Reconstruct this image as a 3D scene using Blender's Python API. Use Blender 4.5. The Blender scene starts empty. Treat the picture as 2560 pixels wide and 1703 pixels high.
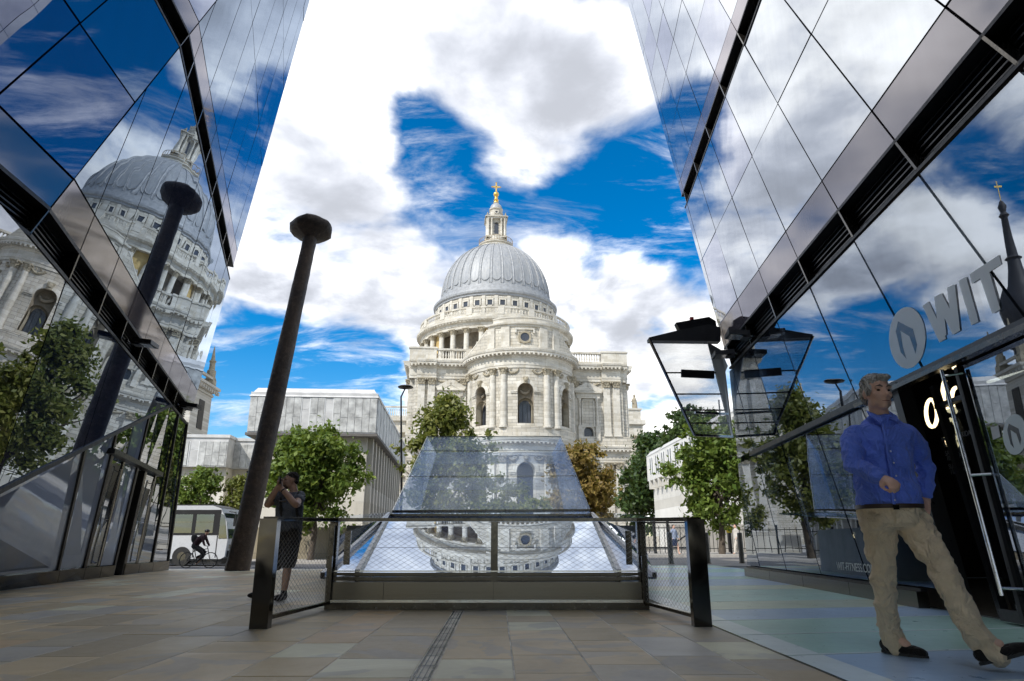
import bpy, bmesh, math, random
import numpy as np
from mathutils import Matrix, Vector
random.seed(7); RNG = np.random.default_rng(7)
SC = bpy.context.scene
COL = SC.collection
PI = math.pi
R = math.radians

# ---------------------------------------------------------------- camera
CAM_H = 0.68
FPX = 1707.0                      # focal length in photo pixels (24 mm on 36 mm)
PITCH = math.atan((1356.0 - 851.5) / FPX)
cam_data = bpy.data.cameras.new('camera')
cam_data.sensor_width = 36.0
cam_data.lens = 36.0 * FPX / 2560.0
cam_data.clip_end = 3000.0
cam_data.clip_start = 0.05
cam = bpy.data.objects.new('camera', cam_data)
COL.objects.link(cam)
cam.location = (0, 0, CAM_H)
cam.rotation_euler = (PI / 2 + PITCH, 0, 0)
SC.camera = cam

# photo pixel -> direction / point
CAMP = np.array([0, 0, CAM_H])
def ray(x, y):
    X = x - 1280.0; Y = 851.5 - y
    d = np.array([X, FPX * math.cos(PITCH) - Y * math.sin(PITCH), Y * math.cos(PITCH) + FPX * math.sin(PITCH)])
    return d / np.linalg.norm(d)
def at(x, y, depth):
    d = ray(x, y); return CAMP + d * depth / d[1]
def on_ground(x, y, z=0.0):
    d = ray(x, y); return CAMP + d * (z - CAM_H) / d[2]
def on_plane(x, y, P, n):
    d = ray(x, y); return CAMP + d * np.dot(np.array(P) - CAMP, n) / np.dot(d, n)

# ---------------------------------------------------------------- sky, sun, exposure
SUN_AZ = R(221.0)                 # clockwise from +Y: behind the camera, to the left
SUN_EL = R(45.0)
world = bpy.data.worlds.new('World'); SC.world = world; world.use_nodes = True
def build_sky():
    nt = world.node_tree; N = nt.nodes; L = nt.links
    N.clear()
    out = N.new('ShaderNodeOutputWorld'); bg = N.new('ShaderNodeBackground')
    L.new(bg.outputs[0], out.inputs[0])
    sky = N.new('ShaderNodeTexSky'); sky.sky_type = 'NISHITA'; sky.sun_disc = False
    sky.sun_elevation = SUN_EL; sky.sun_rotation = SUN_AZ
    sky.air_density = 1.0; sky.dust_density = 0.2; sky.ozone_density = 2.5; sky.altitude = 50
    tc = N.new('ShaderNodeTexCoord')
    def math_(op, a, b=None, c=None, clamp=False):
        n = N.new('ShaderNodeMath'); n.operation = op; n.use_clamp = clamp
        for i, v in enumerate((a, b, c)):
            if v is None: continue
            if isinstance(v, (int, float)): n.inputs[i].default_value = v
            else: L.new(v, n.inputs[i])
        return n.outputs[0]
    def vmath(op, a, b=None):
        n = N.new('ShaderNodeVectorMath'); n.operation = op
        for i, v in enumerate((a, b)):
            if v is None: continue
            if isinstance(v, (tuple, list)): n.inputs[i].default_value = v
            else: L.new(v, n.inputs[i])
        return n
    d = vmath('NORMALIZE', tc.outputs['Generated']).outputs[0]
    sep = N.new('ShaderNodeSeparateXYZ'); L.new(d, sep.inputs[0])
    zz = math_('ADD', math_('MAXIMUM', sep.outputs[2], 0.0), 0.22)
    comb = N.new('ShaderNodeCombineXYZ')
    L.new(math_('DIVIDE', sep.outputs[0], zz), comb.inputs[0])
    L.new(math_('DIVIDE', sep.outputs[1], zz), comb.inputs[1])
    P = comb.outputs[0]
    def noise(vec, scale, detail, rough, dist=0.0, off=(0, 0, 0)):
        v = vmath('ADD', vec, off).outputs[0]
        n = N.new('ShaderNodeTexNoise'); n.noise_dimensions = '3D'
        n.inputs['Scale'].default_value = scale; n.inputs['Detail'].default_value = detail
        n.inputs['Roughness'].default_value = rough; n.inputs['Distortion'].default_value = dist
        L.new(v, n.inputs['Vector']); return n.outputs['Fac']
    OFF = (3.1, 1.7, 0.4)
    n1 = noise(P, 2.3, 11, 0.56, 0.25, OFF)
    # where the photograph shows open blue (-) and thick cloud (+), as directions of the sky
    blobs = [(1150, 455, .07, -.62), (1050, 320, .05, -.5), (975, 250, .035, -.4), (1320, 510, .08, -.30),
             (1480, 455, .10, -.34), (1610, 400, .09, -.30), (1560, 560, .07, -.22), (1690, 520, .05, -.16), (1700, 640, .045, -.18),
             (645, 645, .05, -.20), (600, 960, .06, -.24), (900, 940, .05, -.22), (760, 935, .04, -.12), (575, 1090, .05, -.2),
             (700, 150, .22, .26), (1000, 120, .14, .12), (1300, 170, .16, .22), (900, 470, .12, .26), (760, 420, .12, .18), (1330, 330, .09, .22),
             (1200, 660, .06, .22), (1380, 690, .06, .26), (1500, 760, .08, .24), (1650, 790, .09, .2), (820, 720, .12, .10), (980, 820, .08, .12),
             (1650, 1010, .08, .24), (860, 1000, .06, .12), (600, 760, .07, .08), (1340, 590, .02, .14), (1560, 215, .10, .30), (1450, 280, .06, .2), (1680, 300, .06, .2),
             (2000, 430, .10, -.26), (1900, 240, .08, -.24), (2110, 200, .08, -.2), (1090, 390, .05, -.3)]
    acc = math_('MULTIPLY_ADD', n1, 2.15, -.57)
    az = R(4.2); nr = np.array([math.cos(az), -math.sin(az), 0])      # sky seen mirrored in the right-hand windows
    mir = [(2060, 560, .09, -.34), (2010, 950, .07, -.3), (2400, 420, .10, -.36), (2230, 850, .06, -.28), (2480, 250, .06, -.2), (2150, 660, .05, .2), (2290, 560, .05, .2)]
    sky_marks = [(ray(px, py), sg, w) for (px, py, sg, w) in blobs] + [(ray(px, py) - 2 * np.dot(ray(px, py), nr) * nr, sg, w) for (px, py, sg, w) in mir]
    for (c, sg, w) in sky_marks:
        dt = vmath('DOT_PRODUCT', d, tuple(float(q) for q in c)).outputs['Value']
        e = math_('EXPONENT', math_('MULTIPLY', math_('SUBTRACT', dt, 1.0), 1.0 / sg ** 2))
        acc = math_('MULTIPLY_ADD', e, w, acc)
    def sstep(v, a, b):
        n = N.new('ShaderNodeMapRange'); n.interpolation_type = 'SMOOTHSTEP'
        L.new(v, n.inputs['Value']); n.inputs['From Min'].default_value = a; n.inputs['From Max'].default_value = b
        return n.outputs[0]
    cover = sstep(acc, 0.34, 0.74)
    # thin streaky cirrus
    mp = N.new('ShaderNodeMapping'); L.new(P, mp.inputs['Vector'])
    mp.inputs['Rotation'].default_value = (0, 0, R(-28)); mp.inputs['Scale'].default_value = (0.9, 2.6, 1)
    cir = noise(mp.outputs[0], 2.4, 12, 0.68, 0.5, (8, 2, 0))
    cirr = math_('MULTIPLY', sstep(cir, 0.47, 0.74), 0.62)
    cov = math_('MAXIMUM', cover, cirr)
    # light and dark inside the clouds: towards the sun the density falls, away it rises
    n1b = noise(P, 2.3, 5, 0.5, 0.25, (OFF[0] - .10, OFF[1] - .12, OFF[2]))
    n1c = noise(P, 2.3, 5, 0.5, 0.25, OFF)
    emb = math_('SUBTRACT', n1b, n1c)
    thick = sstep(acc, 0.60, 1.0)
    big = noise(P, 1.15, 4, 0.5, 0.0, (5.5, 9.1, 2.0))
    shade = math_('MULTIPLY', thick, sstep(big, 0.36, 0.62))
    for (px, py, sg, w) in ((1330, 190, .13, .42), (1080, 60, .12, .25), (1480, 120, .10, .22), (960, 560, .08, .2), (1620, 760, .07, .35), (800, 120, .10, .22), (700, 560, .07, .25), (1150, 230, .08, .2)):
        e = math_('EXPONENT', math_('MULTIPLY', math_('SUBTRACT', vmath('DOT_PRODUCT', d, tuple(float(q) for q in ray(px, py))).outputs['Value'], 1.0), 1.0 / sg ** 2))
        shade = math_('MULTIPLY_ADD', e, w, shade)
    lum = math_('SUBTRACT', math_('MULTIPLY_ADD', emb, -2.4, 0.88), math_('MULTIPLY', shade, 0.66))
    med = noise(P, 5.5, 6, 0.55, 0.3, (1.5, 4.1, 7.0))
    lum = math_('ADD', lum, math_('MULTIPLY', math_('SUBTRACT', med, 0.55), 1.35))
    lum = math_('MULTIPLY_ADD', sstep(lum, -0.05, 1.30), 0.80, 0.40)
    ramp = N.new('ShaderNodeMix'); ramp.data_type = 'RGBA'
    L.new(sstep(lum, 0.45, 0.95), ramp.inputs['Factor'])
    ramp.inputs['A'].default_value = (0.86, 0.90, 1.0, 1); ramp.inputs['B'].default_value = (1.0, 0.99, 0.975, 1)
    cl = vmath('SCALE', ramp.outputs['Result']); L.new(math_('MULTIPLY', lum, 7.3), cl.inputs['Scale'])
    hs = N.new('ShaderNodeHueSaturation'); L.new(sky.outputs[0], hs.inputs['Color'])
    hs.inputs['Saturation'].default_value = 1.55; hs.inputs['Value'].default_value = 0.70
    mix = N.new('ShaderNodeMix'); mix.data_type = 'RGBA'
    L.new(cov, mix.inputs['Factor']); L.new(hs.outputs[0], mix.inputs['A']); L.new(cl.outputs[0], mix.inputs['B'])
    L.new(mix.outputs['Result'], bg.inputs['Color'])
    bg.inputs['Strength'].default_value = 0.13
build_sky()
world.cycles.sampling_method = 'MANUAL'; world.cycles.sample_map_resolution = 512
sun_data = bpy.data.lights.new('sun', 'SUN'); sun_data.energy = 2.35; sun_data.angle = R(0.53); sun_data.color = (1.0, 0.955, 0.88)
sun = bpy.data.objects.new('sun', sun_data); COL.objects.link(sun)
sdir = Vector((math.sin(SUN_AZ) * math.cos(SUN_EL), math.cos(SUN_AZ) * math.cos(SUN_EL), math.sin(SUN_EL)))
sun.rotation_euler = sdir.to_track_quat('Z', 'Y').to_euler()
SC.view_settings.view_transform = 'Standard'; SC.view_settings.look = 'None'
SC.view_settings.exposure = 0.90; SC.view_settings.gamma = 1.0
SC.cycles.max_bounces = 10; SC.cycles.transparent_max_bounces = 16; SC.cycles.glossy_bounces = 6
SC.cycles.caustics_reflective = False; SC.cycles.caustics_refractive = False
SC.cycles.use_denoising = True

# ---------------------------------------------------------------- mesh building
class MB:
    def __init__(s): s.v = []; s.f = []
    def add(s, vs, fs):
        o = len(s.v); s.v += [tuple(map(float, p)) for p in vs]; s.f += [tuple(i + o for i in f) for f in fs]; return s
    def box(s, x0, x1, y0, y1, z0, z1):
        return s.add([(x0, y0, z0), (x1, y0, z0), (x1, y1, z0), (x0, y1, z0), (x0, y0, z1), (x1, y0, z1), (x1, y1, z1), (x0, y1, z1)],
                     [(3, 2, 1, 0), (4, 5, 6, 7), (0, 1, 5, 4), (1, 2, 6, 5), (2, 3, 7, 6), (3, 0, 4, 7)])
    def obox(s, c, ax, ay, az):      # centre and three half-axis vectors
        c, ax, ay, az = map(np.array, (c, ax, ay, az)); vs = []
        for k in (-1, 1):
            for (i, j) in ((-1, -1), (1, -1), (1, 1), (-1, 1)): vs.append(c + i * ax + j * ay + k * az)
        return s.add(vs, [(3, 2, 1, 0), (4, 5, 6, 7), (0, 1, 5, 4), (1, 2, 6, 5), (2, 3, 7, 6), (3, 0, 4, 7)])
    def bar(s, a, b, w, h, up=(0, 0, 1)):   # rectangular bar between two points
        a = np.array(a, float); b = np.array(b, float); t = b - a; L = np.linalg.norm(t); t = t / L
        up = np.array(up, float)
        if abs(np.dot(t, up)) > .98: up = np.array([0, 1, 0.])
        x = np.cross(t, up); x /= np.linalg.norm(x); y = np.cross(x, t)
        return s.obox((a + b) / 2, x * w / 2, y * h / 2, t * L / 2)
    def prism(s, poly, ext):         # 3d polygon pushed along a vector
        n = len(poly); poly = [np.array(p, float) for p in poly]; e = np.array(ext, float)
        return s.add(poly + [p + e for p in poly], [tuple(range(n - 1, -1, -1)), tuple(range(n, 2 * n))] +
                     [(i, (i + 1) % n, n + (i + 1) % n, n + i) for i in range(n)])
    def tube(s, pts, rad, n=8, caps=True, sx=1.0):
        pts = [np.array(p, float) for p in pts]
        if isinstance(rad, (int, float)): rad = [rad] * len(pts)
        vs = []; fs = []; px = None
        for i, p in enumerate(pts):
            t = pts[min(i + 1, len(pts) - 1)] - pts[max(i - 1, 0)]; t /= (np.linalg.norm(t) + 1e-9)
            if px is None:
                a = np.array([0, 0, 1.]) if abs(t[2]) < .9 else np.array([1., 0, 0]); px = np.cross(t, a)
            px = px - np.dot(px, t) * t; px /= np.linalg.norm(px); py = np.cross(t, px)
            for k in range(n):
                a = 2 * PI * k / n; vs.append(p + rad[i] * (math.cos(a) * px * sx + math.sin(a) * py))
        for i in range(len(pts) - 1):
            for k in range(n):
                fs.append((i * n + k, i * n + (k + 1) % n, (i + 1) * n + (k + 1) % n, (i + 1) * n + k))
        if caps: fs += [tuple(range(n - 1, -1, -1)), tuple(range((len(pts) - 1) * n, len(pts) * n))]
        return s.add(vs, fs)
    def lathe(s, prof, n=32, c=(0, 0, 0), a0=0.0, a1=2 * PI, rmod=None):
        full = abs(a1 - a0 - 2 * PI) < 1e-6; m = n if full else n + 1; vs = []; fs = []
        for (r, z) in prof:
            for k in range(m):
                a = a0 + (a1 - a0) * k / n; q = r if rmod is None else r * rmod(a, z)
                vs.append((c[0] + q * math.cos(a), c[1] + q * math.sin(a), c[2] + z))
        for i in range(len(prof) - 1):
            for k in range(n):
                k2 = (k + 1) % m; fs.append((i * m + k, i * m + k2, (i + 1) * m + k2, (i + 1) * m + k))
        return s.add(vs, fs)
    def mesh(s, name, mat=None, smooth=None, M=None):
        me = bpy.data.meshes.new(name)
        vs = s.v if M is None else [tuple(M @ Vector(p)) for p in s.v]
        me.from_pydata(vs, [], s.f); me.validate(); me.update()
        if mat is not None: me.materials.append(mat)
        if smooth is not None:
            me.shade_smooth()
            if smooth < 179:
                try: me.set_sharp_from_angle(angle=R(smooth))
                except Exception: pass
        return me
WM = {}
def link(name, data, parent=None, M=None):
    o = bpy.data.objects.new(name, data); COL.objects.link(o)
    M = Matrix.Identity(4) if M is None else M
    o.matrix_basis = M; WM[o.name] = M.copy()
    if parent is not None:
        o.parent = parent; o.matrix_parent_inverse = WM[parent.name].inverted()
    return o
def tag(o, label=None, cat=None, group=None, kind=None):
    if label: o['label'] = label
    if cat: o['category'] = cat
    if group: o['group'] = group
    if kind: o['kind'] = kind
    return o
def thing(name, loc, label, cat, group=None):
    return tag(link(name, None, None, Matrix.Translation(Vector([float(q) for q in loc]))), label, cat, group)
def part(name, mb, mat, parent=None, smooth=None, M=None):
    """mesh given in world (or M) coordinates, linked under its thing"""
    return link(name, mb.mesh(name, mat, smooth, M), parent)
def T(x, y, z, rz=0.0): return Matrix.Translation((float(x), float(y), float(z))) @ Matrix.Rotation(rz, 4, 'Z')

# ---------------------------------------------------------------- materials
def srgb(r, g, b):
    return tuple((c / 255 / 12.92) if c <= 10 else ((c / 255 + .055) / 1.055) ** 2.4 for c in (r, g, b))
class NT:
    def __init__(s, name):
        s.m = bpy.data.materials.new(name); s.m.use_nodes = True; s.t = s.m.node_tree; s.N = s.t.nodes; s.L = s.t.links; s.N.clear()
        s.out = s.N.new('ShaderNodeOutputMaterial')
    def new(s, typ, ins=None, **kw):
        n = s.N.new(typ)
        for k, v in kw.items(): setattr(n, k, v)
        for k, v in (ins or {}).items():
            if isinstance(v, bpy.types.NodeSocket): s.L.new(v, n.inputs[k])
            else: n.inputs[k].default_value = v
        return n
    def mixc(s, f, a, b, bt='MIX'):
        n = s.new('ShaderNodeMix', data_type='RGBA', blend_type=bt)
        for k, v in (('Factor', f), ('A', a), ('B', b)):
            if isinstance(v, bpy.types.NodeSocket): s.L.new(v, n.inputs[k])
            else: n.inputs[k].default_value = v if k == 'Factor' else (tuple(v) + (1,))[:4]
        return n.outputs['Result']
    def ramp(s, v, a, b, lo=0.0, hi=1.0):
        return s.new('ShaderNodeMapRange', {'Value': v, 'From Min': a, 'From Max': b, 'To Min': lo, 'To Max': hi}).outputs[0]
    def noise(s, vec, scale, detail=5, rough=.55, dist=0):
        return s.new('ShaderNodeTexNoise', {'Vector': vec, 'Scale': scale, 'Detail': detail, 'Roughness': rough, 'Distortion': dist}).outputs['Fac']
    def pos(s, scale=(1, 1, 1)):
        g = s.new('ShaderNodeNewGeometry'); return s.new('ShaderNodeMapping', {'Vector': g.outputs['Position'], 'Scale': scale}).outputs[0]
    def obj(s, scale=(1, 1, 1)):
        g = s.new('ShaderNodeTexCoord'); return s.new('ShaderNodeMapping', {'Vector': g.outputs['Object'], 'Scale': scale}).outputs[0]
    def bump(s, h, strength=.3, dist=.02):
        return s.new('ShaderNodeBump', {'Height': h, 'Strength': strength, 'Distance': dist}).outputs[0]
    def surf(s, sh): s.L.new(sh, s.out.inputs['Surface']); return s.m
    def bsdf(s, **ins): return s.new('ShaderNodeBsdfPrincipled', {k.replace('_', ' '): v for k, v in ins.items()})
def simple(name, col, rough=.5, metal=0.0, var=.18, scale=3.0, bump=0.0, bscale=40, coat=0.0, spec=.5, use_obj=False):
    n = NT(name); p = n.obj() if use_obj else n.pos()
    f = n.noise(p, scale, 6, .6)
    c1 = tuple(c * (1 - var) for c in col); c2 = tuple(min(1, c * (1 + var)) for c in col)
    c = n.mixc(n.ramp(f, .3, .7), c1, c2)
    f2 = n.noise(p, scale * 6, 4, .6)
    r = n.ramp(f2, .3, .7, max(0, rough - .08), min(1, rough + .08))
    ins = dict(Base_Color=c, Roughness=r, Metallic=metal, Coat_Weight=coat)
    ins['Specular_IOR_Level'] = spec
    b = NT.bsdf(n, **{k: v for k, v in ins.items() if k != 'Specular_IOR_Level'}); b.inputs['Specular IOR Level'].default_value = spec
    if bump > 0:
        n.L.new(n.bump(n.noise(p, bscale, 5, .6), bump, .02), b.inputs['Normal'])
    return n.surf(b.outputs[0])
# ================================================================= materials of the place
def m_stone(name, base, joint=.5, var=.12, bw=1.5, bh=.55, stain=.35, axis='xz', tint=(.80, .74, .62)):
    n = NT(name); p = n.obj()
    sp = n.new('ShaderNodeSeparateXYZ', {'Vector': p})
    ax = {'x': 0, 'y': 1, 'z': 2}
    cb = n.new('ShaderNodeCombineXYZ', {'X': sp.outputs[ax[axis[0]]], 'Y': sp.outputs[2], 'Z': 0.0})
    br = n.new('ShaderNodeTexBrick', {'Vector': cb.outputs[0], 'Scale': 1.0, 'Mortar Size': .022, 'Mortar Smooth': .3, 'Brick Width': bw, 'Row Height': bh,
                                      'Color1': (1, 1, 1, 1), 'Color2': (.74, .725, .69, 1), 'Mortar': (1 - joint * .6,) * 3 + (1,)})
    f = n.noise(p, .35, 6, .62); f2 = n.noise(n.obj((2.2, 2.2, .22)), 1.0, 6, .65); f3 = n.noise(p, 3.5, 6, .7)
    c = n.mixc(n.ramp(f, .3, .7), tuple(q * (1 - var) for q in base), tuple(min(1, q * (1 + var * .6)) for q in base))
    c = n.mixc(n.ramp(f2, .52, .78, 0, stain), c, tuple(b * t for b, t in zip(base, tint)))
    c = n.mixc(n.ramp(f3, .55, .85, 0, stain * .55), c, tuple(b * .42 for b in base))
    c = n.mixc(1.0, c, br.outputs['Color'], 'MULTIPLY')
    b = n.bsdf(Base_Color=c, Roughness=.85); b.inputs['Specular IOR Level'].default_value = .25
    h = n.new('ShaderNodeMath', {0: br.outputs['Fac'], 1: -1.0}, operation='MULTIPLY').outputs[0]
    h2 = n.new('ShaderNodeMath', {0: f3, 1: .5, 2: h}, operation='MULTIPLY_ADD').outputs[0]
    n.L.new(n.bump(h2, .5, .05), b.inputs['Normal'])
    return n.surf(b.outputs[0])
STONE = m_stone('portland_stone', (.64, .605, .53), joint=1.2, stain=.9, var=.2)
STONE_PLAIN = m_stone('portland_stone_trim', (.65, .62, .55), joint=0.0, stain=.95, var=.2)
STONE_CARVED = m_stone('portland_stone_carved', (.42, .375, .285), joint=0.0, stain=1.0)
STONE_OCHRE = m_stone('ochre_niche_stone', (.60, .44, .19), joint=.1, stain=.3)
STONE_TOWER = m_stone('tower_stone', (.56, .535, .48), joint=.5, bw=.9, bh=.35)
def m_lead():
    n = NT('dome_lead'); p = n.obj()
    f = n.noise(n.obj((1.6, 1.6, .12)), 1.2, 7, .65); f2 = n.noise(p, .5, 5, .6)
    c = n.mixc(n.ramp(f, .3, .72), (.22, .235, .255), (.40, .41, .415)); c = n.mixc(n.ramp(f2, .4, .75, 0, .5), c, (.28, .285, .275))
    b = n.bsdf(Base_Color=c, Roughness=.55, Metallic=.15)
    return n.surf(b.outputs[0])
LEAD = m_lead()
LEAD_DARK = simple('lead_rib', (.30, .31, .32), .6, .1, .25, 1.2)
GOLD = simple('gilding', (.78, .50, .13), .32, .9, .2, 2.0)
WIN_DARK = simple('leaded_window', (.045, .05, .06), .25, 0, .4, 6.0, spec=.6)
RECESS = simple('shaded_stone_recess', (.27, .23, .17), .9, 0, .35, .8)  # recess shade put into the stone colour of openings and drum wall
STEEL = simple('brushed_steel', (.20, .185, .16), .16, .98, .05, 1.2)
STEEL_DARK = simple('dark_bronzed_steel', (.085, .078, .068), .22, .9, .2, 4.0)
STEEL_BRIGHT = simple('bright_steel', (.62, .62, .60), .18, 1.0, .1, 4.0)
BLACK_METAL = simple('black_metal', (.018, .018, .02), .35, .3, .3, 3.0)
BLACK_LOUVRE = simple('black_louvre', (.012, .012, .014), .5, .2, .3, 3.0)
DARK_ROOM = simple('dark_interior', (.012, .012, .013), .8, 0, .4, 1.0)
ROAD = simple('asphalt', (.075, .076, .082), .85, 0, .25, 1.5, .3, 60)
PAVE_FAR = simple('far_pavement', (.36, .34, .31), .8, 0, .2, .8)
KERB = simple('granite_kerb', (.42, .40, .37), .75, 0, .2, 3)
PAINT = simple('road_paint', (.72, .72, .70), .7, 0, .2, 2)
def m_slab(island):
    n = NT('york_stone_slab' + ('_far' if island else ''))
    rnd = n.new('ShaderNodeNewGeometry').outputs['Random Per Island'] if island else n.new('ShaderNodeObjectInfo').outputs['Random']
    p = n.pos()
    cr = n.new('ShaderNodeValToRGB', {'Fac': rnd}); e = cr.color_ramp; e.interpolation = 'CONSTANT'
    cols = [(0, (0.575, 0.431, 0.213)), (.16, (0.733, 0.551, 0.296)), (.30, (0.471, 0.359, 0.194)), (.42, (0.646, 0.502, 0.278)), (.55, (0.768, 0.591, 0.336)),
            (.66, (0.541, 0.463, 0.329)), (.76, (0.698, 0.479, 0.245)), (.85, (0.541, 0.511, 0.451)), (.925, (0.850, 0.820, 0.567))]
    for i, (t, c) in enumerate(cols):
        q = e.elements[i] if i < 2 else e.elements.new(t)
        q.position = t; q.color = c + (1,)
    shift = n.new('ShaderNodeVectorMath', {0: p, 1: (0, 0, 0)}, operation='ADD')
    k = n.new('ShaderNodeMath', {0: rnd, 1: 37.0}, operation='MULTIPLY').outputs[0]
    n.L.new(n.new('ShaderNodeCombineXYZ', {'X': k, 'Y': k, 'Z': 0.0}).outputs[0], shift.inputs[1])
    v = shift.outputs[0]
    f = n.noise(v, 1.1, 7, .6, 1.2); g = n.noise(v, 14, 6, .7); st = n.noise(v, .9, 3, .5, 2.2)
    c = n.mixc(n.ramp(f, .35, .7, 0, .5), cr.outputs[0], (.40, .345, .25))
    c = n.mixc(n.ramp(st, .56, .60, 0, .40), c, (.34, .34, .36))
    c = n.mixc(n.ramp(g, .35, .75, .0, .35), c, (.66, .60, .47))
    sm = n.noise(p, .45, 4, .55)
    c = n.mixc(n.ramp(sm, .45, .75, 0, .3), c, (.30, .265, .20))
    b = n.bsdf(Base_Color=c, Roughness=n.ramp(f, .3, .7, .36, .62)); b.inputs['Specular IOR Level'].default_value = .4
    n.L.new(n.bump(n.noise(v, 9, 8, .65), .25, .012), b.inputs['Normal'])
    return n.surf(b.outputs[0])
SLAB = m_slab(False); SLAB_FAR = m_slab(True)
JOINT = simple('paving_joint', (.62, .58, .50), .9, 0, .5, 3)
def m_glassfloor(name, col):
    n = NT(name); p = n.pos()
    f = n.noise(p, .8, 5, .6); g = n.noise(p, 6, 6, .7)
    c = n.mixc(n.ramp(f, .3, .7), tuple(q * .82 for q in col), tuple(q * 1.15 for q in col)); c = n.mixc(n.ramp(g, .5, .8, 0, .25), c, tuple(q * .6 for q in col))
    b = n.bsdf(Base_Color=c, Roughness=n.ramp(g, .3, .7, .25, .42), Coat_Weight=.3); b.inputs['Specular IOR Level'].default_value = .55
    b.inputs['Coat Roughness'].default_value = .2
    return n.surf(b.outputs[0])
GF_GREEN = m_glassfloor('floor_glass_green', (.42, .66, .56)); GF_BLUE = m_glassfloor('floor_glass_blue', (.40, .56, .74)); GF_OLIVE = m_glassfloor('floor_glass_olive', (.58, .66, .48))
GF_EDGE = m_glassfloor('floor_glass_frosted_rim', (.78, .88, .86))

# ================================================================= ground
def zg(x, y):
    """the plaza falls gently to the street on its left side"""
    a = min(1, max(0, (y - 17) / 12)); b = min(1, max(0, (6 - x) / 12))
    return -.35 * a * a * (3 - 2 * a) * b * b * (3 - 2 * b)
def sheet(x0, x1, y0, y1, nx, ny, dz):
    m = MB(); xs = np.linspace(x0, x1, nx + 1); ys = np.linspace(y0, y1, ny + 1)
    vs = [(x, y, zg(x, y) + dz) for y in ys for x in xs]
    fs = [(j * (nx + 1) + i, j * (nx + 1) + i + 1, (j + 1) * (nx + 1) + i + 1, (j + 1) * (nx + 1) + i) for j in range(ny) for i in range(nx)]
    return m.add(vs, fs)
gm = MB()   # one sheet to the horizon
xs = sorted(set(list(np.linspace(-60, 60, 61)) + [-1500, -600, -200, 200, 600, 1500])); ys = sorted(set(list(np.linspace(-40, 80, 61)) + [-600, -150, 150, 400, 1500]))
gv = [(x, y, zg(x, y) - .16) for y in ys for x in xs]; nx = len(xs)
gm.add(gv, [(j * nx + i, j * nx + i + 1, (j + 1) * nx + i + 1, (j + 1) * nx + i) for j in range(len(ys) - 1) for i in range(nx - 1)])
tag(part('ground', gm, PAVE_FAR), 'pale ground of the churchyard and streets', None, None, 'structure')
plaza = tag(part('plaza_pavement', sheet(-16, 1.70, -8, 29.0, 20, 40, -.0030), JOINT), 'brown york stone flag paving of the passage', None, None, 'structure')
tag(part('plaza_pavement', sheet(1.70, 30, 21.6, 29.0, 20, 12, -.004), simple('grey_street_paving', (.20, .185, .165), .7, 0, .25, 1.2)), 'grey paving between the glass floor and the road', None, None, 'structure')
tag(part('road', sheet(-120, 120, 29.15, 40.0, 60, 8, -.13), ROAD), 'dark asphalt street crossing in front of the cathedral', None, None, 'structure')
tag(part('far_pavement', sheet(-120, 120, 40.3, 56, 60, 8, -.005), PAVE_FAR), 'pale pavement on the far side of the street', None, None, 'structure')
def strip(x0, x1, y0, y1, zlo, zhi):
    m = MB(); n = 40; xs = np.linspace(x0, x1, n + 1)
    for i in range(n):
        a, b = xs[i], xs[i + 1]; q = []
        for (x, y, z) in ((a, y0, zlo), (b, y0, zlo), (b, y1, zlo), (a, y1, zlo), (a, y0, zhi), (b, y0, zhi), (b, y1, zhi), (a, y1, zhi)): q.append((x, y, zg(x, y) + z))
        m.add(q, [(4, 5, 6, 7), (0, 1, 5, 4), (2, 3, 7, 6)])
    return m
tag(part('kerb', strip(-60, 40, 28.98, 29.17, -.2, .004), KERB), 'granite kerb along the near edge of the street', None, None, 'structure')
tag(part('kerb', strip(-60, 60, 39.98, 40.32, -.2, .004), KERB), 'granite kerb along the far edge of the street', None, None, 'structure')
mk = MB()
for k in range(-12, 13):
    x = k * 5.0; mk.add([(x, 34.4, zg(x, 34.4) - .126), (x + 2.6, 34.4, zg(x + 2.6, 34.4) - .126), (x + 2.6, 34.52, zg(x + 2.6, 34.4) - .126), (x, 34.52, zg(x, 34.4) - .126)], [(0, 1, 2, 3)])
for yy in (29.75, 39.4):
    for k in range(-30, 30):
        x = k * 2.0; mk.add([(x, yy, zg(x, yy) - .126), (x + 2, yy, zg(x + 2, yy) - .126), (x + 2, yy + .1, zg(x + 2, yy) - .126), (x, yy + .1, zg(x, yy) - .126)], [(0, 1, 2, 3)])
tag(part('road_marking', mk, PAINT), 'white painted lines on the street', None, None, 'structure')

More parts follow.
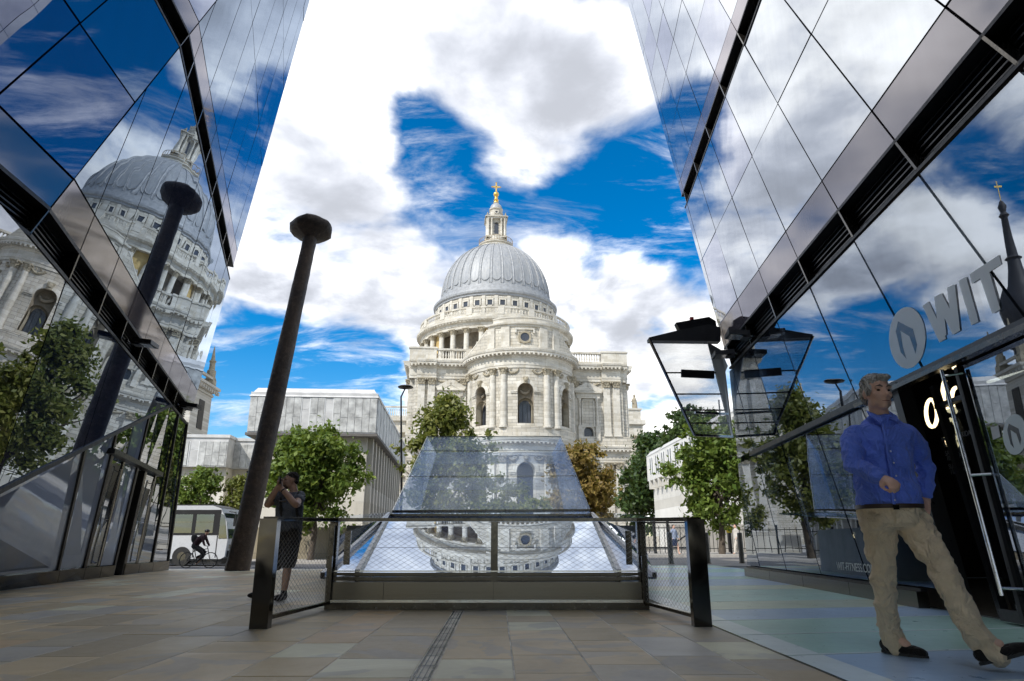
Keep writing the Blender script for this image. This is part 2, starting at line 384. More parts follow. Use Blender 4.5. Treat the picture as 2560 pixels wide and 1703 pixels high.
# flag stones: columns run away from the camera, joints staggered
VPAZ = R(-1.2)
def pv(u, w): return (u * math.cos(VPAZ) + w * math.sin(VPAZ), -u * math.sin(VPAZ) + w * math.cos(VPAZ))
DRAIN_U = -.395; DW = .055
slabs = []
cols = []; u = DRAIN_U + DW
while u < 1.95: cols.append((u, u + .437)); u += .437
u = DRAIN_U - DW
while u > -12: w = random.choice((.437, .437, .52, .60)); cols.append((u - w, u)); u -= w
for (u0, u1) in cols:
    w = 1.2 + random.random() * .8
    while w < 28.4:
        ln = random.choice((.5, .62, .75, .9, 1.05, 1.25)); w1 = min(w + ln, 28.6)
        slabs.append((u0, u1, w, w1)); w = w1
def slab_mb(u0, u1, w0, w1):
    g = random.uniform(.003, .006); tz = random.uniform(-.0015, .0015); m = MB(); q = []; b = .004
    for (dz, gg) in ((-.011, g), (tz - .003, g), (tz, g + b)):
        for (a, c) in ((u0 + gg, w0 + gg), (u1 - gg, w0 + gg), (u1 - gg, w1 - gg), (u0 + gg, w1 - gg)):
            x, y = pv(a, c); x = min(x, 1.69); q.append((x, y, zg(x, y) + dz))
    m.add(q, [(8, 9, 10, 11)] + [(r * 4 + i, r * 4 + (i + 1) % 4, r * 4 + 4 + (i + 1) % 4, r * 4 + 4 + i) for r in (0, 1) for i in range(4)])
    return m
def seen(s):
    u, w = (s[0] + s[1]) / 2, (s[2] + s[3]) / 2
    x, y = pv(u, w); return y > 3.3 and abs(x) < .80 * y + .4 and s[0] < 1.66 and not (x < -7.4 - .27 * (y - 12) - .3)
vis = sorted([s for s in slabs if seen(s)], key=lambda s: s[2]); rest = vis[295:]
for s in vis[:295]: part('flagstone', slab_mb(*s), SLAB, plaza)
ms = MB()
for s in rest: m = slab_mb(*s); ms.add(m.v, m.f)
tag(part('far_flagstones', ms, SLAB_FAR, plaza), None, None, None, 'stuff')
# slotted drain
dr = thing('drain_channel', (*pv(DRAIN_U, 5), 0), 'narrow black slotted drain running through the paving to the barrier', 'drain')
m = MB(); 
def qb(mb, u0, u1, w0, w1, z0, z1):
    q = [(*pv(a, c), z) for z in (z0, z1) for (a, c) in ((u0, w0), (u1, w0), (u1, w1), (u0, w1))]
    mb.add(q, [(4, 5, 6, 7), (0, 1, 5, 4), (1, 2, 6, 5), (2, 3, 7, 6), (3, 0, 4, 7)])
qb(m, DRAIN_U - DW + .004, DRAIN_U + DW - .004, 2.5, 7.55, -.04, -.004); part('channel', m, BLACK_LOUVRE, dr)
for sgn in (-1, 1):
    m = MB(); qb(m, DRAIN_U + sgn * (DW - .012) - .006, DRAIN_U + sgn * (DW - .012) + .006, 2.5, 7.55, -.011, .002); part('edge_rail', m, STEEL_DARK, dr)
for o in (-.016, .016):
    m = MB(); qb(m, DRAIN_U + o - .0025, DRAIN_U + o + .0025, 2.5, 7.55, -.011, .0012); part('centre_rail', m, STEEL, dr)
m = MB(); w = 2.5
while w < 7.5: qb(m, DRAIN_U - DW + .01, DRAIN_U + DW - .01, w, w + .014, -.011, .0005); w += .36
tag(part('slot_bars', m, STEEL_BRIGHT, dr), None, None, None, 'stuff')
# walk-on glass floor along the right building
gf = tag(part('glass_floor', MB().add([(1.70, -3, -.02), (7, -3, -.02), (7, 21.6, -.02), (1.70, 21.6, -.02)], [(0, 1, 2, 3)]), simple('floor_glass_bed', (.05, .06, .06), .6)), 'walk-on glass floor of long green and blue panels beside the right-hand building', None, None, 'structure')
for k in range(-4, 17):
    w0 = 4.66 + .98 * k; w1 = w0 + .98
    sl = .183; g = .013; x0 = 1.72; x1 = 6.2
    def panel(xa, xb, ea, eb, z):
        return [(xa, w0 + sl * (xa - 1.72) + ea, z), (xb, w0 + sl * (xb - 1.72) + ea, z), (xb, w1 + sl * (xb - 1.72) - eb, z), (xa, w1 + sl * (xa - 1.72) - eb, z)]
    m = MB(); m.prism(panel(x0 + .24, x1, g + .035, g, -.016), (0, 0, .016))
    mt = [GF_GREEN, GF_GREEN, GF_BLUE, GF_OLIVE, GF_GREEN, GF_GREEN, GF_OLIVE, GF_BLUE, GF_BLUE, GF_GREEN, GF_BLUE, GF_BLUE][(k + 4 + 8) % 12]
    pn = part('floor_panel', m, mt, gf)
    m = MB(); m.prism(panel(x0, x0 + .24, g, g, -.016), (0, 0, .016)); m.prism(panel(x0 + .24, x1, g, .98 - g - .035, -.016), (0, 0, .0155))
    part('frosted_rim', m, GF_EDGE, pn)
m = MB(); m.bar((1.705, -3, -.002), (1.705, 21.6, -.002), .014, .012); part('edge_strip', m, STEEL, gf)

def m_sheet_steel():
    n = NT('plain_sheet_steel'); f = n.noise(n.pos((.4, .4, 30)), 3.0, 3, .5)
    b = n.bsdf(Base_Color=(.15, .138, .118, 1), Roughness=n.ramp(f, .3, .7, .20, .27), Metallic=1.0); return n.surf(b.outputs[0])
SHEET = m_sheet_steel()
# ================================================================= the cathedral
DOME = (-4.9, 190.0, 0.0); CROT = R(5.33)
CM = T(*DOME, CROT)
cath = thing('cathedral', (2.3, 113, 0), 'pale stone cathedral with a grey lead dome, lantern and golden cross', 'cathedral')
def cpart(name, mb, mat, parent=cath, smooth=None): return link(name, mb.mesh(name, mat, smooth), parent, CM)
def cput(name, mesh, x, y, z, rz=0.0, parent=cath): return link(name, mesh, parent, CM @ T(x, y, z, rz))
YW = -68.0; AR = 9.5
def half_ring(mb, prof, cx, cy, a0, a1, n): return mb.lathe(prof, n, (cx, cy, 0), a0, a1)
# --- wall with arched openings along a path: path(s) -> point, outward normal
def wall_strip(path, s0, s1, z0, z1, holes, ds, depth):
    """holes: (s centre, half width, sill, springing) ; arch is a half circle"""
    m = MB(); rvs = [MB() for _ in holes]
    cuts = {s0, s1}
    for (c, hw, a, b) in holes: cuts |= {c + hw * math.cos(PI * k / 16) for k in range(17)}
    for s in np.arange(s0, s1, ds):
        if not any(abs(s - c) < hw for (c, hw, a, b) in holes): cuts.add(float(s))
    cuts = sorted(cuts)
    def P(s, z, inn=0.0):
        (x, y), (nx, ny) = path(s); return (x - nx * inn, y - ny * inn, z)
    for a, b in zip(cuts[:-1], cuts[1:]):
        if b - a < 1e-6: continue
        mid = (a + b) / 2; h = [q for q in holes if abs(mid - q[0]) < q[1]]
        if not h: m.add([P(a, z0), P(b, z0), P(b, z1), P(a, z1)], [(0, 1, 2, 3)]); continue
        c, hw, sill, spr = h[0]; rv = rvs[holes.index(h[0])]
        ha = spr + math.sqrt(max(0, hw * hw - (a - c) ** 2)); hb = spr + math.sqrt(max(0, hw * hw - (b - c) ** 2))
        m.add([P(a, z0), P(b, z0), P(b, sill), P(a, sill)], [(0, 1, 2, 3)]); m.add([P(a, ha), P(b, hb), P(b, z1), P(a, z1)], [(0, 1, 2, 3)])
        rv.add([P(a, ha), P(b, hb), P(b, hb, depth), P(a, ha, depth)], [(3, 2, 1, 0)]); rv.add([P(a, sill), P(b, sill), P(b, sill, depth), P(a, sill, depth)], [(0, 1, 2, 3)])
    for rv, (c, hw, sill, spr) in zip(rvs, holes):
        for s in (c - hw, c + hw): rv.add([P(s, sill), P(s, spr), P(s, spr, depth), P(s, sill, depth)], [(0, 1, 2, 3)])
    return m, rvs
def arch_pane(path, c, hw, sill, spr, inn, n=16):
    m = MB(); pts = [(c - hw, sill), (c + hw, sill)] + [(c + hw * math.cos(PI * k / n), spr + hw * math.sin(PI * k / n)) for k in range(n + 1)]
    vs = []
    for (s, z) in pts:
        (x, y), (nx, ny) = path(s); vs.append((x - nx * inn, y - ny * inn, z))
    return m.add(vs, [tuple(range(len(vs)))])
def arch_mould(path, c, hw, sill, spr, w, proud, legs=True, n=16):
    """archivolt band round an opening"""
    m = MB(); prof = []
    if legs: prof += [(c - hw, sill, c - hw - w, sill)]
    prof += [(c - hw * math.cos(PI * k / n), spr + hw * math.sin(PI * k / n), c - (hw + w) * math.cos(PI * k / n), spr + (hw + w) * math.sin(PI * k / n)) for k in range(n + 1)]
    if legs: prof += [(c + hw, sill, c + hw + w, sill)]
    vs = []
    for (a, za, b, zb) in prof:
        for (s, z, o) in ((a, za, -.1), (a, za, proud), (b, zb, proud * .7), (b, zb, -.1)):
            (x, y), (nx, ny) = path(s); vs.append((x + nx * o, y + ny * o, z))
    fs = [(i * 4 + j, i * 4 + j + 1, i * 4 + 5 + j, i * 4 + 4 + j) for i in range(len(prof) - 1) for j in range(3)]
    return m.add(vs, fs)
def apse_path(r): return lambda s: ((r * math.sin(s / r), YW - r * math.cos(s / r)), (math.sin(s / r), -math.cos(s / r)))
def flat_path(y): return lambda s: ((s, y), (0.0, -1.0))
def capital_mesh(w, h, key, round_=False):
    m = MB(); k = 10
    prof = [(w * .46, 0), (w * .5, .06 * h), (w * .47, .1 * h), (w * .52, .35 * h), (w * .60, .42 * h), (w * .50, .46 * h), (w * .58, .72 * h), (w * .70, .82 * h), (w * .60, .86 * h)]
    n = 16
    m.lathe(prof, n, rmod=lambda a, z: (1 + .10 * math.cos(8 * a + (PI if z > .4 * h else 0))) * (1 if round_ else 1 / max(abs(math.cos(a)), abs(math.sin(a))) ** .75))
    m.box(-w * .68, w * .68, -w * .68, w * .68, .86 * h, h)
    for sx in (-1, 1):
        for sy in (-1, 1): m.lathe([(0, .60 * h), (.10 * w, .64 * h), (.13 * w, .74 * h), (.08 * w, .86 * h)], 6, (sx * w * .58, sy * w * .58, 0))
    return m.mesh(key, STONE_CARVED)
def pilaster(parent, x, y, rz, z0, z1, w, proud, round_=False):
    """base, shaft, capital"""
    h = z1 - z0; ck = 1.15
    key = ('shaft', round(h, 2), w, round_)
    if key not in CACHE:
        m = MB(); 
        if round_: m.lathe([(w * .5, 0), (w * .5, h * .35), (w * .43, h - ck - .5)], 16); me = m.mesh('column_shaft', STONE_PLAIN, 40)
        else: m.box(-w / 2, w / 2, -proud, proud, 0, h - ck - .5); me = m.mesh('pilaster_shaft', STONE_PLAIN)
        b = MB()
        if round_: b.lathe([(w * .68, 0), (w * .68, .18), (w * .62, .2), (w * .66, .3), (w * .55, .4), (w * .58, .48), (w * .5, .5)], 16)
        else:
            b.box(-w * .62, w * .62, -proud - .14, proud + .1, 0, .2); b.box(-w * .57, w * .57, -proud - .08, proud + .08, .2, .5)
        CACHE[key] = (me, b.mesh('pilaster_base', STONE_PLAIN), capital_mesh(w, ck, 'capital', round_))
    sh, ba, ca = CACHE[key]
    s = cput('column' if round_ else 'pilaster', sh, x, y, z0 + .5, rz, parent)
    cput('base', ba, x, y, z0, rz, s); cput('capital', ca, x, y, z1 - ck, rz, s)
CACHE = {}
def swag(mb, path, s0, s1, z, amp, r):
    n = 8; pts = []; rad = []
    for k in range(n + 1):
        t = k / n; s = s0 + (s1 - s0) * t; (x, y), (nx, ny) = path(s)
        pts.append((x + nx * .10, y + ny * .10, z - amp * 4 * t * (1 - t) + random.uniform(-.05, .05))); rad.append(r * (.6 + 1.6 * t * (1 - t)) * random.uniform(.8, 1.25))
    mb.tube(pts, rad, 6)
    for k in range(7):
        s = s0 + (s1 - s0) * random.random(); (x, y), (nx, ny) = path(s); mb.lathe([(0, -.1), (.13, 0), (0, .13)], 5, (x + nx * .12, y + ny * .12, z + random.uniform(-.05, .28)))
def modillions(mb, pts, w, d, h):
    for (x, y, nx, ny, z) in pts:
        mb.obox((x + nx * d / 2, y + ny * d / 2, z), (-ny * w / 2, nx * w / 2, 0), (nx * d / 2, ny * d / 2, 0), (0, 0, h / 2))
def baluster_mesh(h, key):
    m = MB(); m.lathe([(.16, 0), (.16, .08 * h), (.09, .14 * h), (.17, .36 * h), (.10, .66 * h), (.08, .82 * h), (.15, .88 * h), (.15, h)], 8); return m
def entablature(parent, path, s0, s1, z0, z1, ds, proj):
    """architrave, frieze, dentils, cornice following a path"""
    H = z1 - z0; prof = [(.12, 0), (.12, .14 * H), (.2, .16 * H), (.2, .28 * H), (.14, .30 * H), (.14, .56 * H), (.30, .60 * H), (.30, .68 * H), (.55, .70 * H), (.55, .73 * H),
                         (proj, .76 * H), (proj, .86 * H), (proj + .12, .88 * H), (proj + .2, .97 * H), (proj + .2, H), (-.6, H + .02)]
    m = MB(); ss = list(np.arange(s0, s1, ds)) + [s1]; vs = []
    for s in ss:
        (x, y), (nx, ny) = path(s)
        for (o, z) in prof: vs.append((x + nx * o, y + ny * o, z0 + z))
    k = len(prof); m.add(vs, [(i * k + j, (i + 1) * k + j, (i + 1) * k + j + 1, i * k + j + 1) for i in range(len(ss) - 1) for j in range(k - 1)])
    for s, flip in ((s0, 1), (s1, 0)):
        (x, y), (nx, ny) = path(s); e = [(x + nx * o, y + ny * o, z0 + z) for (o, z) in prof] + [(x - nx * .6, y - ny * .6, z0)]
        m.add(e, [tuple(range(len(e)))])
    o = cpart('entablature', m, STONE_PLAIN, parent)
    md = MB(); pts = []
    for s in np.arange(s0 + .3, s1, .72): (x, y), (nx, ny) = path(s); pts.append((x + nx * .5, y + ny * .5, nx, ny, z0 + .715 * H))
    modillions(md, pts, .32, proj - .5, .09 * H)
    tag(cpart('modillions', md, STONE_PLAIN, o), None, None, None, 'stuff')
    return o
ap = apse_path(AR); fp = flat_path(YW)
Z_BASE, Z_STR, Z_PED, Z_CAP, Z_COR = 0.0, 17.9, 19.0, 29.2, 32.4
# --- apse, upper and lower order
for (z0, z1, wins) in ((16.2, 29.4, [(0, 1.36, 19.7, 25.2), (-51, 1.30, 19.7, 25.2), (51, 1.30, 19.7, 25.2)]), (0, 16.2, [(0, 1.55, 5.8, 11.8), (-51, 1.45, 5.8, 11.8), (51, 1.45, 5.8, 11.8)])):
    holes = [(R(a) * AR, hw, si, sp) for (a, hw, si, sp) in wins]
    m, rv = wall_strip(ap, -PI / 2 * AR, PI / 2 * AR, z0, z1, holes, .8, 1.5)
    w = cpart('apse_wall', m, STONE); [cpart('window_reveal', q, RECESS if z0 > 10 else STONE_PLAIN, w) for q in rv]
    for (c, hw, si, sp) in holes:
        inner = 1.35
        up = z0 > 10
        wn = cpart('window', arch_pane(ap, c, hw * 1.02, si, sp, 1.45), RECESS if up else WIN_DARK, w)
        if up:   # small glazed arch below, carved panel above
            cpart('pane', arch_pane(ap, c, hw * .86, si + .05, si + 2.9, 1.30), WIN_DARK, wn)
            cpart('frame', arch_mould(ap, c, hw * .86, si, si + 2.9, .22, -1.0), STONE_CARVED, wn)
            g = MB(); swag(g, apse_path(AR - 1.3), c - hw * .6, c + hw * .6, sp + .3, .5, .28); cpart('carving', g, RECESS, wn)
        else:
            cpart('pane', arch_pane(ap, c, hw * .9, si, sp, 1.40), WIN_DARK, wn)
        bars = MB()
        for k in (-.33, .33):
            (x, y), (nx, ny) = ap(c + k * hw); 
            top = si + 2.9 + .5 * hw if up else sp + .7 * hw
            bars.bar((x - nx * 1.27, y - ny * 1.27, si), (x - nx * 1.27, y - ny * 1.27, top), .07, .07)
        cpart('glazing_bar', bars, BLACK_METAL, wn)
        cpart('archivolt', arch_mould(ap, c, hw, si, sp, .62, .22, False), STONE_PLAIN, wn)
        k = MB(); (x, y), (nx, ny) = ap(c); k.prism([(x - .3 * -ny + nx * -.1, y - .3 * nx + ny * -.1, sp + hw - .1), (x + .3 * -ny + nx * -.1, y + .3 * nx + ny * -.1, sp + hw - .1), (x + .42 * -ny + nx * -.1, y + .42 * nx + ny * -.1, sp + hw + 1.0), (x - .42 * -ny + nx * -.1, y - .42 * nx + ny * -.1, sp + hw + 1.0)], (nx * .6, ny * .6, 0))
        k.lathe([(0, 0), (.3, .15), (.34, .4), (.2, .75), (0, .85)], 8, (x + nx * .5, y + ny * .5, sp + hw + .1)); cpart('keystone', k, STONE_CARVED, wn)
        im = MB()
        for sg in (-1, 1):
            for (a, b, zz, hh, pr) in ((hw + .02, hw + 1.15, sp - .42, .16, .16), (hw + .02, hw + 1.2, sp - .2, .2, .26)):
                (x0_, y0_), (n0, n1) = ap(c + sg * a); (x1_, y1_), (n2, n3) = ap(c + sg * b)
                im.add([(x0_ - n0 * .1, y0_ - n1 * .1, zz), (x1_ - n2 * .1, y1_ - n3 * .1, zz), (x1_ + n2 * pr, y1_ + n3 * pr, zz), (x0_ + n0 * pr, y0_ + n1 * pr, zz),
                        (x0_ - n0 * .1, y0_ - n1 * .1, zz + hh), (x1_ - n2 * .1, y1_ - n3 * .1, zz + hh), (x1_ + n2 * pr, y1_ + n3 * pr, zz + hh), (x0_ + n0 * pr, y0_ + n1 * pr, zz + hh)],
                       [(0, 1, 2, 3), (4, 5, 6, 7), (2, 3, 7, 6), (0, 3, 7, 4), (1, 2, 6, 5)])
        cpart('impost', im, STONE_PLAIN, wn)
for a in (-34.5, -22.5, 22.5, 34.5, -71, 71):
    r = AR + .15; pilaster(cath, r * math.sin(R(a)), YW - r * math.cos(R(a)), R(a), Z_PED, Z_CAP, 1.15, .3, abs(a) < 40)
    pilaster(cath, r * math.sin(R(a)), YW - r * math.cos(R(a)), R(a), 2.2, 14.4, 1.2, .3)
for (a, b, z, am) in [(q[0], q[1], 28.8, .55) for q in ((-18.5, -7), (7, 18.5), (-47, -37.5), (-66, -55), (37.5, 47), (55, 66))] + [(q[0], q[1], 14.1, .5) for q in ((-66, -40), (40, 66), (-18, -8), (8, 18))]:
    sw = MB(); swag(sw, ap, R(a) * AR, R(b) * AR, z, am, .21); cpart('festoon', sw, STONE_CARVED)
entablature(cath, ap, -PI / 2 * AR, PI / 2 * AR, 29.2, Z_COR, .6, 1.15)
entablature(cath, ap, -PI / 2 * AR, PI / 2 * AR, 14.4, 17.2, .6, 1.0)
m = MB(); half_ring(m, [(AR + .55, 17.2), (AR + .55, 18.1), (AR + .45, 18.2), (AR + .45, 18.9), (AR + .5, 19.0), (AR - .2, 19.05)], 0, YW, PI, 2 * PI, 48); cpart('pedestal_course', m, STONE)
m = MB(); m.lathe([(AR + .62, 0), (AR + .62, 2.2), (AR - .2, 2.25)], 48, (0, YW, 0), PI, 2 * PI); cpart('plinth_course', m, STONE)
# --- flat walls either side
HW = 20.0
for sg in (-1, 1):
    s0, s1 = (9.0, HW - .9) if sg > 0 else (-HW + .9, -9.0)
    xc = sg * 12.55
    m, rv = wall_strip(fp, s0, s1, 17.9, 29.4, [(xc, .86, 18.55, 19.95), (xc, .72, 21.4, 25.0)], 1.5, .8)
    w = cpart('flank_wall', m, STONE); [cpart('window_reveal', q, STONE_PLAIN, w) for q in rv]
    wn = cpart('window', arch_pane(fp, xc, .86, 18.55, 19.95, .7), WIN_DARK, w); cpart('archivolt', arch_mould(fp, xc, .86, 18.55, 19.95, .28, .12), STONE_PLAIN, wn)
    nc = cpart('niche', arch_pane(fp, xc, .74, 21.4, 25.0, .78), STONE_PLAIN, w)
    # aedicule: two columns, entablature, pediment
    ae = MB(); ae.box(xc - 2.15, xc + 2.15, YW - .55, YW + .1, 26.0, 26.35); ae.box(xc - 2.25, xc + 2.25, YW - .62, YW + .1, 26.35, 26.9); ae.box(xc - 2.45, xc + 2.45, YW - .95, YW + .1, 26.9, 27.1)
    aed = cpart('aedicule', ae, STONE_PLAIN, w)
    pe = MB(); pe.prism([(xc - 2.1, YW - .5, 27.1), (xc + 2.1, YW - .5, 27.1), (xc, YW - .5, 28.25)], (0, .6, 0))
    for q in (-1, 1): pe.bar((xc + q * 2.5, YW - .45, 27.2), (xc, YW - .45, 28.55), .95, .26, (0, -1, 0))
    cpart('pediment', pe, STONE_PLAIN, aed)
    for q in (-1, 1):
        cl = MB(); cl.lathe([(.30, 20.9), (.30, 21.1), (.24, 21.15), (.21, 25.3), (.26, 25.4), (.34, 25.9), (.34, 26.0)], 10, (xc + q * 1.62, YW - .38, 0)); cl.box(xc + q * 1.62 - .38, xc + q * 1.62 + .38, YW - .75, YW + .05, 18.2, 20.9)
        cpart('column', cl, STONE_PLAIN, aed)
    pn = MB(); 
    for (a, b, c, d) in ((-1.2, -.95, 21.0, 25.8), (.95, 1.2, 21.0, 25.8), (-1.2, 1.2, 25.6, 25.85), (-1.4, 1.4, 20.75, 21.0)): pn.box(xc + a, xc + b, YW - .2, YW + .05, c, d)
    cpart('niche_frame', pn, STONE_PLAIN, nc)
    for x in (16.05, 17.85): pilaster(cath, sg * x, YW - .1, 0, Z_PED, Z_CAP - .0, 1.25, .35); pilaster(cath, sg * x, YW - .1, 0, 2.2, 14.4, 1.3, .35)
    pilaster(cath, sg * 10.3, YW - .05, 0, Z_PED, Z_CAP, 1.0, .2)
    # corner return
    m = MB(); m.box(min(sg * 18.95, sg * HW), max(sg * 18.95, sg * HW), YW + .7, YW + 12, 17.9, 29.4); cpart('corner_wall', m, STONE)
    for yy in (YW + 1.6, YW + 3.6):
        pilaster(cath, sg * (HW + .0), yy, sg * PI / 2, Z_PED, Z_CAP, 1.25, .3)
    m = MB(); m.box(sg * 9.0 if sg > 0 else -HW, HW if sg > 0 else -9.0, YW + .02, YW + 45, 0, 16.2); cpart('lower_wall', m, STONE)
    m = MB(); m.box(sg * 9.0 if sg > 0 else -HW - .4, HW + .4 if sg > 0 else -9.0, YW - .5, YW + 45, 17.0, 18.2); m.box(sg * 9.0 if sg > 0 else -HW - .25, HW + .25 if sg > 0 else -9.0, YW - .38, YW + 45, 18.2, 18.98); cpart('pedestal_course', m, STONE); m = MB(); m.box(sg * 9.0 if sg > 0 else -HW - .5, HW + .5 if sg > 0 else -9.0, YW - .6, YW + 45, 0, 2.2)
    cpart('plinth_course', m, STONE)
    entablature(cath, fp, s0 - (.9 if sg < 0 else 0) - .0, s1 + (.9 if sg > 0 else 0), 29.2, Z_COR, 30, 1.1)
    side = (lambda sgn: (lambda s: ((sgn * HW, YW + s), (float(sgn), 0.0))))(sg)
    entablature(cath, side, 0.0, 45.0, 29.2, Z_COR, 45, 1.1)
    entablature(cath, fp, s0 - (.9 if sg < 0 else 0), s1 + (.9 if sg > 0 else 0), 14.4, 17.2, 30, 1.0)
    pb = flat_path(YW - .42)      # projecting piece over the paired pilasters
    entablature(cath, pb, *((15.2, 18.75) if sg > 0 else (-18.75, -15.2)), 29.22, Z_COR + .03, 30, 1.15)
    s_ = MB(); swag(s_, fp, sg * 10.9, sg * 15.0, 28.9, .45, .2); cpart('festoon', s_, STONE_CARVED); s_ = MB(); swag(s_, fp, sg * 11, sg * 14.6, 14.1, .5, .2); cpart('festoon', s_, STONE_CARVED)
    # balustrade on top
    b = MB(); b.box(*sorted((sg * 15.3, sg * 20.2)), YW - .35, YW + .6, Z_COR, 35.1); b.box(*sorted((sg * 15.15, sg * 20.35)), YW - .5, YW + .75, 34.75, 35.0); b.box(*sorted((sg * 19.3, sg * 20.2)), YW + .6, YW + 44, Z_COR, 34.9)
    b.box(*sorted((sg * 8.6, sg * 9.9)), YW - .3, YW + .6, Z_COR, 34.9)
    bl = cpart('balustrade', b, STONE_PLAIN)
    b = MB(); b.box(*sorted((sg * 9.9, sg * 15.3)), YW - .3, YW + .3, Z_COR, 32.95); b.box(*sorted((sg * 9.9, sg * 15.3)), YW - .32, YW + .32, 34.5, 34.85); cpart('balustrade_rail', b, STONE_PLAIN, bl)
    if 'bal' not in CACHE: CACHE['bal'] = baluster_mesh(1.55, 'b').mesh('baluster', STONE_PLAIN, 40)
    for k in range(11): cput('baluster', CACHE['bal'], sg * (10.25 + k * .475), YW, 32.95, 0, bl)
    # choir side roof line
# --- attic over the apse with round window and curved shoulders
m = MB(); AT = 8.75
half_ring(m, [(AT, Z_COR), (AT, 37.0)], 0, YW, PI + R(47), 2 * PI - R(47), 36)
at_ = cpart('attic_wall', m, STONE)
m = MB(); half_ring(m, [(AT + .02, Z_COR), (AT + .28, Z_COR), (AT + .28, 33.1), (AT + .02, 33.15)], 0, YW, PI + R(47), 2 * PI - R(47), 36)
half_ring(m, [(AT, 36.7), (AT + .25, 36.85), (AT + .25, 37.05), (AT + .55, 37.2), (AT + .6, 37.5), (AT - .6, 37.6)], 0, YW, PI + R(46), 2 * PI - R(46), 36)
half_ring(m, [(AT + .1, 37.5), (AT + .1, 38.3), (AT + .2, 38.35), (AT + .2, 38.55), (AT - .8, 38.6)], 0, YW, PI + R(52), 2 * PI - R(52), 36); cpart('attic_cornice', m, STONE_PLAIN, at_)
for a in (-40, -22, 22, 40):
    r = AT + .1; m = MB(); m.box(-.75, .75, -.2, .2, 33.1, 36.75); cput('attic_pilaster', m.mesh('attic_pilaster', STONE_PLAIN), r * math.sin(R(a)), YW - r * math.cos(R(a)), 0, R(a), at_)
oc = MB(); yo = YW - AT - .05
def ring_y(mb, r0, r1, y0, y1, z, n=24, x=0.0):
    vs = []
    for k in range(n):
        a = 2 * PI * k / n; c, s = math.cos(a), math.sin(a)
        vs += [(x + r0 * c, y1, z + r0 * s), (x + r0 * c, y0, z + r0 * s), (x + r1 * c, y0, z + r1 * s), (x + r1 * c, y1, z + r1 * s)]
    mb.add(vs, [(k * 4 + j, k * 4 + j + 1, ((k + 1) % n) * 4 + j + 1, ((k + 1) % n) * 4 + j) for k in range(n) for j in range(3)])
ring_y(oc, .78, 1.12, yo - .18, yo + .4, 34.85)
for q in range(4):
    a = PI / 4 + q * PI / 2; oc.lathe([(0, -.2), (.22, 0), (0, .22)], 6, (1.2 * math.cos(a), yo - .05, 34.85 + 1.2 * math.sin(a)))
ro = cpart('round_window', oc, STONE_CARVED, at_)
m = MB(); m.add([(.8 * math.cos(2 * PI * k / 24), yo - .04, 34.85 + .8 * math.sin(2 * PI * k / 24)) for k in range(24)], [tuple(range(24))]); cpart('pane', m, WIN_DARK, ro)
m = MB(); m.box(-1.7, 1.7, yo - .12, yo + .3, 36.2, 36.5); m.box(-1.75, -1.45, yo - .1, yo + .3, 35.6, 36.2); m.box(1.45, 1.75, yo - .1, yo + .3, 35.6, 36.2); cpart('window_hood', m, STONE_PLAIN, ro)
for sg in (-1, 1):   # concave shoulders
    pts = []
    x0 = sg * 6.4; 
    for k in range(9):
        a = PI / 2 * k / 8; pts.append((sg * (6.2 + 3.4 * math.sin(a)), YW - 5.8 + 2.5 * math.sin(a), 32.6 + 4.3 * (1 - math.sin(a)) ** 1.0 + .0))
    poly = pts + [(pts[-1][0], pts[-1][1], Z_COR), (pts[0][0], pts[0][1], Z_COR)]
    m = MB(); m.prism(poly, (0, 1.0, 0)); cpart('shoulder_wall', m, STONE, at_)
    m = MB(); m.tube([(p[0], p[1] + .3, p[2]) for p in pts], .28, 6); cpart('shoulder_coping', m, STONE_PLAIN, at_)
m = MB(); m.box(-17, 17, YW + 1, YW + 55, 16, 31.5); m.prism([(-8.5, YW - 3, 31.5), (8.5, YW - 3, 31.5), (8.2, YW - 3, 35.5), (0, YW - 3, 37.2), (-8.2, YW - 3, 35.5)], (0, 55, 0)); cpart('choir_body', m, STONE)
# --- transepts, seen past both sides
for sg in (-1, 1):
    m = MB(); m.box(*sorted((sg * 16, sg * 38)), -13, 13, 0, 31.5); tr = cpart('transept', m, STONE)
    m = MB(); m.box(*sorted((sg * 16, sg * 39.2)), -14.2, 14.2, 30.6, 31.9); m.box(*sorted((sg * 16, sg * 38.5)), -13.5, 13.5, 27.6, 30.6); m.box(*sorted((sg * 16, sg * 39)), -14, 14, 16.6, 17.8); cpart('cornice', m, STONE_PLAIN, tr)
    m = MB(); m.box(*sorted((sg * 32, sg * 38.2)), -13.3, -12, 31.9, 34.8); m.box(*sorted((sg * 32, sg * 38.5)), -13.6, -12, 34.6, 35.0); m.box(*sorted((sg * 22, sg * 32)), -13.0, -12.5, 34.2, 34.6); cpart('parapet', m, STONE_PLAIN, tr)
    for k in range(18): cput('baluster', CACHE['bal'], sg * (22.3 + k * .56), -12.8, 32.2, 0, tr)
    for x in (24, 26.5, 33.5, 36.8): pilaster(tr, sg * x, -13.1, 0, Z_PED, 27.7, 1.3, .35)
    st = MB(); st.tube([(sg * 36.8, -12.8, 35), (sg * 36.8, -12.8, 36.2), (sg * 36.7, -12.9, 37.4), (sg * 36.8, -12.8, 38.2)], [.75, .7, .62, .25], 9); st.lathe([(0, 0), (.3, .1), (.34, .35), (.2, .65), (0, .72)], 8, (sg * 36.8, -12.85, 38.2)); st.tube([(sg * 36.4, -12.9, 37.7), (sg * 35.9, -13.3, 36.9), (sg * 36.3, -13.5, 36.4)], [.2, .17, .13], 6)
    cpart('statue', st, STONE_CARVED, tr)
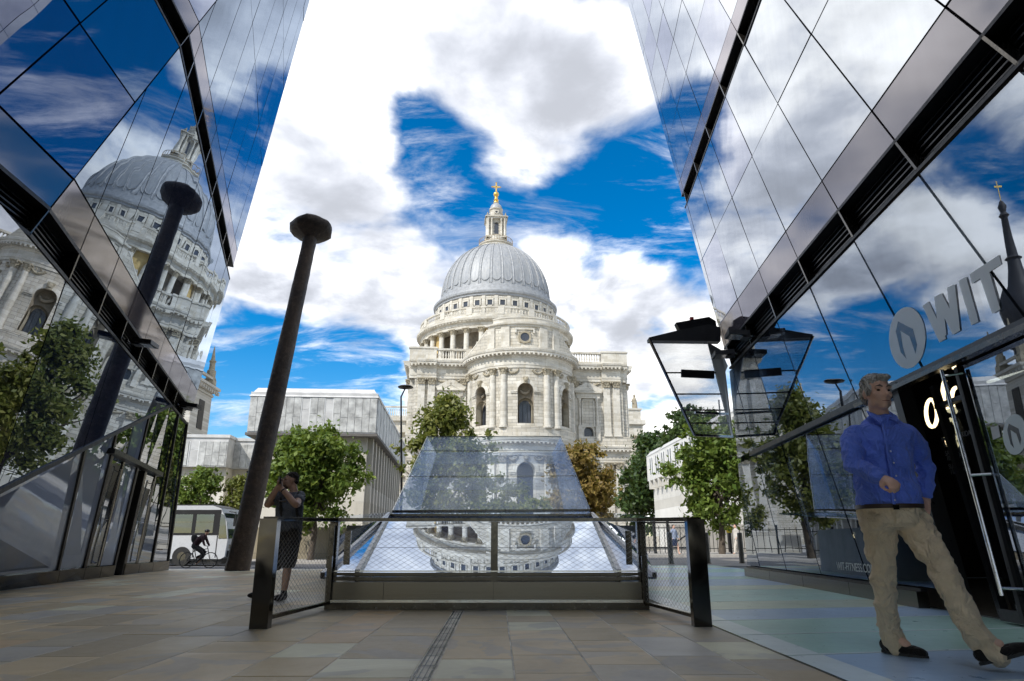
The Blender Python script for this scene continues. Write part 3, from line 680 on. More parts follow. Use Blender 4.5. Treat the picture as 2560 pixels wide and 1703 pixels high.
# --- drum
m = MB(); m.lathe([(23.0, 28), (23.0, 40.6), (22.4, 40.8), (22.4, 41.8), (17.5, 41.9)], 96); cpart('drum_base', m, STONE)
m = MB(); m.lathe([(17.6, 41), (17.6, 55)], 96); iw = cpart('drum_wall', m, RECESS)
CR = 20.6
cm_ = MB(); cm_.lathe([(.98, 0), (.98, .4), (.82, .55), (.76, .8), (.76, 5), (.66, 11.2)], 16); c_sh = cm_.mesh('drum_column', STONE_PLAIN, 40)
cb_ = capital_mesh(1.5, 1.35, 'drum_capital', True)
for k in range(32):
    a = 2 * PI * (k + .5) / 32 + R(3); x, y = CR * math.cos(a), CR * math.sin(a)
    c = cput('drum_column', c_sh, x, y, 41.9); cput('capital', cb_, x, y, 53.0, a, c)
for k in range(8):      # every fourth bay is filled with a niche
    a = 2 * PI * (k * 4 + 2) / 32 + R(3) + 2 * PI * 1 / 32; ww = 1.35
    m = MB(); pth = lambda s: ((19.9 * math.cos(a + s / 19.9), 19.9 * math.sin(a + s / 19.9)), (math.cos(a + s / 19.9), math.sin(a + s / 19.9)))
    m, rv = wall_strip(pth, -1.5, 1.5, 41.9, 54.3, [(0, .95, 43.6, 48.5)], .5, 1.2)
    nb = cpart('niche_bay', m, STONE_OCHRE, iw); cpart('niche_reveal', rv[0], STONE_OCHRE, nb); cpart('niche_back', arch_pane(pth, 0, .97, 43.6, 48.5, 1.15), STONE_OCHRE, nb)
    cpart('niche_arch', arch_mould(pth, 0, .95, 43.6, 48.5, .3, .15), STONE_OCHRE, nb)
for k in range(32):
    a = 2 * PI * k / 32 + R(3)
    m = MB(); 
    if k % 4 != 3:
        pth = lambda s: ((17.6 * math.cos(a + s / 17.6), 17.6 * math.sin(a + s / 17.6)), (math.cos(a + s / 17.6), math.sin(a + s / 17.6)))
        if math.sin(a) < .2: cpart('drum_window', arch_pane(pth, 0, .85, 44, 50, -.06), WIN_DARK, iw)
m = MB(); m.lathe([(17.0, 54.2), (21.3, 54.2), (21.3, 54.9), (21.45, 55.0), (21.45, 55.7), (21.9, 55.85), (22.5, 56.2), (22.6, 56.75), (21.6, 56.9), (21.6, 57.6), (21.4, 57.7), (17, 57.8)], 96); cpart('drum_entablature', m, STONE_PLAIN)
md = MB(); modillions(md, [(21.4 * math.cos(2 * PI * k / 128), 21.4 * math.sin(2 * PI * k / 128), math.cos(2 * PI * k / 128), math.sin(2 * PI * k / 128), 56.0) for k in range(128)], .4, .9, .28); tag(cpart('drum_modillions', md, STONE_PLAIN), None, None, None, 'stuff')
m = MB(); m.lathe([(21.2, 57.6), (21.55, 57.6), (21.55, 58.1), (21.2, 58.1)], 96); m.lathe([(21.1, 59.5), (21.6, 59.5), (21.65, 59.9), (21.1, 59.95)], 96); sg_ = cpart('stone_gallery', m, STONE_PLAIN)
b = MB()
for k in range(160):
    a = 2 * PI * k / 160
    if k % 10 == 0: continue
    q = baluster_mesh(1.4, 'x'); b.add([(p[0] + 21.38 * math.cos(a), p[1] + 21.38 * math.sin(a), p[2] + 58.1) for p in q.v], q.f)
tag(cpart('gallery_balusters', b, STONE_PLAIN, sg_), None, None, None, 'stuff')
for k in range(16):
    a = 2 * PI * k * 10 / 160; m = MB(); m.box(-.3, .3, -.8, .8, 57.7, 59.9); cput('gallery_pedestal', m.mesh('gallery_pedestal', STONE_PLAIN), 21.38 * math.cos(a), 21.38 * math.sin(a), 0, a, sg_)
# --- attic storey with square windows, dome, ribs
m = MB(); m.lathe([(17.3, 57.5), (17.3, 65.2)], 96); aw = cpart('attic_drum', m, STONE)
m = MB(); m.lathe([(17.35, 64.4), (17.6, 64.6), (17.6, 65.0), (18.0, 65.3), (18.1, 65.8), (17.4, 66.0), (17.3, 66.5), (17.0, 66.6), (16.9, 67.2), (16.5, 67.3), (16.4, 68.0), (16.0, 68.1), (15.9, 68.7), (15.6, 68.8)], 96); cpart('attic_cornice', m, LEAD_DARK, aw)
wm = MB(); wm.box(-.14, .06, -.66, .66, -.75, .75); wmesh = wm.mesh('attic_window', WIN_DARK)
wf = MB()
for (a, b_, c, d) in ((-.98, -.66, -1.05, 1.05), (.66, .98, -1.05, 1.05), (-.66, .66, .75, 1.05), (-1.1, 1.1, -1.15, -.75), (-1.15, 1.15, 1.05, 1.25)): wf.box(-.1, .26, a, b_, c, d)
wfm = wf.mesh('window_frame', STONE_PLAIN); pm = MB(); pm.box(-.2, .22, -.5, .5, 57.9, 64.4); pmm = pm.mesh('attic_pilaster', STONE_PLAIN)
for k in range(32):
    a = 2 * PI * k / 32 + R(2.5)
    if math.sin(a) > .35: continue
    w = cput('attic_window', wmesh, 17.3 * math.cos(a), 17.3 * math.sin(a), 62.4, a, aw); cput('frame', wfm, 17.3 * math.cos(a), 17.3 * math.sin(a), 62.4, a, w)
    a += PI / 32; cput('attic_pilaster', pmm, 17.3 * math.cos(a), 17.3 * math.sin(a), 0, a, aw)
Zs, Zt = 68.6, 84.9
def dome_r(t): # t 0..1 up
    return 15.75 * math.cos(t * 1.27) ** .93 if t < 1 else 4.6
prof = [(dome_r(k / 28), Zs + (Zt - Zs) * math.sin(k / 28 * 1.27) / math.sin(1.27)) for k in range(29)]
m = MB(); m.lathe(prof, 192, rmod=lambda a, z: 1 + .006 * abs(math.sin(16 * (a + R(2.5)))) ** .6); dm = cpart('dome', m, LEAD, cath, 60)
for k in range(32):
    a = 2 * PI * (k) / 32 + R(2.5)
    if math.sin(a) > .4: continue
    m = MB(); vs = []; fs = []
    for i, (r, z) in enumerate(prof):
        w = .42 * (r / 15.75) ** .5
        ca, sa = math.cos(a), math.sin(a)
        for (dw, dr_) in ((-w, -.05), (-w * .8, .30), (-.1, .20), (.1, .20), (w * .8, .30), (w, -.05)): vs.append(((r + dr_) * ca - dw * sa, (r + dr_) * sa + dw * ca, z + dr_ * .3))
    fs = [(i * 6 + j, i * 6 + j + 1, i * 6 + 7 + j, i * 6 + 6 + j) for i in range(len(prof) - 1) for j in range(5)]
    m.add(vs, fs); cpart('dome_rib', m, LEAD_DARK, dm)
    # scalloped foot of each panel
    a2 = a + PI / 32; m = MB(); vs = []; n = 10
    for i in range(n + 1):
        t = PI + PI * i / n; s = 1.25 * math.cos(t); z = Zs + 2.4 + 1.5 * math.sin(t); tt = (z - Zs) / (Zt - Zs); r = np.interp(z, [p[1] for p in prof], [p[0] for p in prof]) + .12
        vs.append((r * math.cos(a2 + s / r), r * math.sin(a2 + s / r), z))
    m.tube(vs, .15, 5); cpart('scallop', m, LEAD_DARK, dm)
# --- lantern
la = cpart('lantern', MB().lathe([(5.0, 84.6), (5.3, 85.2), (5.3, 85.5), (4.7, 85.6), (4.7, 86.0), (5.2, 86.4), (5.2, 86.7), (4.3, 86.8), (3.4, 87.6), (3.4, 89.6), (3.5, 89.7)], 32), STONE_PLAIN)
m = MB()
for z in (86.9, 88.6): m.lathe([(5.05, z), (5.15, z), (5.15, z + .14), (5.05, z + .14)], 32)
for k in range(40): a = 2 * PI * k / 40; m.bar((5.1 * math.cos(a), 5.1 * math.sin(a), 86.8), (5.1 * math.cos(a), 5.1 * math.sin(a), 88.7), .09, .09)
cpart('golden_gallery_rail', m, simple('gilded_brown_iron', (.30, .22, .12), .5, .3), la)
m = MB(); m.box(-2.2, 2.2, -2.2, 2.2, 89.5, 97.6); lc = cpart('lantern_core', m, STONE, la)
for k in range(4):
    rz = k * PI / 2
    w = MB(); w.box(-.62, .62, -2.26, -2.15, 90.8, 95.2); w.lathe([(.62, 95.2), (.0, 95.82)], 16, (0, -2.2, 0)); cput('window', w.mesh('lantern_window', WIN_DARK), 0, 0, 0, rz, lc)
    for x in (-2.45, -1.45, 1.45, 2.45):
        c = MB(); c.lathe([(.36, 89.6), (.36, 90.0), (.28, 90.1), (.26, 96.2), (.34, 96.5), (.42, 97.0)], 10, (x, -2.75, 0)); cput('lantern_column', c.mesh('lantern_column', STONE_PLAIN, 40), 0, 0, 0, rz, la)
    e = MB(); e.box(-2.9, 2.9, -3.15, -2.0, 97.0, 97.5); e.box(-3.2, 3.2, -3.45, -2.0, 97.5, 97.85); e.box(-1.0, 1.0, -3.5, -2, 97.85, 98.1); cput('lantern_entablature', e.mesh('lantern_entablature', STONE_PLAIN), 0, 0, 0, rz, la); e = MB(); e.box(-2.95, 2.95, -3.2, -2, 89.0, 89.6); cput('lantern_plinth', e.mesh('lantern_plinth', STONE_PLAIN), 0, 0, 0, rz, la)
    u_ = MB(); u_.lathe([(.34, 0), (.2, .2), (.34, .7), (.12, 1.2), (.16, 1.4), (0, 1.7)], 8, (2.7, -2.7, 97.9)); cput('urn', u_.mesh('urn', STONE_CARVED), 0, 0, 0, rz, la)
    o_ = MB(); ring_y(o_, .42, .72, -2.12, -1.9, 100.2, 16); q = cput('oculus', o_.mesh('oculus', STONE_PLAIN), 0, 0, 0, rz, la)
    o_ = MB(); o_.add([(.45 * math.cos(2 * PI * i / 16), -2.0, 100.2 + .45 * math.sin(2 * PI * i / 16)) for i in range(16)], [tuple(range(16))]); cput('pane', o_.mesh('pane', WIN_DARK), 0, 0, 0, rz, q)
m = MB(); m.lathe([(2.2, 97.6), (2.15, 98.6), (1.95, 98.7), (1.95, 101.6), (2.2, 101.8), (2.25, 102.2), (1.9, 102.3)], 8, a0=PI / 8, a1=2 * PI + PI / 8); cpart('upper_stage', m, STONE, la)
m = MB(); m.lathe([(1.95, 102.2), (1.9, 103.0), (1.6, 103.9), (1.1, 104.6), (.75, 105.0), (.8, 105.2), (.5, 105.3)], 16); cpart('lantern_cap', m, LEAD, la, 50)
m = MB(); m.lathe([(.75, 105.2), (.85, 105.5), (.55, 106.0), (.8, 106.5), (.5, 107.1), (.42, 107.8), (.62, 108.0), (.3, 108.3)], 12); cpart('gilded_base', m, GOLD, la, 50)
m = MB(); m.lathe([(0, 108.1), (.5, 108.3), (.8, 108.8), (.86, 109.2), (.7, 109.8), (.35, 110.1), (0, 110.15)], 16); cpart('ball', m, GOLD, la, 60)
m = MB(); m.box(-.2, .2, -.16, .16, 110.0, 114.2); m.box(-1.25, 1.25, -.16, .16, 112.2, 112.6)
for (x, z) in ((-1.3, 112.4), (1.3, 112.4), (0, 114.3)): m.lathe([(0, -.3), (.3, 0), (0, .3)], 8, (x, 0, z))
for q in range(4): a = PI / 4 + q * PI / 2; m.bar((0, 0, 112.4), (.75 * math.cos(a), 0, 112.4 + .75 * math.sin(a)), .12, .12)
cpart('cross', m, GOLD, la)

def squash(o):      # lantern heights as measured
    for v in o.data.vertices:
        if v.co.z > 85.4: v.co.z = 85.4 + (v.co.z - 85.4) * .785
    for c in o.children: squash(c)
squash(la)
# ================================================================= glass buildings either side of the passage
def m_glass(name, refl, base, tint=(.86, .91, 1.0), wob=.35, see=0.0, dirt=.06, rough=0.0, tcol=(.80, .86, .90)):
    """coated facade glass: mirror reflection over a dark body (or, with see > 0, over what lies behind)"""
    n = NT(name); p = n.pos()
    w = n.noise(p, .55, 2, .4); bp = n.bump(w, wob, .012)
    gl = n.new('ShaderNodeBsdfGlossy', {'Color': tint + (1,), 'Roughness': rough, 'Normal': bp})
    df = n.new('ShaderNodeBsdfDiffuse', {'Color': base + (1,)}).outputs[0]
    if see > 0:
        tr = n.new('ShaderNodeBsdfTransparent', {'Color': tcol + (1,)}).outputs[0]
        df = n.new('ShaderNodeMixShader', {0: see, 1: df, 2: tr}).outputs[0]
    fc = n.new('ShaderNodeLayerWeight', {'Blend': .5, 'Normal': bp}).outputs['Facing']
    fr = n.new('ShaderNodeMath', {0: n.new('ShaderNodeMath', {0: fc, 1: 5.0}, operation='POWER').outputs[0], 1: .92, 2: .03}, operation='MULTIPLY_ADD').outputs[0]
    f = n.new('ShaderNodeMath', {0: fr, 1: 1 - refl, 2: refl}, operation='MULTIPLY_ADD').outputs[0]
    f = n.new('ShaderNodeMath', {0: f, 1: n.ramp(n.noise(n.pos((3, 3, .5)), 1.4, 5, .6), .45, .8, 1.0, 1 - dirt)}, operation='MULTIPLY').outputs[0]
    return n.surf(n.new('ShaderNodeMixShader', {0: f, 1: df, 2: gl.outputs[0]}).outputs[0])
G_UP = m_glass('facade_glass', .30, (.018, .026, .060), (.72, .84, 1.0))
G_UPR = m_glass('facade_glass_bright', .52, (.022, .028, .045), (.88, .93, 1.0))
G_UPR2 = m_glass('facade_glass_bright_violet', .46, (.026, .028, .05), (.84, .88, 1.0))
G_UP2 = m_glass('facade_glass_violet', .24, (.030, .032, .075), (.70, .78, 1.0))
G_STRIP = m_glass('spandrel_glass', .16, (.125, .110, .125), (.9, .88, .95), rough=.06)
G_SHOP = m_glass('shop_glass', .26, (.008, .010, .014), (.80, .88, 1.0), see=.5)
G_SHOPL = m_glass('shop_glass_left', .42, (.012, .014, .018), see=.35)
G_FILM = m_glass('filmed_glass', .20, (.34, .38, .48), (.8, .88, 1.0), see=.10)
G_CLEAR = m_glass('clear_glass', .035, (.10, .13, .18), see=.96, wob=.1)
VINYL = NT('frosted_vinyl')
_b = VINYL.bsdf(Base_Color=(.82, .90, .96, 1), Roughness=.3); _t = VINYL.new('ShaderNodeBsdfTransparent'); VINYL = VINYL.surf(VINYL.new('ShaderNodeMixShader', {0: .30, 1: _b.outputs[0], 2: _t.outputs[0]}).outputs[0])
VINYL_WHITE = simple('white_vinyl', (.62, .62, .64), .6, 0, .1); VINYL_GREY = simple('grey_vinyl', (.17, .17, .18), .6, 0, .1)
EMBLEM = simple('dark_emblem', (.035, .05, .085), .2, 0, .1)
def basis(az, lean, side):
    a = R(az); l = R(lean); u = np.array([math.sin(a), math.cos(a), 0]); nh = np.array([math.cos(a), -math.sin(a), 0]) * side
    z = np.array([0, 0, 1.]); return u, z * math.cos(l) + nh * math.sin(l), nh * math.cos(l) - z * math.sin(l)
class Face:
    def __init__(s, P, u, v, n): s.P, s.u, s.v, s.n = map(np.array, (P, u, v, n))
    def pt(s, a, b, o=0.0): return s.P + a * s.u + b * s.v + o * s.n
    def uv(s, px, py):
        q = on_plane(px, py, s.P, s.n) - s.P
        uu, vv, uvd = np.dot(s.u, s.u), np.dot(s.v, s.v), np.dot(s.u, s.v); a, b = np.dot(q, s.u), np.dot(q, s.v); D = uu * vv - uvd ** 2
        return ((a * vv - b * uvd) / D, (b * uu - a * uvd) / D)
    def slab(s, poly, o0, o1):   # polygon (u,v) as a plate from offset o0 to o1
        pts = [s.pt(a, b, o0) for (a, b) in poly]
        return MB().prism(pts, s.n * (o1 - o0))
def clip(poly, a, b, c):   # keep a*u+b*v <= c
    out = []
    for i in range(len(poly)):
        p, q = poly[i], poly[(i + 1) % len(poly)]; fp_, fq = a * p[0] + b * p[1] - c, a * q[0] + b * q[1] - c
        if fp_ <= 0: out.append(p)
        if fp_ * fq < 0: t = fp_ / (fp_ - fq); out.append((p[0] + t * (q[0] - p[0]), p[1] + t * (q[1] - p[1])))
    return out
def area(p): return abs(sum(p[i][0] * p[(i + 1) % len(p)][1] - p[(i + 1) % len(p)][0] * p[i][1] for i in range(len(p)))) / 2
def shrink(poly, g):
    cx = sum(p[0] for p in poly) / len(poly); cy = sum(p[1] for p in poly) / len(poly); P = poly
    A = sum(P[i][0] * P[(i + 1) % len(P)][1] - P[(i + 1) % len(P)][0] * P[i][1] for i in range(len(P))); sg = 1 if A > 0 else -1
    out = list(P)
    for i in range(len(P)):
        (x0, y0), (x1, y1) = P[i], P[(i + 1) % len(P)]; L = math.hypot(x1 - x0, y1 - y0)
        if L < 1e-6: continue
        nx, ny = sg * (y1 - y0) / L, -sg * (x1 - x0) / L
        out = clip(out, nx, ny, nx * x0 + ny * y0 - g)
        if len(out) < 3: return []
    return out
def pane(face, poly, mat, parent, name='glass_panel', gap=.014, tilt=.0022, o0=-.03, o1=0.0):
    poly = shrink(poly, gap)
    if len(poly) < 3 or area(poly) < .02: return None
    c = (sum(p[0] for p in poly) / len(poly), sum(p[1] for p in poly) / len(poly)); ta, tb = random.gauss(0, tilt), random.gauss(0, tilt)
    pts = [face.pt(a, b, o1 + ta * (a - c[0]) + tb * (b - c[1])) for (a, b) in poly]
    m = MB(); m.prism(pts, face.n * (o0 - o1)); return part(name, m, mat, parent)
def grid(face, bounds, rows, mull, slope, v_ref, parent, mats):
    """rows: list of (v0, v1, kind); mull: u values at v_ref"""
    for (v0, v1, kind) in rows:
        if kind == 'louvre':
            us = [p[0] for p in bounds if True]
            poly = [(min(us) - 5, v0), (max(us) + 5, v0), (max(us) + 5, v1), (min(us) - 5, v1)]
            for (a, b, c) in HALF[id(face)]: poly = clip(poly, a, b, c)
            if len(poly) < 3: continue
            lv = part('louvre_band', face.slab(poly, -.34, -.30), BLACK_LOUVRE, parent)
            k = 7
            for i in range(k):
                w0 = v0 + (v1 - v0) * (i + .25) / k; pl = [(min(us) - 5, w0), (max(us) + 5, w0), (max(us) + 5, w0 + .018), (min(us) - 5, w0 + .018)]
                for (a, b, c) in HALF[id(face)]: pl = clip(pl, a, b, c)
                if len(pl) >= 3: part('slat', face.slab(pl, -.30, -.14), BLACK_METAL, lv)
            for w0 in (v0, v1):
                pl = [(min(us) - 5, w0 - .022), (max(us) + 5, w0 - .022), (max(us) + 5, w0 + .022), (min(us) - 5, w0 + .022)]
                for (a, b, c) in HALF[id(face)]: pl = clip(pl, a, b, c)
                if len(pl) >= 3: part('band_edge', face.slab(pl, -.3, .012), BLACK_LOUVRE, lv)
            for mu in mull:
                a0 = mu + slope * (v0 - v_ref); a1 = mu + slope * (v1 - v_ref); pl = [(a0 - .02, v0), (a0 + .02, v0), (a1 + .02, v1), (a1 - .02, v1)]
                for (a, b, c) in HALF[id(face)]: pl = clip(pl, a, b, c)
                if len(pl) >= 3: part('bracket', face.slab(pl, -.3, .012), STEEL_DARK, lv)
            continue
        for i in range(len(mull) - 1):
            a, b = mull[i], mull[i + 1]
            poly = [(a + slope * (v0 - v_ref), v0), (b + slope * (v0 - v_ref), v0), (b + slope * (v1 - v_ref), v1), (a + slope * (v1 - v_ref), v1)]
            for (x, y, c) in HALF[id(face)]:
                poly = clip(poly, x, y, c)
                if len(poly) < 3: break
            if len(poly) < 3: continue
            mt = G_STRIP if kind == 'strip' else mats[0] if random.random() < .8 else mats[1]
            pane(face, poly, mt, parent, 'spandrel_panel' if kind == 'strip' else 'glass_panel')
HALF = {}
# ---------------- left building
lb = thing('glass_office_building', (-8, 12, 0), 'left-hand mirror-glass building whose panes reflect the cathedral dome', 'building')
LP0 = at(473, 1050, 18.4); FA = Face(LP0, *basis(-17.6, 7, 1))
fold0 = np.array([-12.43, -.0]); FS = .555        # fold line u = -12.43 + FS*v
HALF[id(FA)] = [(1.0, -.082, .02), (-1.0, FS, 12.43)]
mu = [-15.4 + .0 + 1.40 * k for k in range(0, 14)]; mu = [-11.02 + 1.40 * k for k in range(-3, 12)]
rowsA = [(-.13, .27, 'louvre'), (.29, .84, 'strip'), (.84, 4.33, 'glass'), (4.33, 4.75, 'louvre'), (4.77, 5.25, 'strip')] + [(5.25 + 3.15 * k, 8.40 + 3.15 * k, 'glass') for k in range(4)]
grid(FA, [(-12.5, 0), (3, 30)], rowsA, mu, .12, .86, lb, (G_UP, G_UP))
# near facet beyond the fold
f0 = FA.pt(-12.43, 0); f1 = FA.pt(-12.43 + FS * 10, 10); fd = (f1 - f0); fd = fd / fd[2]
uc = np.array([math.sin(R(-5.7)), math.cos(R(-5.7)), 0.]); nC = np.cross(uc, fd); nC /= np.linalg.norm(nC)
if nC[0] < 0: nC = -nC
zf = f0[2]
FC = Face(f0, uc, fd, nC)           # v = height above f0 along the fold
HALF[id(FC)] = [(1.0, 0.0, 0.0)]
mc = FC.uv(0, 233)[0]
step = abs(FC.uv(100, 146)[0]) or 1.5
mC = [-step * k for k in range(10, -1, -1)]
def hz(z): return z - zf
rowsC = [(hz(3.74), hz(4.15), 'louvre'), (hz(4.17), hz(4.69), 'strip'), (hz(4.69), hz(6.44), 'glass'), (hz(6.44), hz(8.17), 'glass'), (hz(8.17), hz(8.60), 'louvre'), (hz(8.62), hz(9.1), 'strip')] + [(hz(9.1 + 3.1 * k), hz(12.2 + 3.1 * k), 'glass') for k in range(4)]
grid(FC, [(-14, 0), (0, 20)], rowsC, mC, 0.0, 0.0, lb, (G_UP, G_UP2))
# ground floor under the band, still on the leaning plane, cut by the rising transom
def tv(u): return -.11 + .315 * (u + 2.94)
lowm = [-14.6, -11.2, -8.45, -5.6, -3.12]
for i in range(4):
    a, b = lowm[i], lowm[i + 1]; poly = [(a, tv(a)), (b, tv(b)), (b, -.15), (a, -.15)]
    poly = [p for k, p in enumerate(poly) if k == 0 or abs(p[0] - poly[k - 1][0]) + abs(p[1] - poly[k - 1][1]) > .03]
    if len(poly) >= 3: pane(FA, poly, G_SHOPL if i < 1 else G_UP, lb)
m = MB(); m.bar(FA.pt(-14.6, tv(-14.6), .0), FA.pt(-2.94, -.14, .0), .045, .06); part('transom', m, BLACK_LOUVRE, lb)
# lower wall under the transom: top on the transom, foot on the ground
base_px = [(-60, 1484), (0, 1475), (95, 1463), (200, 1450), (300, 1438), (418, 1425)]
BASE = [on_ground(*b) for b in base_px]
def base_at(t):   # t 0..1 along the wall
    d = [0]; 
    for i in range(1, len(BASE)): d.append(d[-1] + np.linalg.norm(BASE[i] - BASE[i - 1]))
    s = t * d[-1]
    return np.array([np.interp(s, d, [b[k] for b in BASE]) for k in range(3)])
def top_at(t):
    u = -11.9 + 11.9 * t
    if u < -2.94: return FA.pt(u, tv(u), -.02)
    return FA.pt(u, -.14 + .02 * (u + 2.94), -.02)
def wpt(t, w, o=0.0):  # w 0 foot .. 1 transom
    b, tp = base_at(t), top_at(t); n = np.array([.955, .296, 0]); return b + (tp - b) * w + n * o
def wall_quad(t0, t1, w0, w1, o0, o1):
    m = MB(); q = [wpt(t, w, o) for o in (o0, o1) for (t, w) in ((t0, w0), (t1, w0), (t1, w1), (t0, w1))]
    return m.add(q, [(3, 2, 1, 0), (4, 5, 6, 7), (0, 1, 5, 4), (1, 2, 6, 5), (2, 3, 7, 6), (3, 0, 4, 7)])
def hfrac(t, h): tp = top_at(t)[2]; return min(1.0, h / tp)
tb = [0, .30, .425, .515, .60, .665, .76, .86, .995]
kinds = ['film', 'film', 'door', 'film', 'open', 'door', 'shop', 'shop']
for i, kd in enumerate(kinds):
    t0, t1 = tb[i], tb[i + 1]
    ph = .22
    for (a, b) in ((t0, t1),):
        w0, w1 = ph / top_at(a)[2], ph / top_at(b)[2]
        if kd != 'open':
            m = MB(); q = [wpt(t, w, o) for o in (-.1, .05) for (t, w) in ((a + .001, 0), (b - .001, 0), (b - .001, w1), (a + .001, w0))]
            m.add(q, [(3, 2, 1, 0), (4, 5, 6, 7), (0, 1, 5, 4), (1, 2, 6, 5), (2, 3, 7, 6), (3, 0, 4, 7)]); part('steel_plinth', m, SHEET, lb)
    def seg(a, b, ha, hb, o0, o1):   # heights in metres
        m = MB(); q = [wpt(t, min(1, h / top_at(t)[2]), o) for o in (o0, o1) for (t, h) in ((a, ha), (b, ha), (b, hb), (a, hb))]
        return m.add(q, [(3, 2, 1, 0), (4, 5, 6, 7), (0, 1, 5, 4), (1, 2, 6, 5), (2, 3, 7, 6), (3, 0, 4, 7)])
    DH = 2.15
    if kd in ('film', 'shop'):
        g = part('shop_pane', seg(t0 + .004, t1 - .004, ph + .01, 9, -.03, 0), G_FILM if kd == 'film' else G_SHOPL, lb)
        part('mullion', seg(t1 - .004, t1 + .004, ph, 9, -.05, .03), BLACK_METAL, lb)
    elif kd == 'door':
        dl = part('door', seg(t0 + .012, t1 - .012, .12, DH - .05, -.03, 0), G_SHOPL, lb)
        for (a, b, c, d) in ((t0 + .003, t0 + .013, .05, DH), (t1 - .013, t1 - .003, .05, DH), (t0 + .013, t1 - .013, .05, .14)): part('door_frame', seg(a, b, c, d, -.04, .02), STEEL_DARK, dl)
        tm = (t0 + t1) / 2 + .012
        hd = MB(); hd.tube([wpt(tm, .25 / top_at(tm)[2], .07), wpt(tm, (DH - .15) / top_at(tm)[2], .07)], .018, 8); 
        for hh in (.3, 1.1, DH - .2): hd.tube([wpt(tm, hh / top_at(tm)[2], .07), wpt(tm, hh / top_at(tm)[2], 0)], .012, 6)
        part('door_handle', hd, STEEL_BRIGHT, dl)
        part('fanlight', seg(t0 + .004, t1 - .004, DH + .06, 9, -.03, 0), G_SHOPL, lb)
    else:
        part('fanlight', seg(t0 + .004, t1 - .004, DH + .06, 9, -.03, 0), G_SHOPL, lb)
        part('jamb', seg(t0, t0 + .008, 0, DH, -.25, .03), BLACK_METAL, lb); part('jamb', seg(t1 - .008, t1, 0, DH, -.25, .03), BLACK_METAL, lb)
part('door_canopy', (lambda: MB().bar(wpt(.41, 2.2 / top_at(.41)[2], .02), wpt(.78, 2.2 / top_at(.78)[2], .02), .16, .09))(), BLACK_METAL, lb)
m = MB(); cp = [wpt(.64, .25 / top_at(.64)[2], -.9), wpt(.66, .25 / top_at(.66)[2], -.9), wpt(.66, 1.5 / top_at(.66)[2], -.9), wpt(.64, 1.5 / top_at(.64)[2], -.9)]
m.prism(cp, (-.04, 0, 0)); ps = part('poster_stand', m, simple('pink_poster', (.62, .42, .50), .6, 0, .3, 5), lb)
# body of the building behind the glass
core = MB(); A0 = [FA.pt(-13.2, .0, -.36), FA.pt(-.05, .0, -.36), FA.pt(2.3, 27.5, -.36), FA.pt(-13.2 + FS * 27.5 + 1, 27.5, -.36)]
core = MB(); core.prism([FA.pt(-12.6, -.1, -.36), FA.pt(-.1, -.1, -.36), FA.pt(1.4, 17.8, -.36), FA.pt(-2.6, 17.8, -.36)], np.array([-1, 0, 0]) * 24 + np.array([0, -2, 0])); part('building_body', core, DARK_ROOM, lb)
core = MB(); core.prism([FC.pt(-40, -.1, -.36), FC.pt(-.15, -.1, -.36), FC.pt(-.15, 17.7, -.36), FC.pt(-40, 17.7, -.36)], np.array([-28., 0, 0])); part('building_body', core, DARK_ROOM, lb)
fl = MB(); fl.prism([FA.pt(-12.0, -.16, -.05), FA.pt(-.1, -.16, -.05), FA.pt(-.1, -.16, -10), FA.pt(-12.0, -.16, -10)], (0, 0, .06)); part('shop_ceiling', fl, DARK_ROOM, lb)
bw = MB(); q0, q1 = wpt(0, 0, -5.5), wpt(1, 0, -3.5); bw.prism([q0, q1, q1 + [0, 0, 3.7], q0 + [0, 0, 3.7]], (-.2, 0, 0)); part('shop_back_wall', bw, simple('grey_shop_wall', (.20, .20, .215), .8, 0, .3, 1), lb)
ew = MB(); q0, q1 = wpt(.997, 0, -.06), wpt(.997, 0, -6); ew.prism([q0, q1, q1 + [0, 0, 3.7], q0 + [0, 0, 3.7]], (-.03, -.06, 0)); part('end_glass', ew, G_SHOPL, lb)
def floodlight(parent, p, d, s=1.0):
    p = np.array(p); d = np.array(d, float); d /= np.linalg.norm(d); x = np.cross(d, [0, 0, 1]); x /= np.linalg.norm(x)
    m = MB(); m.obox(p + d * .28 * s, x * .17 * s, d * .14 * s, np.array([0, 0, .035]) * s); m.obox(p + d * .14 * s, x * .1 * s, d * .06 * s, np.array([0, 0, .06]) * s); f = part('floodlight', m, BLACK_METAL, parent)
    m = MB(); m.obox(p + d * .29 * s - np.array([0, 0, .04 * s]), x * .13 * s, d * .10 * s, np.array([0, 0, .004])); part('lens', m, STEEL_BRIGHT, f)
    m = MB(); m.tube([p - d * .06, p + d * .1 * s], .025 * s, 6); m.tube([p + x * .05, p + d * .06 + x * .11 - np.array([0, 0, .06]), p + d * .13], .012, 5); part('bracket', m, STEEL, f)
floodlight(lb, FA.pt(-7.9, .02, .02), (.9, .1, -.1)); floodlight(lb, FA.pt(-2.2, .02, .02), (.9, .1, -.1), 1.2)

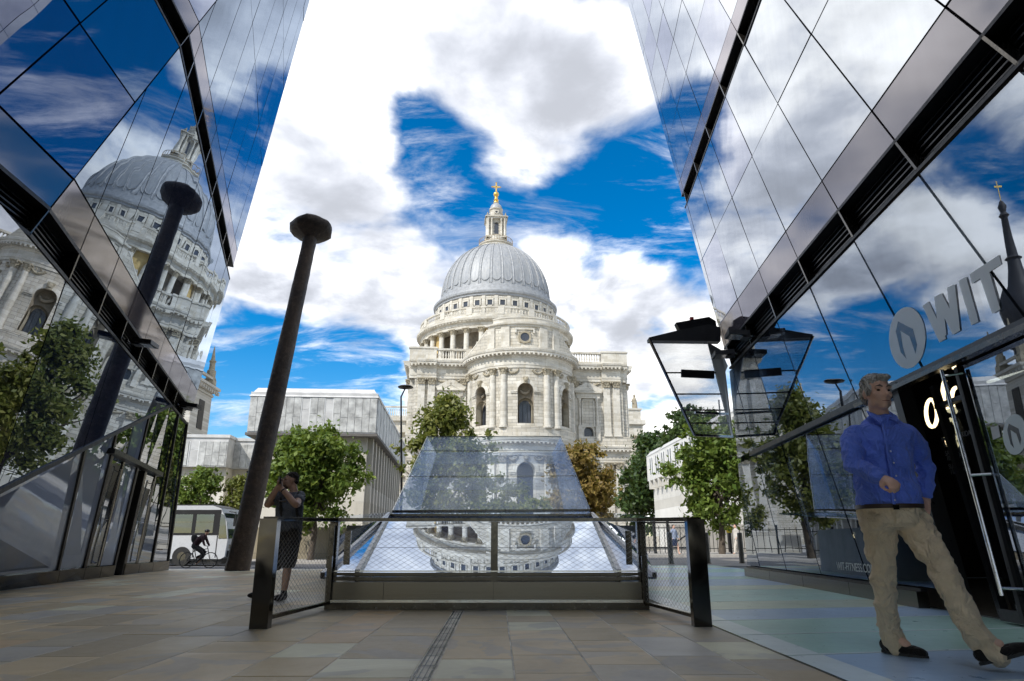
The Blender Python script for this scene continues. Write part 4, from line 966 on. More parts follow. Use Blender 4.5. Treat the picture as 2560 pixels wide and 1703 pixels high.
# ---------------- right building
rb = thing('glass_shop_building', (5, 10, 0), 'right-hand mirror-glass building with slanted panes above a fitness shop', 'building')
RP0 = np.array([4.98, 15.227, 0.0]); FR = Face(RP0, *basis(4.2, 0, -1))
HALF[id(FR)] = [(1.0, -.60, .69 - .6 * 5.78), ]
muR = [-2.98 + 1.69 * k for k in range(-14, 16)]
rowsR = [(4.49, 5.05, 'louvre'), (5.07, 5.73, 'strip'), (5.73, 7.98, 'glass'), (7.98, 10.37, 'glass'), (10.37, 10.95, 'louvre'), (10.97, 11.56, 'strip')] + [(11.56 + 2.35 * k, 13.91 + 2.35 * k, 'glass') for k in range(8)]
grid(FR, [(-16, 0), (16, 30)], rowsR, muR, .584, 5.73, rb, (G_UPR, G_UPR2))
HALF[id(FR)] = [(1.0, 0.0, -.02), (-1.0, 0.0, 17.0)]
def lm(k, v): return -2.98 + 1.69 * k + .56 * (v - 5.73)
opn = [FR.uv(2250, 962), FR.uv(2405, 1510)]    # jamb of the shop door
for k in range(-10, 5):
    for (v0, v1) in ((.20, 2.36), (2.44, 4.45)):
        poly = [(lm(k, v0), v0), (lm(k + 1, v0), v0), (lm(k + 1, v1), v1), (lm(k, v1), v1)]
        for h in HALF[id(FR)]:
            poly = clip(poly, *h)
            if len(poly) < 3: break
        if len(poly) >= 3 and v0 < 1:     # the shop door opening is not glazed here
            (ua, va), (ub, vb) = opn; sl = (ua - ub) / (va - vb); poly = clip(poly, -1.0, sl, -(ub - sl * vb))
        if len(poly) >= 3: pane(FR, poly, G_SHOP, rb, 'shop_pane', .02)
m = MB(); m.bar(FR.pt(-1.3, 2.40, .02), FR.pt(-15, 2.40, .02), .10, .085); part('transom', m, BLACK_METAL, rb)
m = MB(); m.bar(FR.pt(-6.7, 2.34, .10), FR.pt(-15, 2.34, .10), .10, .05); part('door_track', m, STEEL_DARK, rb)
for i in range(4):
    u0, u1 = -.02 - i * 1.85, -.02 - (i + 1) * 1.85 + .012
    part('steel_plinth', FR.slab([(u1, 0.0), (u0, 0.0), (u0, .17), (u1, .17)], -.05, .07), SHEET, rb); part('plinth_gap', FR.slab([(u1, .17), (u0, .17), (u0, .2), (u1, .2)], -.05, .02), BLACK_METAL, rb)
m = MB(); m.bar(FR.pt(*opn[0], .0), FR.pt(*opn[1], .0), .16, .14); part('door_jamb', m, BLACK_METAL, rb)
m = MB(); m.bar(FR.pt(opn[0][0] - .22, 2.33, -.25), FR.pt(opn[1][0] - .22, 0.0, -.25), .07, .07); m.bar(FR.pt(opn[0][0] - .22, 2.1, -.25), FR.pt(-10.5, 2.1, -.25), .07, .05); part('inner_frame', m, BLACK_METAL, rb)
# open glass door leaf with long pull handle
ha, hb = FR.uv(2392, 925), FR.uv(2548, 1490)
dl = part('door_leaf', FR.slab([(ha[0] - .03, 2.3), (hb[0] - .03, .03), (hb[0] - 2.6, .03), (ha[0] - 2.6, 2.3)], .0, .02), G_SHOP, rb)
m = MB(); m.bar(FR.pt(ha[0] - .07, 2.3, .02), FR.pt(hb[0] - .07, .03, .02), .07, .05); m.bar(FR.pt(ha[0] - .02, .07, .02), FR.pt(hb[0] - 2.6, .07, .02), .05, .10); part('door_stile', m, BLACK_METAL, dl)
m = MB(); m.tube([FR.pt(*ha, .14), FR.pt(*hb, .14)], .019, 10); part('pull_handle', m, STEEL_BRIGHT, dl)
for t in (.03, .5, .97):
    p = FR.pt(ha[0] + (hb[0] - ha[0]) * t, ha[1] + (hb[1] - ha[1]) * t, .14); q = p - FR.n * .12 - FR.u * .12; m = MB(); m.tube([p, q], .012, 6); part('handle_arm', m, STEEL_BRIGHT, dl)
m = MB(); g = [FR.pt(*FR.uv(x, y), .16) for (x, y) in ((2482, 1072), (2500, 1060), (2560, 1118))]
sg = FR.uv(2498, 1080); part('door_notice', FR.slab([(sg[0] - .05, sg[1] - .05), (sg[0] + .06, sg[1] - .06), (sg[0] + .06, sg[1] + .05), (sg[0] - .05, sg[1] + .05)], .025, .03), VINYL_WHITE, dl)
# body and shop interior
core = MB(); core.prism([FR.pt(-40, 4.5, -.36), FR.pt(-.15, 4.5, -.36), FR.pt(.2, 5.2, -.36), FR.pt(13.5, 27.6, -.36), FR.pt(-40, 27.6, -.36)], -FR.n * 24); part('building_body', core, DARK_ROOM, rb)
BRICK = m_stone('near_black_brick', (.012, .012, .013), joint=.5, bw=.3, bh=.1, stain=.3, axis='yz')  # even near-black brick colour for the shop's inner walls
room = MB(); room.prism([FR.pt(-40, 0, -7), FR.pt(-.3, 0, -7), FR.pt(-.3, 4.5, -7), FR.pt(-40, 4.5, -7)], -FR.n * .2); part('shop_back_wall', room, BRICK, rb)
room = MB(); room.prism([FR.pt(-40, 4.40, -.1), FR.pt(-.1, 4.40, -.1), FR.pt(-.1, 4.40, -7), FR.pt(-40, 4.40, -7)], (0, 0, .08)); part('shop_ceiling', room, DARK_ROOM, rb)
room = MB(); room.prism([FR.pt(-40, .0, -.12), FR.pt(-.2, .0, -.12), FR.pt(-.2, .0, -7), FR.pt(-40, .0, -7)], (0, 0, .012)); part('shop_floor', room, simple('shop_floor', (.10, .10, .10), .4), rb)
room = MB(); room.prism([FR.pt(-7.6, 0, -2.6), FR.pt(-7.6, 0, -6.9), FR.pt(-7.6, 4.3, -6.9), FR.pt(-7.6, 4.3, -2.6)], FR.u * .12); part('shop_partition', room, BRICK, rb)
room = MB(); room.prism([FR.pt(-.12, 0, -.05), FR.pt(-.12, 0, -6), FR.pt(-.12, 4.45, -6), FR.pt(-.12, 4.45, -.05)], FR.u * .03); part('end_glass', room, G_SHOP, rb)
room = MB(); room.prism([FR.pt(-1.35, 0.02, -.45), FR.pt(-.55, 0.02, -6.9), FR.pt(-.55, 4.35, -6.9), FR.pt(-1.35, 4.35, -.45)], FR.u * .08); part('shop_street_blocker', room, DARK_ROOM, rb)  # added opaque sheet, blocks the bright street so the shop stays dark
NEON = NT('lit_neon'); _e = NEON.new('ShaderNodeEmission', {'Color': (1.0, .80, .45, 1), 'Strength': 1.6}); NEON = NEON.surf(_e.outputs[0])
TUBE = NT('lit_strip_lamp'); _e = TUBE.new('ShaderNodeEmission', {'Color': (1.0, .93, .75, 1), 'Strength': 2.2}); TUBE = TUBE.surf(_e.outputs[0])
def neon_ring(px, py, dep_, r, a0=0, a1=2 * PI, th=.025, tilt=.35):
    c = at(px, py, dep_); m = MB(); x = np.array([tilt, -.1, 0]); x = x / np.linalg.norm(x) * tilt; m.tube([c + r * (math.cos(a) * x * 1.0 / max(tilt, .2) * tilt + math.sin(a) * np.array([.12, 0, 1.])) for a in np.linspace(a0, a1, 20)], th, 6, False); part('ring_lamp', m, NEON, rb)
for (px, py, dd, r, a0, a1) in ((2329, 1033, 9.2, .19, 0, 2 * PI), (2380, 1086, 8.6, .19, 0, 2 * PI), (2349, 1012, 9.4, .15, .2, .9), (2375, 985, 8.4, .22, 2.2, 4.8), (2392, 1000, 8.6, .16, 1.5, 4.6), (2375, 945, 8.2, .2, .6, 2.0)): neon_ring(px, py, dd, r, a0, a1)
for (a, b) in (((2470, 955), (2600, 918)), ((2498, 965), (2600, 930))):
    m = MB(); m.tube([at(*a, 8.0), at(*b, 7.0)], .02, 6); part('strip_lamp', m, TUBE, rb)
for k in range(6):
    m = MB(); c = FR.pt(-.9 - .05 * k, 3.55 - .28 * k, -1.0); m.obox(c, FR.u * .05, FR.n * .05, np.array([0, 0, .012])); part('stair_lamp', m, TUBE, rb)
# lettering on the glass
def px_plate(face, pts, o, th, name, mat, parent): return part(name, face.slab([face.uv(x, y) for (x, y) in pts], o, o + th), mat, parent)
z8 = lambda pts: [(2050 + x / 2.959, 620 + y / 2.959) for (x, y) in pts]
W = [[(762, 430), (808, 396), (938, 672), (888, 698)], [(850, 362), (905, 335), (940, 640), (889, 690)], [(852, 365), (905, 335), (1040, 600), (985, 640)], [(945, 295), (1003, 268), (1042, 612), (988, 642)]]
sgn = part('sign_letter', FR.slab([FR.uv(*p) for p in z8(W[0])], .0062, .0068), VINYL, rb)
for k, w in enumerate(W[1:]): part('letter_stroke', FR.slab([FR.uv(*p) for p in z8(w)], .0063 + .0002 * k, .0070 + .0002 * k), VINYL, sgn)
px_plate(FR, z8([(1030, 245), (1085, 213), (1178, 545), (1125, 572)]), .0062, .0006, 'sign_letter', VINYL, rb)
tl = px_plate(FR, z8([(1113, 193), (1330, 52), (1347, 120), (1130, 265)]), .0062, .0006, 'sign_letter', VINYL, rb); px_plate(FR, z8([(1190, 225), (1258, 180), (1340, 455), (1280, 487)]), .0064, .0007, 'letter_stroke', VINYL, tl)
def logo(cx, cy, scale, parent):
    n = 36; pts = z8([(cx + scale * 135 * math.cos(2 * PI * k / n), cy + scale * 228 * math.sin(2 * PI * k / n)) for k in range(n)])
    o = px_plate(FR, pts, .0062 if parent is rb else .0262, .0006, 'logo_disc', VINYL, parent)
    em = [(582, 543), (693, 600), (724, 716), (712, 784), (668, 655), (600, 612), (618, 730), (645, 822), (602, 772), (566, 618)]
    pts = [FR.uv(*p) for p in z8([(cx + scale * (x - 650), cy + scale * (y - 665)) for (x, y) in em])]
    m = MB(); v = [FR.pt(a, b, (.0078 if parent is rb else .0278)) for (a, b) in pts]
    m.add(v, [(0, 1, 4, 5), (1, 2, 3, 4), (0, 5, 9), (5, 6, 9), (6, 8, 9), (6, 7, 8)]); part('emblem', m, EMBLEM, o)
logo(650, 665, 1.0, rb); logo(1466, 1380, .66, dl)
def text(face, s, px, py, size, mat, parent, o=.012, flip=1, shear=0.0, name='lettering'):
    cu = bpy.data.curves.new('t', 'FONT'); cu.body = s; cu.size = size; cu.shear = shear; cu.extrude = .001
    ob = bpy.data.objects.new('t', cu); COL.objects.link(ob); dg = bpy.context.evaluated_depsgraph_get()
    me = bpy.data.meshes.new_from_object(ob.evaluated_get(dg)); bpy.data.objects.remove(ob); me.name = name; me.materials.clear(); me.materials.append(mat)
    a, b = face.uv(px, py); p = face.pt(a, b, o); ux = face.u * flip
    M = Matrix(((ux[0], face.v[0], face.n[0], p[0]), (ux[1], face.v[1], face.n[1], p[1]), (ux[2], face.v[2], face.n[2], p[2]), (0, 0, 0, 1)))
    return link(name, me, parent, M)
text(FR, 'WIT-FITNESS.COM', 2095, 1424, .15, VINYL_WHITE, rb, .012, -1, 0.0)
FD = Face(FR.P - FR.n * .30, FR.u, FR.v, FR.n)
for (s, px, py, sz) in (('MONDAY-FRIDAY', 2362, 1106, .075), ('10AM-8PM', 2366, 1120, .075), ('SATURDAY', 2371, 1140, .075), ('10AM-6PM', 2375, 1153, .075), ('SUNDAY', 2380, 1173, .075), ('11AM-5PM', 2384, 1187, .075)): text(FD, s, px, py, sz, VINYL_GREY, rb, .03, -1)
HOURS = part('inner_door', FD.slab([(opn[0][0] - .3, 2.05), (opn[1][0] - .3, .05), (opn[1][0] - 1.3, .05), (opn[0][0] - 1.3, 2.05)], .0, .015), m_glass('inner_door_glass', .06, (.008, .008, .009), see=.6), rb)
floodlight(rb, FR.pt(-1.0, 4.6, .02), (-1, .1, -.05), 1.25); floodlight(rb, FR.pt(-2.3, 4.6, .02), (-1, .1, .1), 1.25)
# tilted glass vent flap at the end of the right building
vf = thing('vent_flap', at(1800, 960, 15.3), 'open tilted glass flap on a grey steel box at the corner of the right-hand building', 'glass flap')
z4b = lambda x, y: (1580 + x / 4.126, 760 + y / 4.126)
def fpnt(x, y, off=0.0): px, py = z4b(x, y); t = (y - 380) / 980; return at(px, py, 14.9 + .45 * max(0, (x - 180)) / 850 + .25 * t + off)
rowsF = [(385, 705), (715, 925), (935, 1085), (1100, 1225), (1235, 1345)]
def xl(y): return 190 + (y - 385) * (640 - 190) / 965
def xr(y): return 782 + (y - 400) * (1030 - 782) / 950
FLAP = m_glass('flap_glass', .16, (.60, .63, .65), see=.88, tcol=(.97, .98, .99))
for (a, b) in rowsF:
    m = MB(); m.prism([fpnt(xl(a) + 14, a), fpnt(xr(a), a), fpnt(xr(b), b), fpnt(xl(b) + 14, b)], (0, .015, 0)); part('flap_pane', m, FLAP, vf)
for (a, b) in rowsF[1:]:
    m = MB(); m.bar(fpnt(xl(a), a - 5, -.01), fpnt(xr(a), a - 5, -.01), .03, .03); part('flap_bar', m, STEEL, vf)
m = MB(); m.bar(fpnt(178, 360, -.02), fpnt(645, 1352, -.02), .05, .05); m.bar(fpnt(640, 1352, -.02), fpnt(1030, 1372, -.02), .04, .05); part('flap_frame', m, STEEL, vf)
m = MB(); m.prism([fpnt(782, 395, -.02), fpnt(915, 470, .1), fpnt(990, 640, .2), fpnt(965, 700, .15), fpnt(1045, 1370, .15), fpnt(1030, 1372, 0)], (0, .05, 0)); part('flap_cheek', m, simple('grey_steel', (.20, .20, .20), .4, .5), vf)
m = MB(); m.prism([fpnt(175, 345, 0), fpnt(490, 268, 0), fpnt(790, 210, 0), fpnt(915, 240, 0), fpnt(915, 385, 0), fpnt(180, 375, 0)], (0, .25, 0)); bx = part('motor_box', m, simple('dark_grey_steel', (.055, .055, .058), .45, .4), vf)
m = MB(); m.prism([fpnt(495, 275, .02), fpnt(455, 192, .02), fpnt(795, 132, .02), fpnt(865, 175, .02), fpnt(875, 240, .02)], (0, .2, 0)); part('motor_lid', m, BLACK_METAL, bx)
m = MB(); m.obox(fpnt(615, 152, .1), (.04, 0, 0), (0, .04, 0), (0, 0, .03)); part('red_beacon', m, simple('red_plastic', (.5, .03, .02), .4), bx)
m = MB(); m.prism([fpnt(510, 675, -.08), fpnt(850, 690, -.08), fpnt(850, 768, -.08), fpnt(510, 752, -.08)], (0, .06, 0)); part('flap_actuator', m, BLACK_METAL, vf)
for (a, x0, x1) in ((1120, 650, 995), (1355, 735, 1040)):
    m = MB(); m.bar(fpnt(x0, a, -.04), fpnt(x1, a + 15, -.04), .04, .05); part('flap_rail', m, STEEL_BRIGHT, vf)
# ================================================================= steel and mesh barrier round the skylight
ZR = .915
PL = {'nl': (-2.07, 6.05), 'nr': (1.60, 6.20), 'fl': (-1.93, 7.72), 'fr': (1.40, 7.72)}
bar_ = thing('barrier', (-.2, 7.7, 0), 'low bronze steel barrier with wire mesh panels around the skylight', 'barrier')
ZN = .875
def post(x, y, w, d, h, name='post'):
    m = MB(); m.box(x - w / 2, x + w / 2, y - d / 2, y + d / 2, 0, h); return part(name, m, STEEL_DARK, bar_)
def m_polished():
    n = NT('polished_dark_steel'); p = n.pos(); f = n.noise(p, 3.0, 3, .5, .6)
    b = n.bsdf(Base_Color=(.055, .052, .048, 1), Roughness=n.ramp(f, .3, .7, .06, .16), Metallic=1.0)
    n.L.new(n.bump(n.noise(p, 2.2, 2, .4), .35, .02), b.inputs['Normal']); return n.surf(b.outputs[0])
POL = m_polished()
for k in ('nl', 'nr'):
    x, y = PL[k]; m = MB(); m.box(x - .075, x + .075, y - .05, y + .05, 0, ZN); part('end_post', m, POL, bar_)
for k in ('fl', 'fr'): post(*PL[k], .09, .09, ZR - .02, 'corner_post')
xm = -.19
post(xm, 7.70, .075, .05, ZR - .02, 'middle_post')
m = MB(); m.bar((-2.0, 7.68, ZR), (1.47, 7.68, ZR), .13, .035); part('top_rail', m, STEEL_DARK, bar_)
for (a, b) in (('nl', 'fl'), ('nr', 'fr')):
    m = MB(); m.bar((*PL[a], ZN), (*PL[b], ZR), .13, .035); part('side_rail', m, POL, bar_)
    m = MB(); m.bar((PL[a][0], PL[a][1], .07), (PL[b][0], PL[b][1], .07), .04, .03); part('bottom_rail', m, STEEL_DARK, bar_)
    m = MB(); m.bar((PL[b][0], PL[b][1] - .1, .1), (PL[b][0], PL[b][1] - .1, ZR - .06), .05, .03); m.obox((PL[b][0] + .0, PL[b][1] - .13, .48), (.03, 0, 0), (0, .02, 0), (0, 0, .06)); part('mesh_stile', m, STEEL_DARK, bar_)
# plinth box at the front with two narrow rails above
for (a, b) in ((-1.90, -1.36), (-1.355, -.20), (-.195, 1.37)):
    m = MB(); m.box(a, b, 7.66, 7.80, .085, .275); part('plinth_panel', m, SHEET, bar_)
m = MB(); m.box(-1.90, 1.37, 7.62, 7.66, .075, .10); part('plinth_rail', m, STEEL_BRIGHT, bar_)
m = MB(); m.box(-1.90, 1.37, 7.67, 7.80, 0, .084); part('plinth_foot', m, STEEL_DARK, bar_)
for (z, w) in ((.31, .035), (.355, .03), (.385, .012)):
    m = MB(); m.bar((-1.90, 7.69, z), (1.37, 7.69, z), .05, w); part('lower_rail', m, STEEL_DARK if w > .02 else STEEL_BRIGHT, bar_)
rv = MB()
for x in (-1.91, 1.375):
    for k in range(14): rv.lathe([(0, -.011), (.011, 0), (0, .011)], 6, (x + random.choice((-.02, .02)), 7.672, .12 + k * .056))
tag(part('rivets', rv, STEEL_BRIGHT, bar_), None, None, None, 'stuff')
WIRE = simple('mesh_wire', (.30, .29, .27), .35, .9)
def wire_mesh(p00, p10, p11, p01, pitch, name):
    """diamond cable net between four corners"""
    p00, p10, p11, p01 = map(np.array, (p00, p10, p11, p01)); W = np.linalg.norm(p10 - p00); H = (np.linalg.norm(p01 - p00) + np.linalg.norm(p11 - p10)) / 2
    m = MB()
    def P(x, z): s, t = x / W, z / H; return (p00 * (1 - s) + p10 * s) * (1 - t) + (p01 * (1 - s) + p11 * s) * t
    asp = 1.75; k = -int(H * asp / pitch) - 2
    segs = []
    while k * pitch < W + H * asp:
        for sg in (1, -1):
            x0 = k * pitch; 
            pts = [(x0, 0.0), (x0 + H * asp, H)] if sg > 0 else [(x0, H), (x0 + H * asp, 0.0)]
            (xa, za), (xb, zb) = pts
            t0 = max(0, (0 - xa) / (xb - xa)); t1 = min(1, (W - xa) / (xb - xa))
            if t1 - t0 > .01: segs.append((P(xa + t0 * (xb - xa), za + t0 * (zb - za)), P(xa + t1 * (xb - xa), za + t1 * (zb - za))))
        k += 1
    for (a, b) in segs: m.tube([a, b], .0014, 3, False)
    return tag(part(name, m, WIRE, bar_), None, None, None, 'stuff')
wire_mesh((-1.88, 7.71, .40), (xm - .04, 7.71, .40), (xm - .04, 7.71, ZR - .03), (-1.88, 7.71, ZR - .03), .085, 'mesh_panel')
wire_mesh((xm + .04, 7.71, .40), (1.35, 7.71, .40), (1.35, 7.71, ZR - .03), (xm + .04, 7.71, ZR - .03), .085, 'mesh_panel')
wire_mesh((-2.055, 6.12, .09), (-1.94, 7.60, .09), (-1.94, 7.60, ZR - .04), (-2.055, 6.12, ZN - .03), .085, 'mesh_panel')
wire_mesh((1.59, 6.27, .09), (1.405, 7.60, .09), (1.405, 7.60, ZR - .04), (1.59, 6.27, ZN - .03), .085, 'mesh_panel')
# ================================================================= skylight
sk = thing('skylight', (-.2, 9, 0), 'low glass skylight with a sloping glass hood rising behind the barrier', 'skylight')
SKG = m_glass('skylight_slope_glass', .58, (.10, .16, .34), (.78, .87, 1.0), wob=.14)
SKH = m_glass('skylight_hood_glass', .03, (.80, .88, 1.0), (.85, .92, 1.0), see=.915, wob=.12, tcol=(.93, .965, 1.0))
SKS = m_glass('skylight_side_glass', .35, (.14, .19, .30), see=.45, wob=.2)
A_, B_ = np.array([-1.72, 8.0, .335]), np.array([1.19, 8.0, .335]); C_, D_ = np.array([1.48, 13.0, 1.150]), np.array([-2.27, 13.0, 1.150])
nrm = np.cross(B_ - A_, D_ - A_); nrm /= np.linalg.norm(nrm)
for (t0, t1) in ((0, .34), (.34, .68), (.68, 1.0)):
    lo0, lo1 = A_ + (D_ - A_) * (t0 + .003), B_ + (C_ - B_) * (t0 + .003); hi0, hi1 = A_ + (D_ - A_) * (t1 - .003), B_ + (C_ - B_) * (t1 - .003)
    m = MB(); m.prism([lo0, lo1, hi1, hi0], -nrm * .03); part('slope_pane', m, SKG, sk)
# hip bars and side panes
for (a, d, sx) in ((A_, D_, -1), (B_, C_, 1)):
    m = MB(); m.bar(a + [0, 0, .02], d + [0, 0, .02], .05, .07); part('hip_bar', m, STEEL_DARK, sk)
    e0 = np.array([a[0] + sx * .42, 8.15, .30]); e1 = np.array([d[0] + sx * .9, 13.0, .80])
    m = MB(); m.prism([a, d, e1, e0], (0, 0, -.02)); part('side_pane', m, SKS, sk)
    m = MB(); m.bar(e0 + [0, 0, .02], d + [0, 0, .03], .05, .07); part('hip_bar', m, STEEL_DARK, sk)
    m = MB(); m.obox((a[0] + sx * .14 + (d - a)[0] * .12, 8.35, .62), (.035, 0, 0), (0, .015, 0), (0, 0, .19)); part('clamp_plate', m, STEEL_DARK, sk)
    # flat glass ledge behind the side barrier
    m = MB(); x0 = d[0] + sx * .05; m.prism([(x0, 13.3, 1.06), (x0 + sx * 1.35, 12.9, 1.05), (x0 + sx * 1.75, 19.5, 1.40), (x0 + sx * .8, 19.5, 1.46)], (0, 0, .03)); part('glass_ledge', m, SKS, sk)
    m = MB(); m.box(*sorted((x0 + sx * .05, x0 + sx * .95)), 14.0, 19, 0, 1.0); part('ledge_support', m, simple('pale_upstand', (.30, .30, .30), .6), sk)
m = MB(); m.box(-1.72, 1.19, 7.92, 7.99, 0, .33); part('front_upstand', m, STEEL_DARK, sk)
m = MB(); m.bar(D_ + [0, -.02, .0], C_ + [0, -.02, .0], .06, .06); part('ridge_bar', m, STEEL_DARK, sk)
# the hood: three rows of clear panes climbing away, with fins under the edges
H0, H1 = at(981, 1279, 20.0), at(1476, 1276, 20.0)
for (t0, t1) in ((0, .5), (.5, 1)):
    m = MB(); m.prism([D_ + (H0 - D_) * (t0 + .003), C_ + (H1 - C_) * (t0 + .003), C_ + (H1 - C_) * (t1 - .003), D_ + (H0 - D_) * (t1 - .003)], (0, 0, -.03)); part('slope_pane', m, SKG, sk)
m = MB(); m.bar(H0 + [0, -.02, 0], H1 + [0, -.02, 0], .07, .07); part('ridge_bar', m, STEEL_DARK, sk)
T0, T1 = at(1068.5, 1092, 22.3), at(1402, 1092, 22.3)
rows = []
def hrow(py):   # row line at a photo height, on the hood plane
    n_ = np.cross(H1 - H0, T0 - H0); n_ /= np.linalg.norm(n_); l = on_plane(1000, py, H0, n_); t = (l[2] - H0[2]) / (T0[2] - H0[2]); return t
ts = [0, hrow(1191), hrow(1127), 1.0]
hn = np.cross(H1 - H0, T0 - H0); hn /= np.linalg.norm(hn)
for i in range(3):
    a, b = ts[i] + .003, ts[i + 1] - .003
    m = MB(); m.prism([H0 + (T0 - H0) * a, H1 + (T1 - H1) * a, H1 + (T1 - H1) * b, H0 + (T0 - H0) * b], -hn * .02); part('hood_pane', m, SKH, sk)
    if i: m = MB(); m.bar(H0 + (T0 - H0) * ts[i], H1 + (T1 - H1) * ts[i], .02, .012); part('hood_joint', m, STEEL, sk)
FIN = m_glass('frosted_fin_glass', .05, (.80, .88, 1.0), see=.86, tcol=(.95, .97, 1.0))
for i in (1, 2):
    t = ts[i]; m = MB(); a, b = H0 + (T0 - H0) * t, H1 + (T1 - H1) * t; m.prism([a - [0, 0, .06], b - [0, 0, .06], b + [0, .14, -.40], a + [0, .14, -.40]], (0, .012, 0)); part('glass_fin', m, FIN, sk)
for (h, tt, sx) in ((H0, T0, 1), (H1, T1, -1)):
    m = MB(); m.prism([h + [sx * .02, 0, -.03], tt + [sx * .02, 0, -.03], tt + [sx * .3, 0, -.55], h + [sx * .7, .4, -.05]], (0, 0, -.02)); part('edge_fin', m, FIN, sk)
    m = MB(); m.bar(h + [0, 0, .004], tt + [0, 0, .004], .012, .022); part('hood_edge', m, STEEL_BRIGHT, sk)
m = MB(); m.bar(T0, T1, .02, .03); part('hood_edge', m, STEEL, sk)
# ================================================================= the giant nail
def m_bronze():
    n = NT('nail_bronze'); p = n.obj(); f = n.noise(p, 1.1, 6, .65); g = n.noise(p, 9, 6, .7)
    c = n.mixc(n.ramp(f, .35, .7), (.040, .031, .025), (.12, .085, .06)); c = n.mixc(n.ramp(g, .5, .8, 0, .6), c, (.19, .14, .10))
    b = n.bsdf(Base_Color=c, Roughness=.62, Metallic=.35); n.L.new(n.bump(n.noise(p, 7, 8, .7), .7, .06), b.inputs['Normal']); return n.surf(b.outputs[0])
NAILM = m_bronze()
nb = np.array([(592 - 1280) / 1801 * 18.2, 18.2, zg(-7, 18.2) - .02]); nt_ = at(777, 590, 19.6)
nl = thing('giant_nail', nb, 'giant leaning dark bronze nail sculpture with a flat round head', 'sculpture')
m = MB(); ax = nt_ - nb; L_ = np.linalg.norm(ax); ax = ax / L_
ex = np.cross(ax, [0, 1, 0]); ex /= np.linalg.norm(ex); ey = np.cross(ex, ax); vs = []; NS, NN = 60, 20
for i in range(NS + 1):
    t = i / NS; c = nb + ax * L_ * t; r0 = .285 - .085 * t; r0 *= 1 - .035 * (.5 + .5 * math.cos(t * 120)) * (1 if t > .82 else 0)
    for k in range(NN):
        a = 2 * PI * k / NN; sq = 1 / max(abs(math.cos(a)), abs(math.sin(a))) ** .35; r = r0 * sq * (1 + .03 * math.sin(3 * a + t * 9) * math.sin(t * 21 + k))
        vs.append(c + r * (math.cos(a) * ex + math.sin(a) * ey))
m.add(vs, [(i * NN + k, i * NN + (k + 1) % NN, (i + 1) * NN + (k + 1) % NN, (i + 1) * NN + k) for i in range(NS) for k in range(NN)]); part('shank', m, NAILM, nl, 60)
m = MB(); vs = []; hd = [(.18, -.05), (.36, .10), (.56, .20), (.64, .30), (.645, .42), (.57, .52), (.2, .58), (.01, .585)]; n = 28
htilt = Matrix.Rotation(R(6), 3, 'Y') @ Matrix.Rotation(R(-4), 3, 'X')
for (r, z) in hd:
    for k in range(n):
        a = 2 * PI * k / n; rr = r * (1 + .035 * math.sin(5 * a + z * 7) + .02 * math.sin(11 * a)); q = htilt @ Vector((rr * math.cos(a), rr * math.sin(a), z)); vs.append(nt_ - ax * .1 + q.x * ex + q.y * ey + q.z * ax)
m.add(vs, [(i * n + k, i * n + (k + 1) % n, (i + 1) * n + (k + 1) % n, (i + 1) * n + k) for i in range(len(hd) - 1) for k in range(n)]); part('head', m, NAILM, nl, 50)

# ================================================================= cathedral school on the left, pale building on the right, church tower
CONC = m_stone('pale_concrete', (.70, .67, .60), joint=.25, bw=2.6, bh=1.2, stain=.45); 
LEADC = simple('lead_cladding', (.48, .485, .47), .6, .1, .42, 1.6); LEADS = simple('lead_cladding_seam', (.56, .56, .55), .6, .1, .2, 1.0)
WGL = m_glass('window_glass', .25, (.05, .065, .08)); WHITEP = simple('white_panel', (.72, .73, .72), .5, 0, .08)
WALLC = m_stone('exposed_aggregate_wall', (.34, .30, .225), joint=.6, bw=1.4, bh=3.0, stain=.5)
def block(name, cx, cy, az, label, cat='building', group=None):
    M = T(cx, cy, 0, -R(az)); th = tag(link(name, None, None, M), label, cat, group)
    return th, M
def lpart(name, mb, mat, parent, M, smooth=None): return link(name, mb.mesh(name, mat, smooth), parent, M)
def clad_face(th, M, x0, x1, y, z0, z1, wins, axis='x', step=.55):
    """seamed lead cladding: each sheet a panel, windows between; axis 'x' front (faces -y), 'y' side (faces +x at x=y)"""
    pos = x0; i = 0
    ws = sorted(wins)
    def bx(m, a, b, o0, o1, c, d):
        if axis == 'x': m.box(a, b, y - o1, y - o0, c, d)
        else: m.box(y + o0, y + o1, a, b, c, d)
    while pos < x1 - .05:
        e = min(pos + step, x1); hit = [w for w in ws if pos < w[1] - .02 and e > w[0] + .02]
        if hit:
            w = hit[0]
            if pos < w[0] - .05: e = w[0]
            else: pos = w[1]; continue
        zs = [z0, z0 + (z1 - z0) * .42 + (.14 if i % 2 else -.14), z1 - .32]
        for a, b in zip(zs[:-1], zs[1:]):
            m = MB(); bx(m, pos + .015, e - .015, 0, .05, a + .012, b - .012); lpart('cladding_sheet', m, LEADC, th, M)
        pos = e; i += 1
    for (a, b) in ws:
        m = MB(); bx(m, a, b, -.12, -.06, z0, z1 - .32); w_ = lpart('window', m, WGL, th, M)
        m = MB()
        bx(m, a, a + .06, -.06, .03, z0, z1 - .32); bx(m, b - .06, b, -.06, .03, z0, z1 - .32)
        zz = z0 + (z1 - z0) * .55; bx(m, a + .06, b - .06, -.05, .0, zz, zz + .07); lpart('frame', m, WHITEP, w_, M)
        m = MB(); bx(m, a + .06, b - .06, -.05, -.01, z0, z0 + (z1 - z0) * .34); lpart('white_infill', m, WHITEP, w_, M)
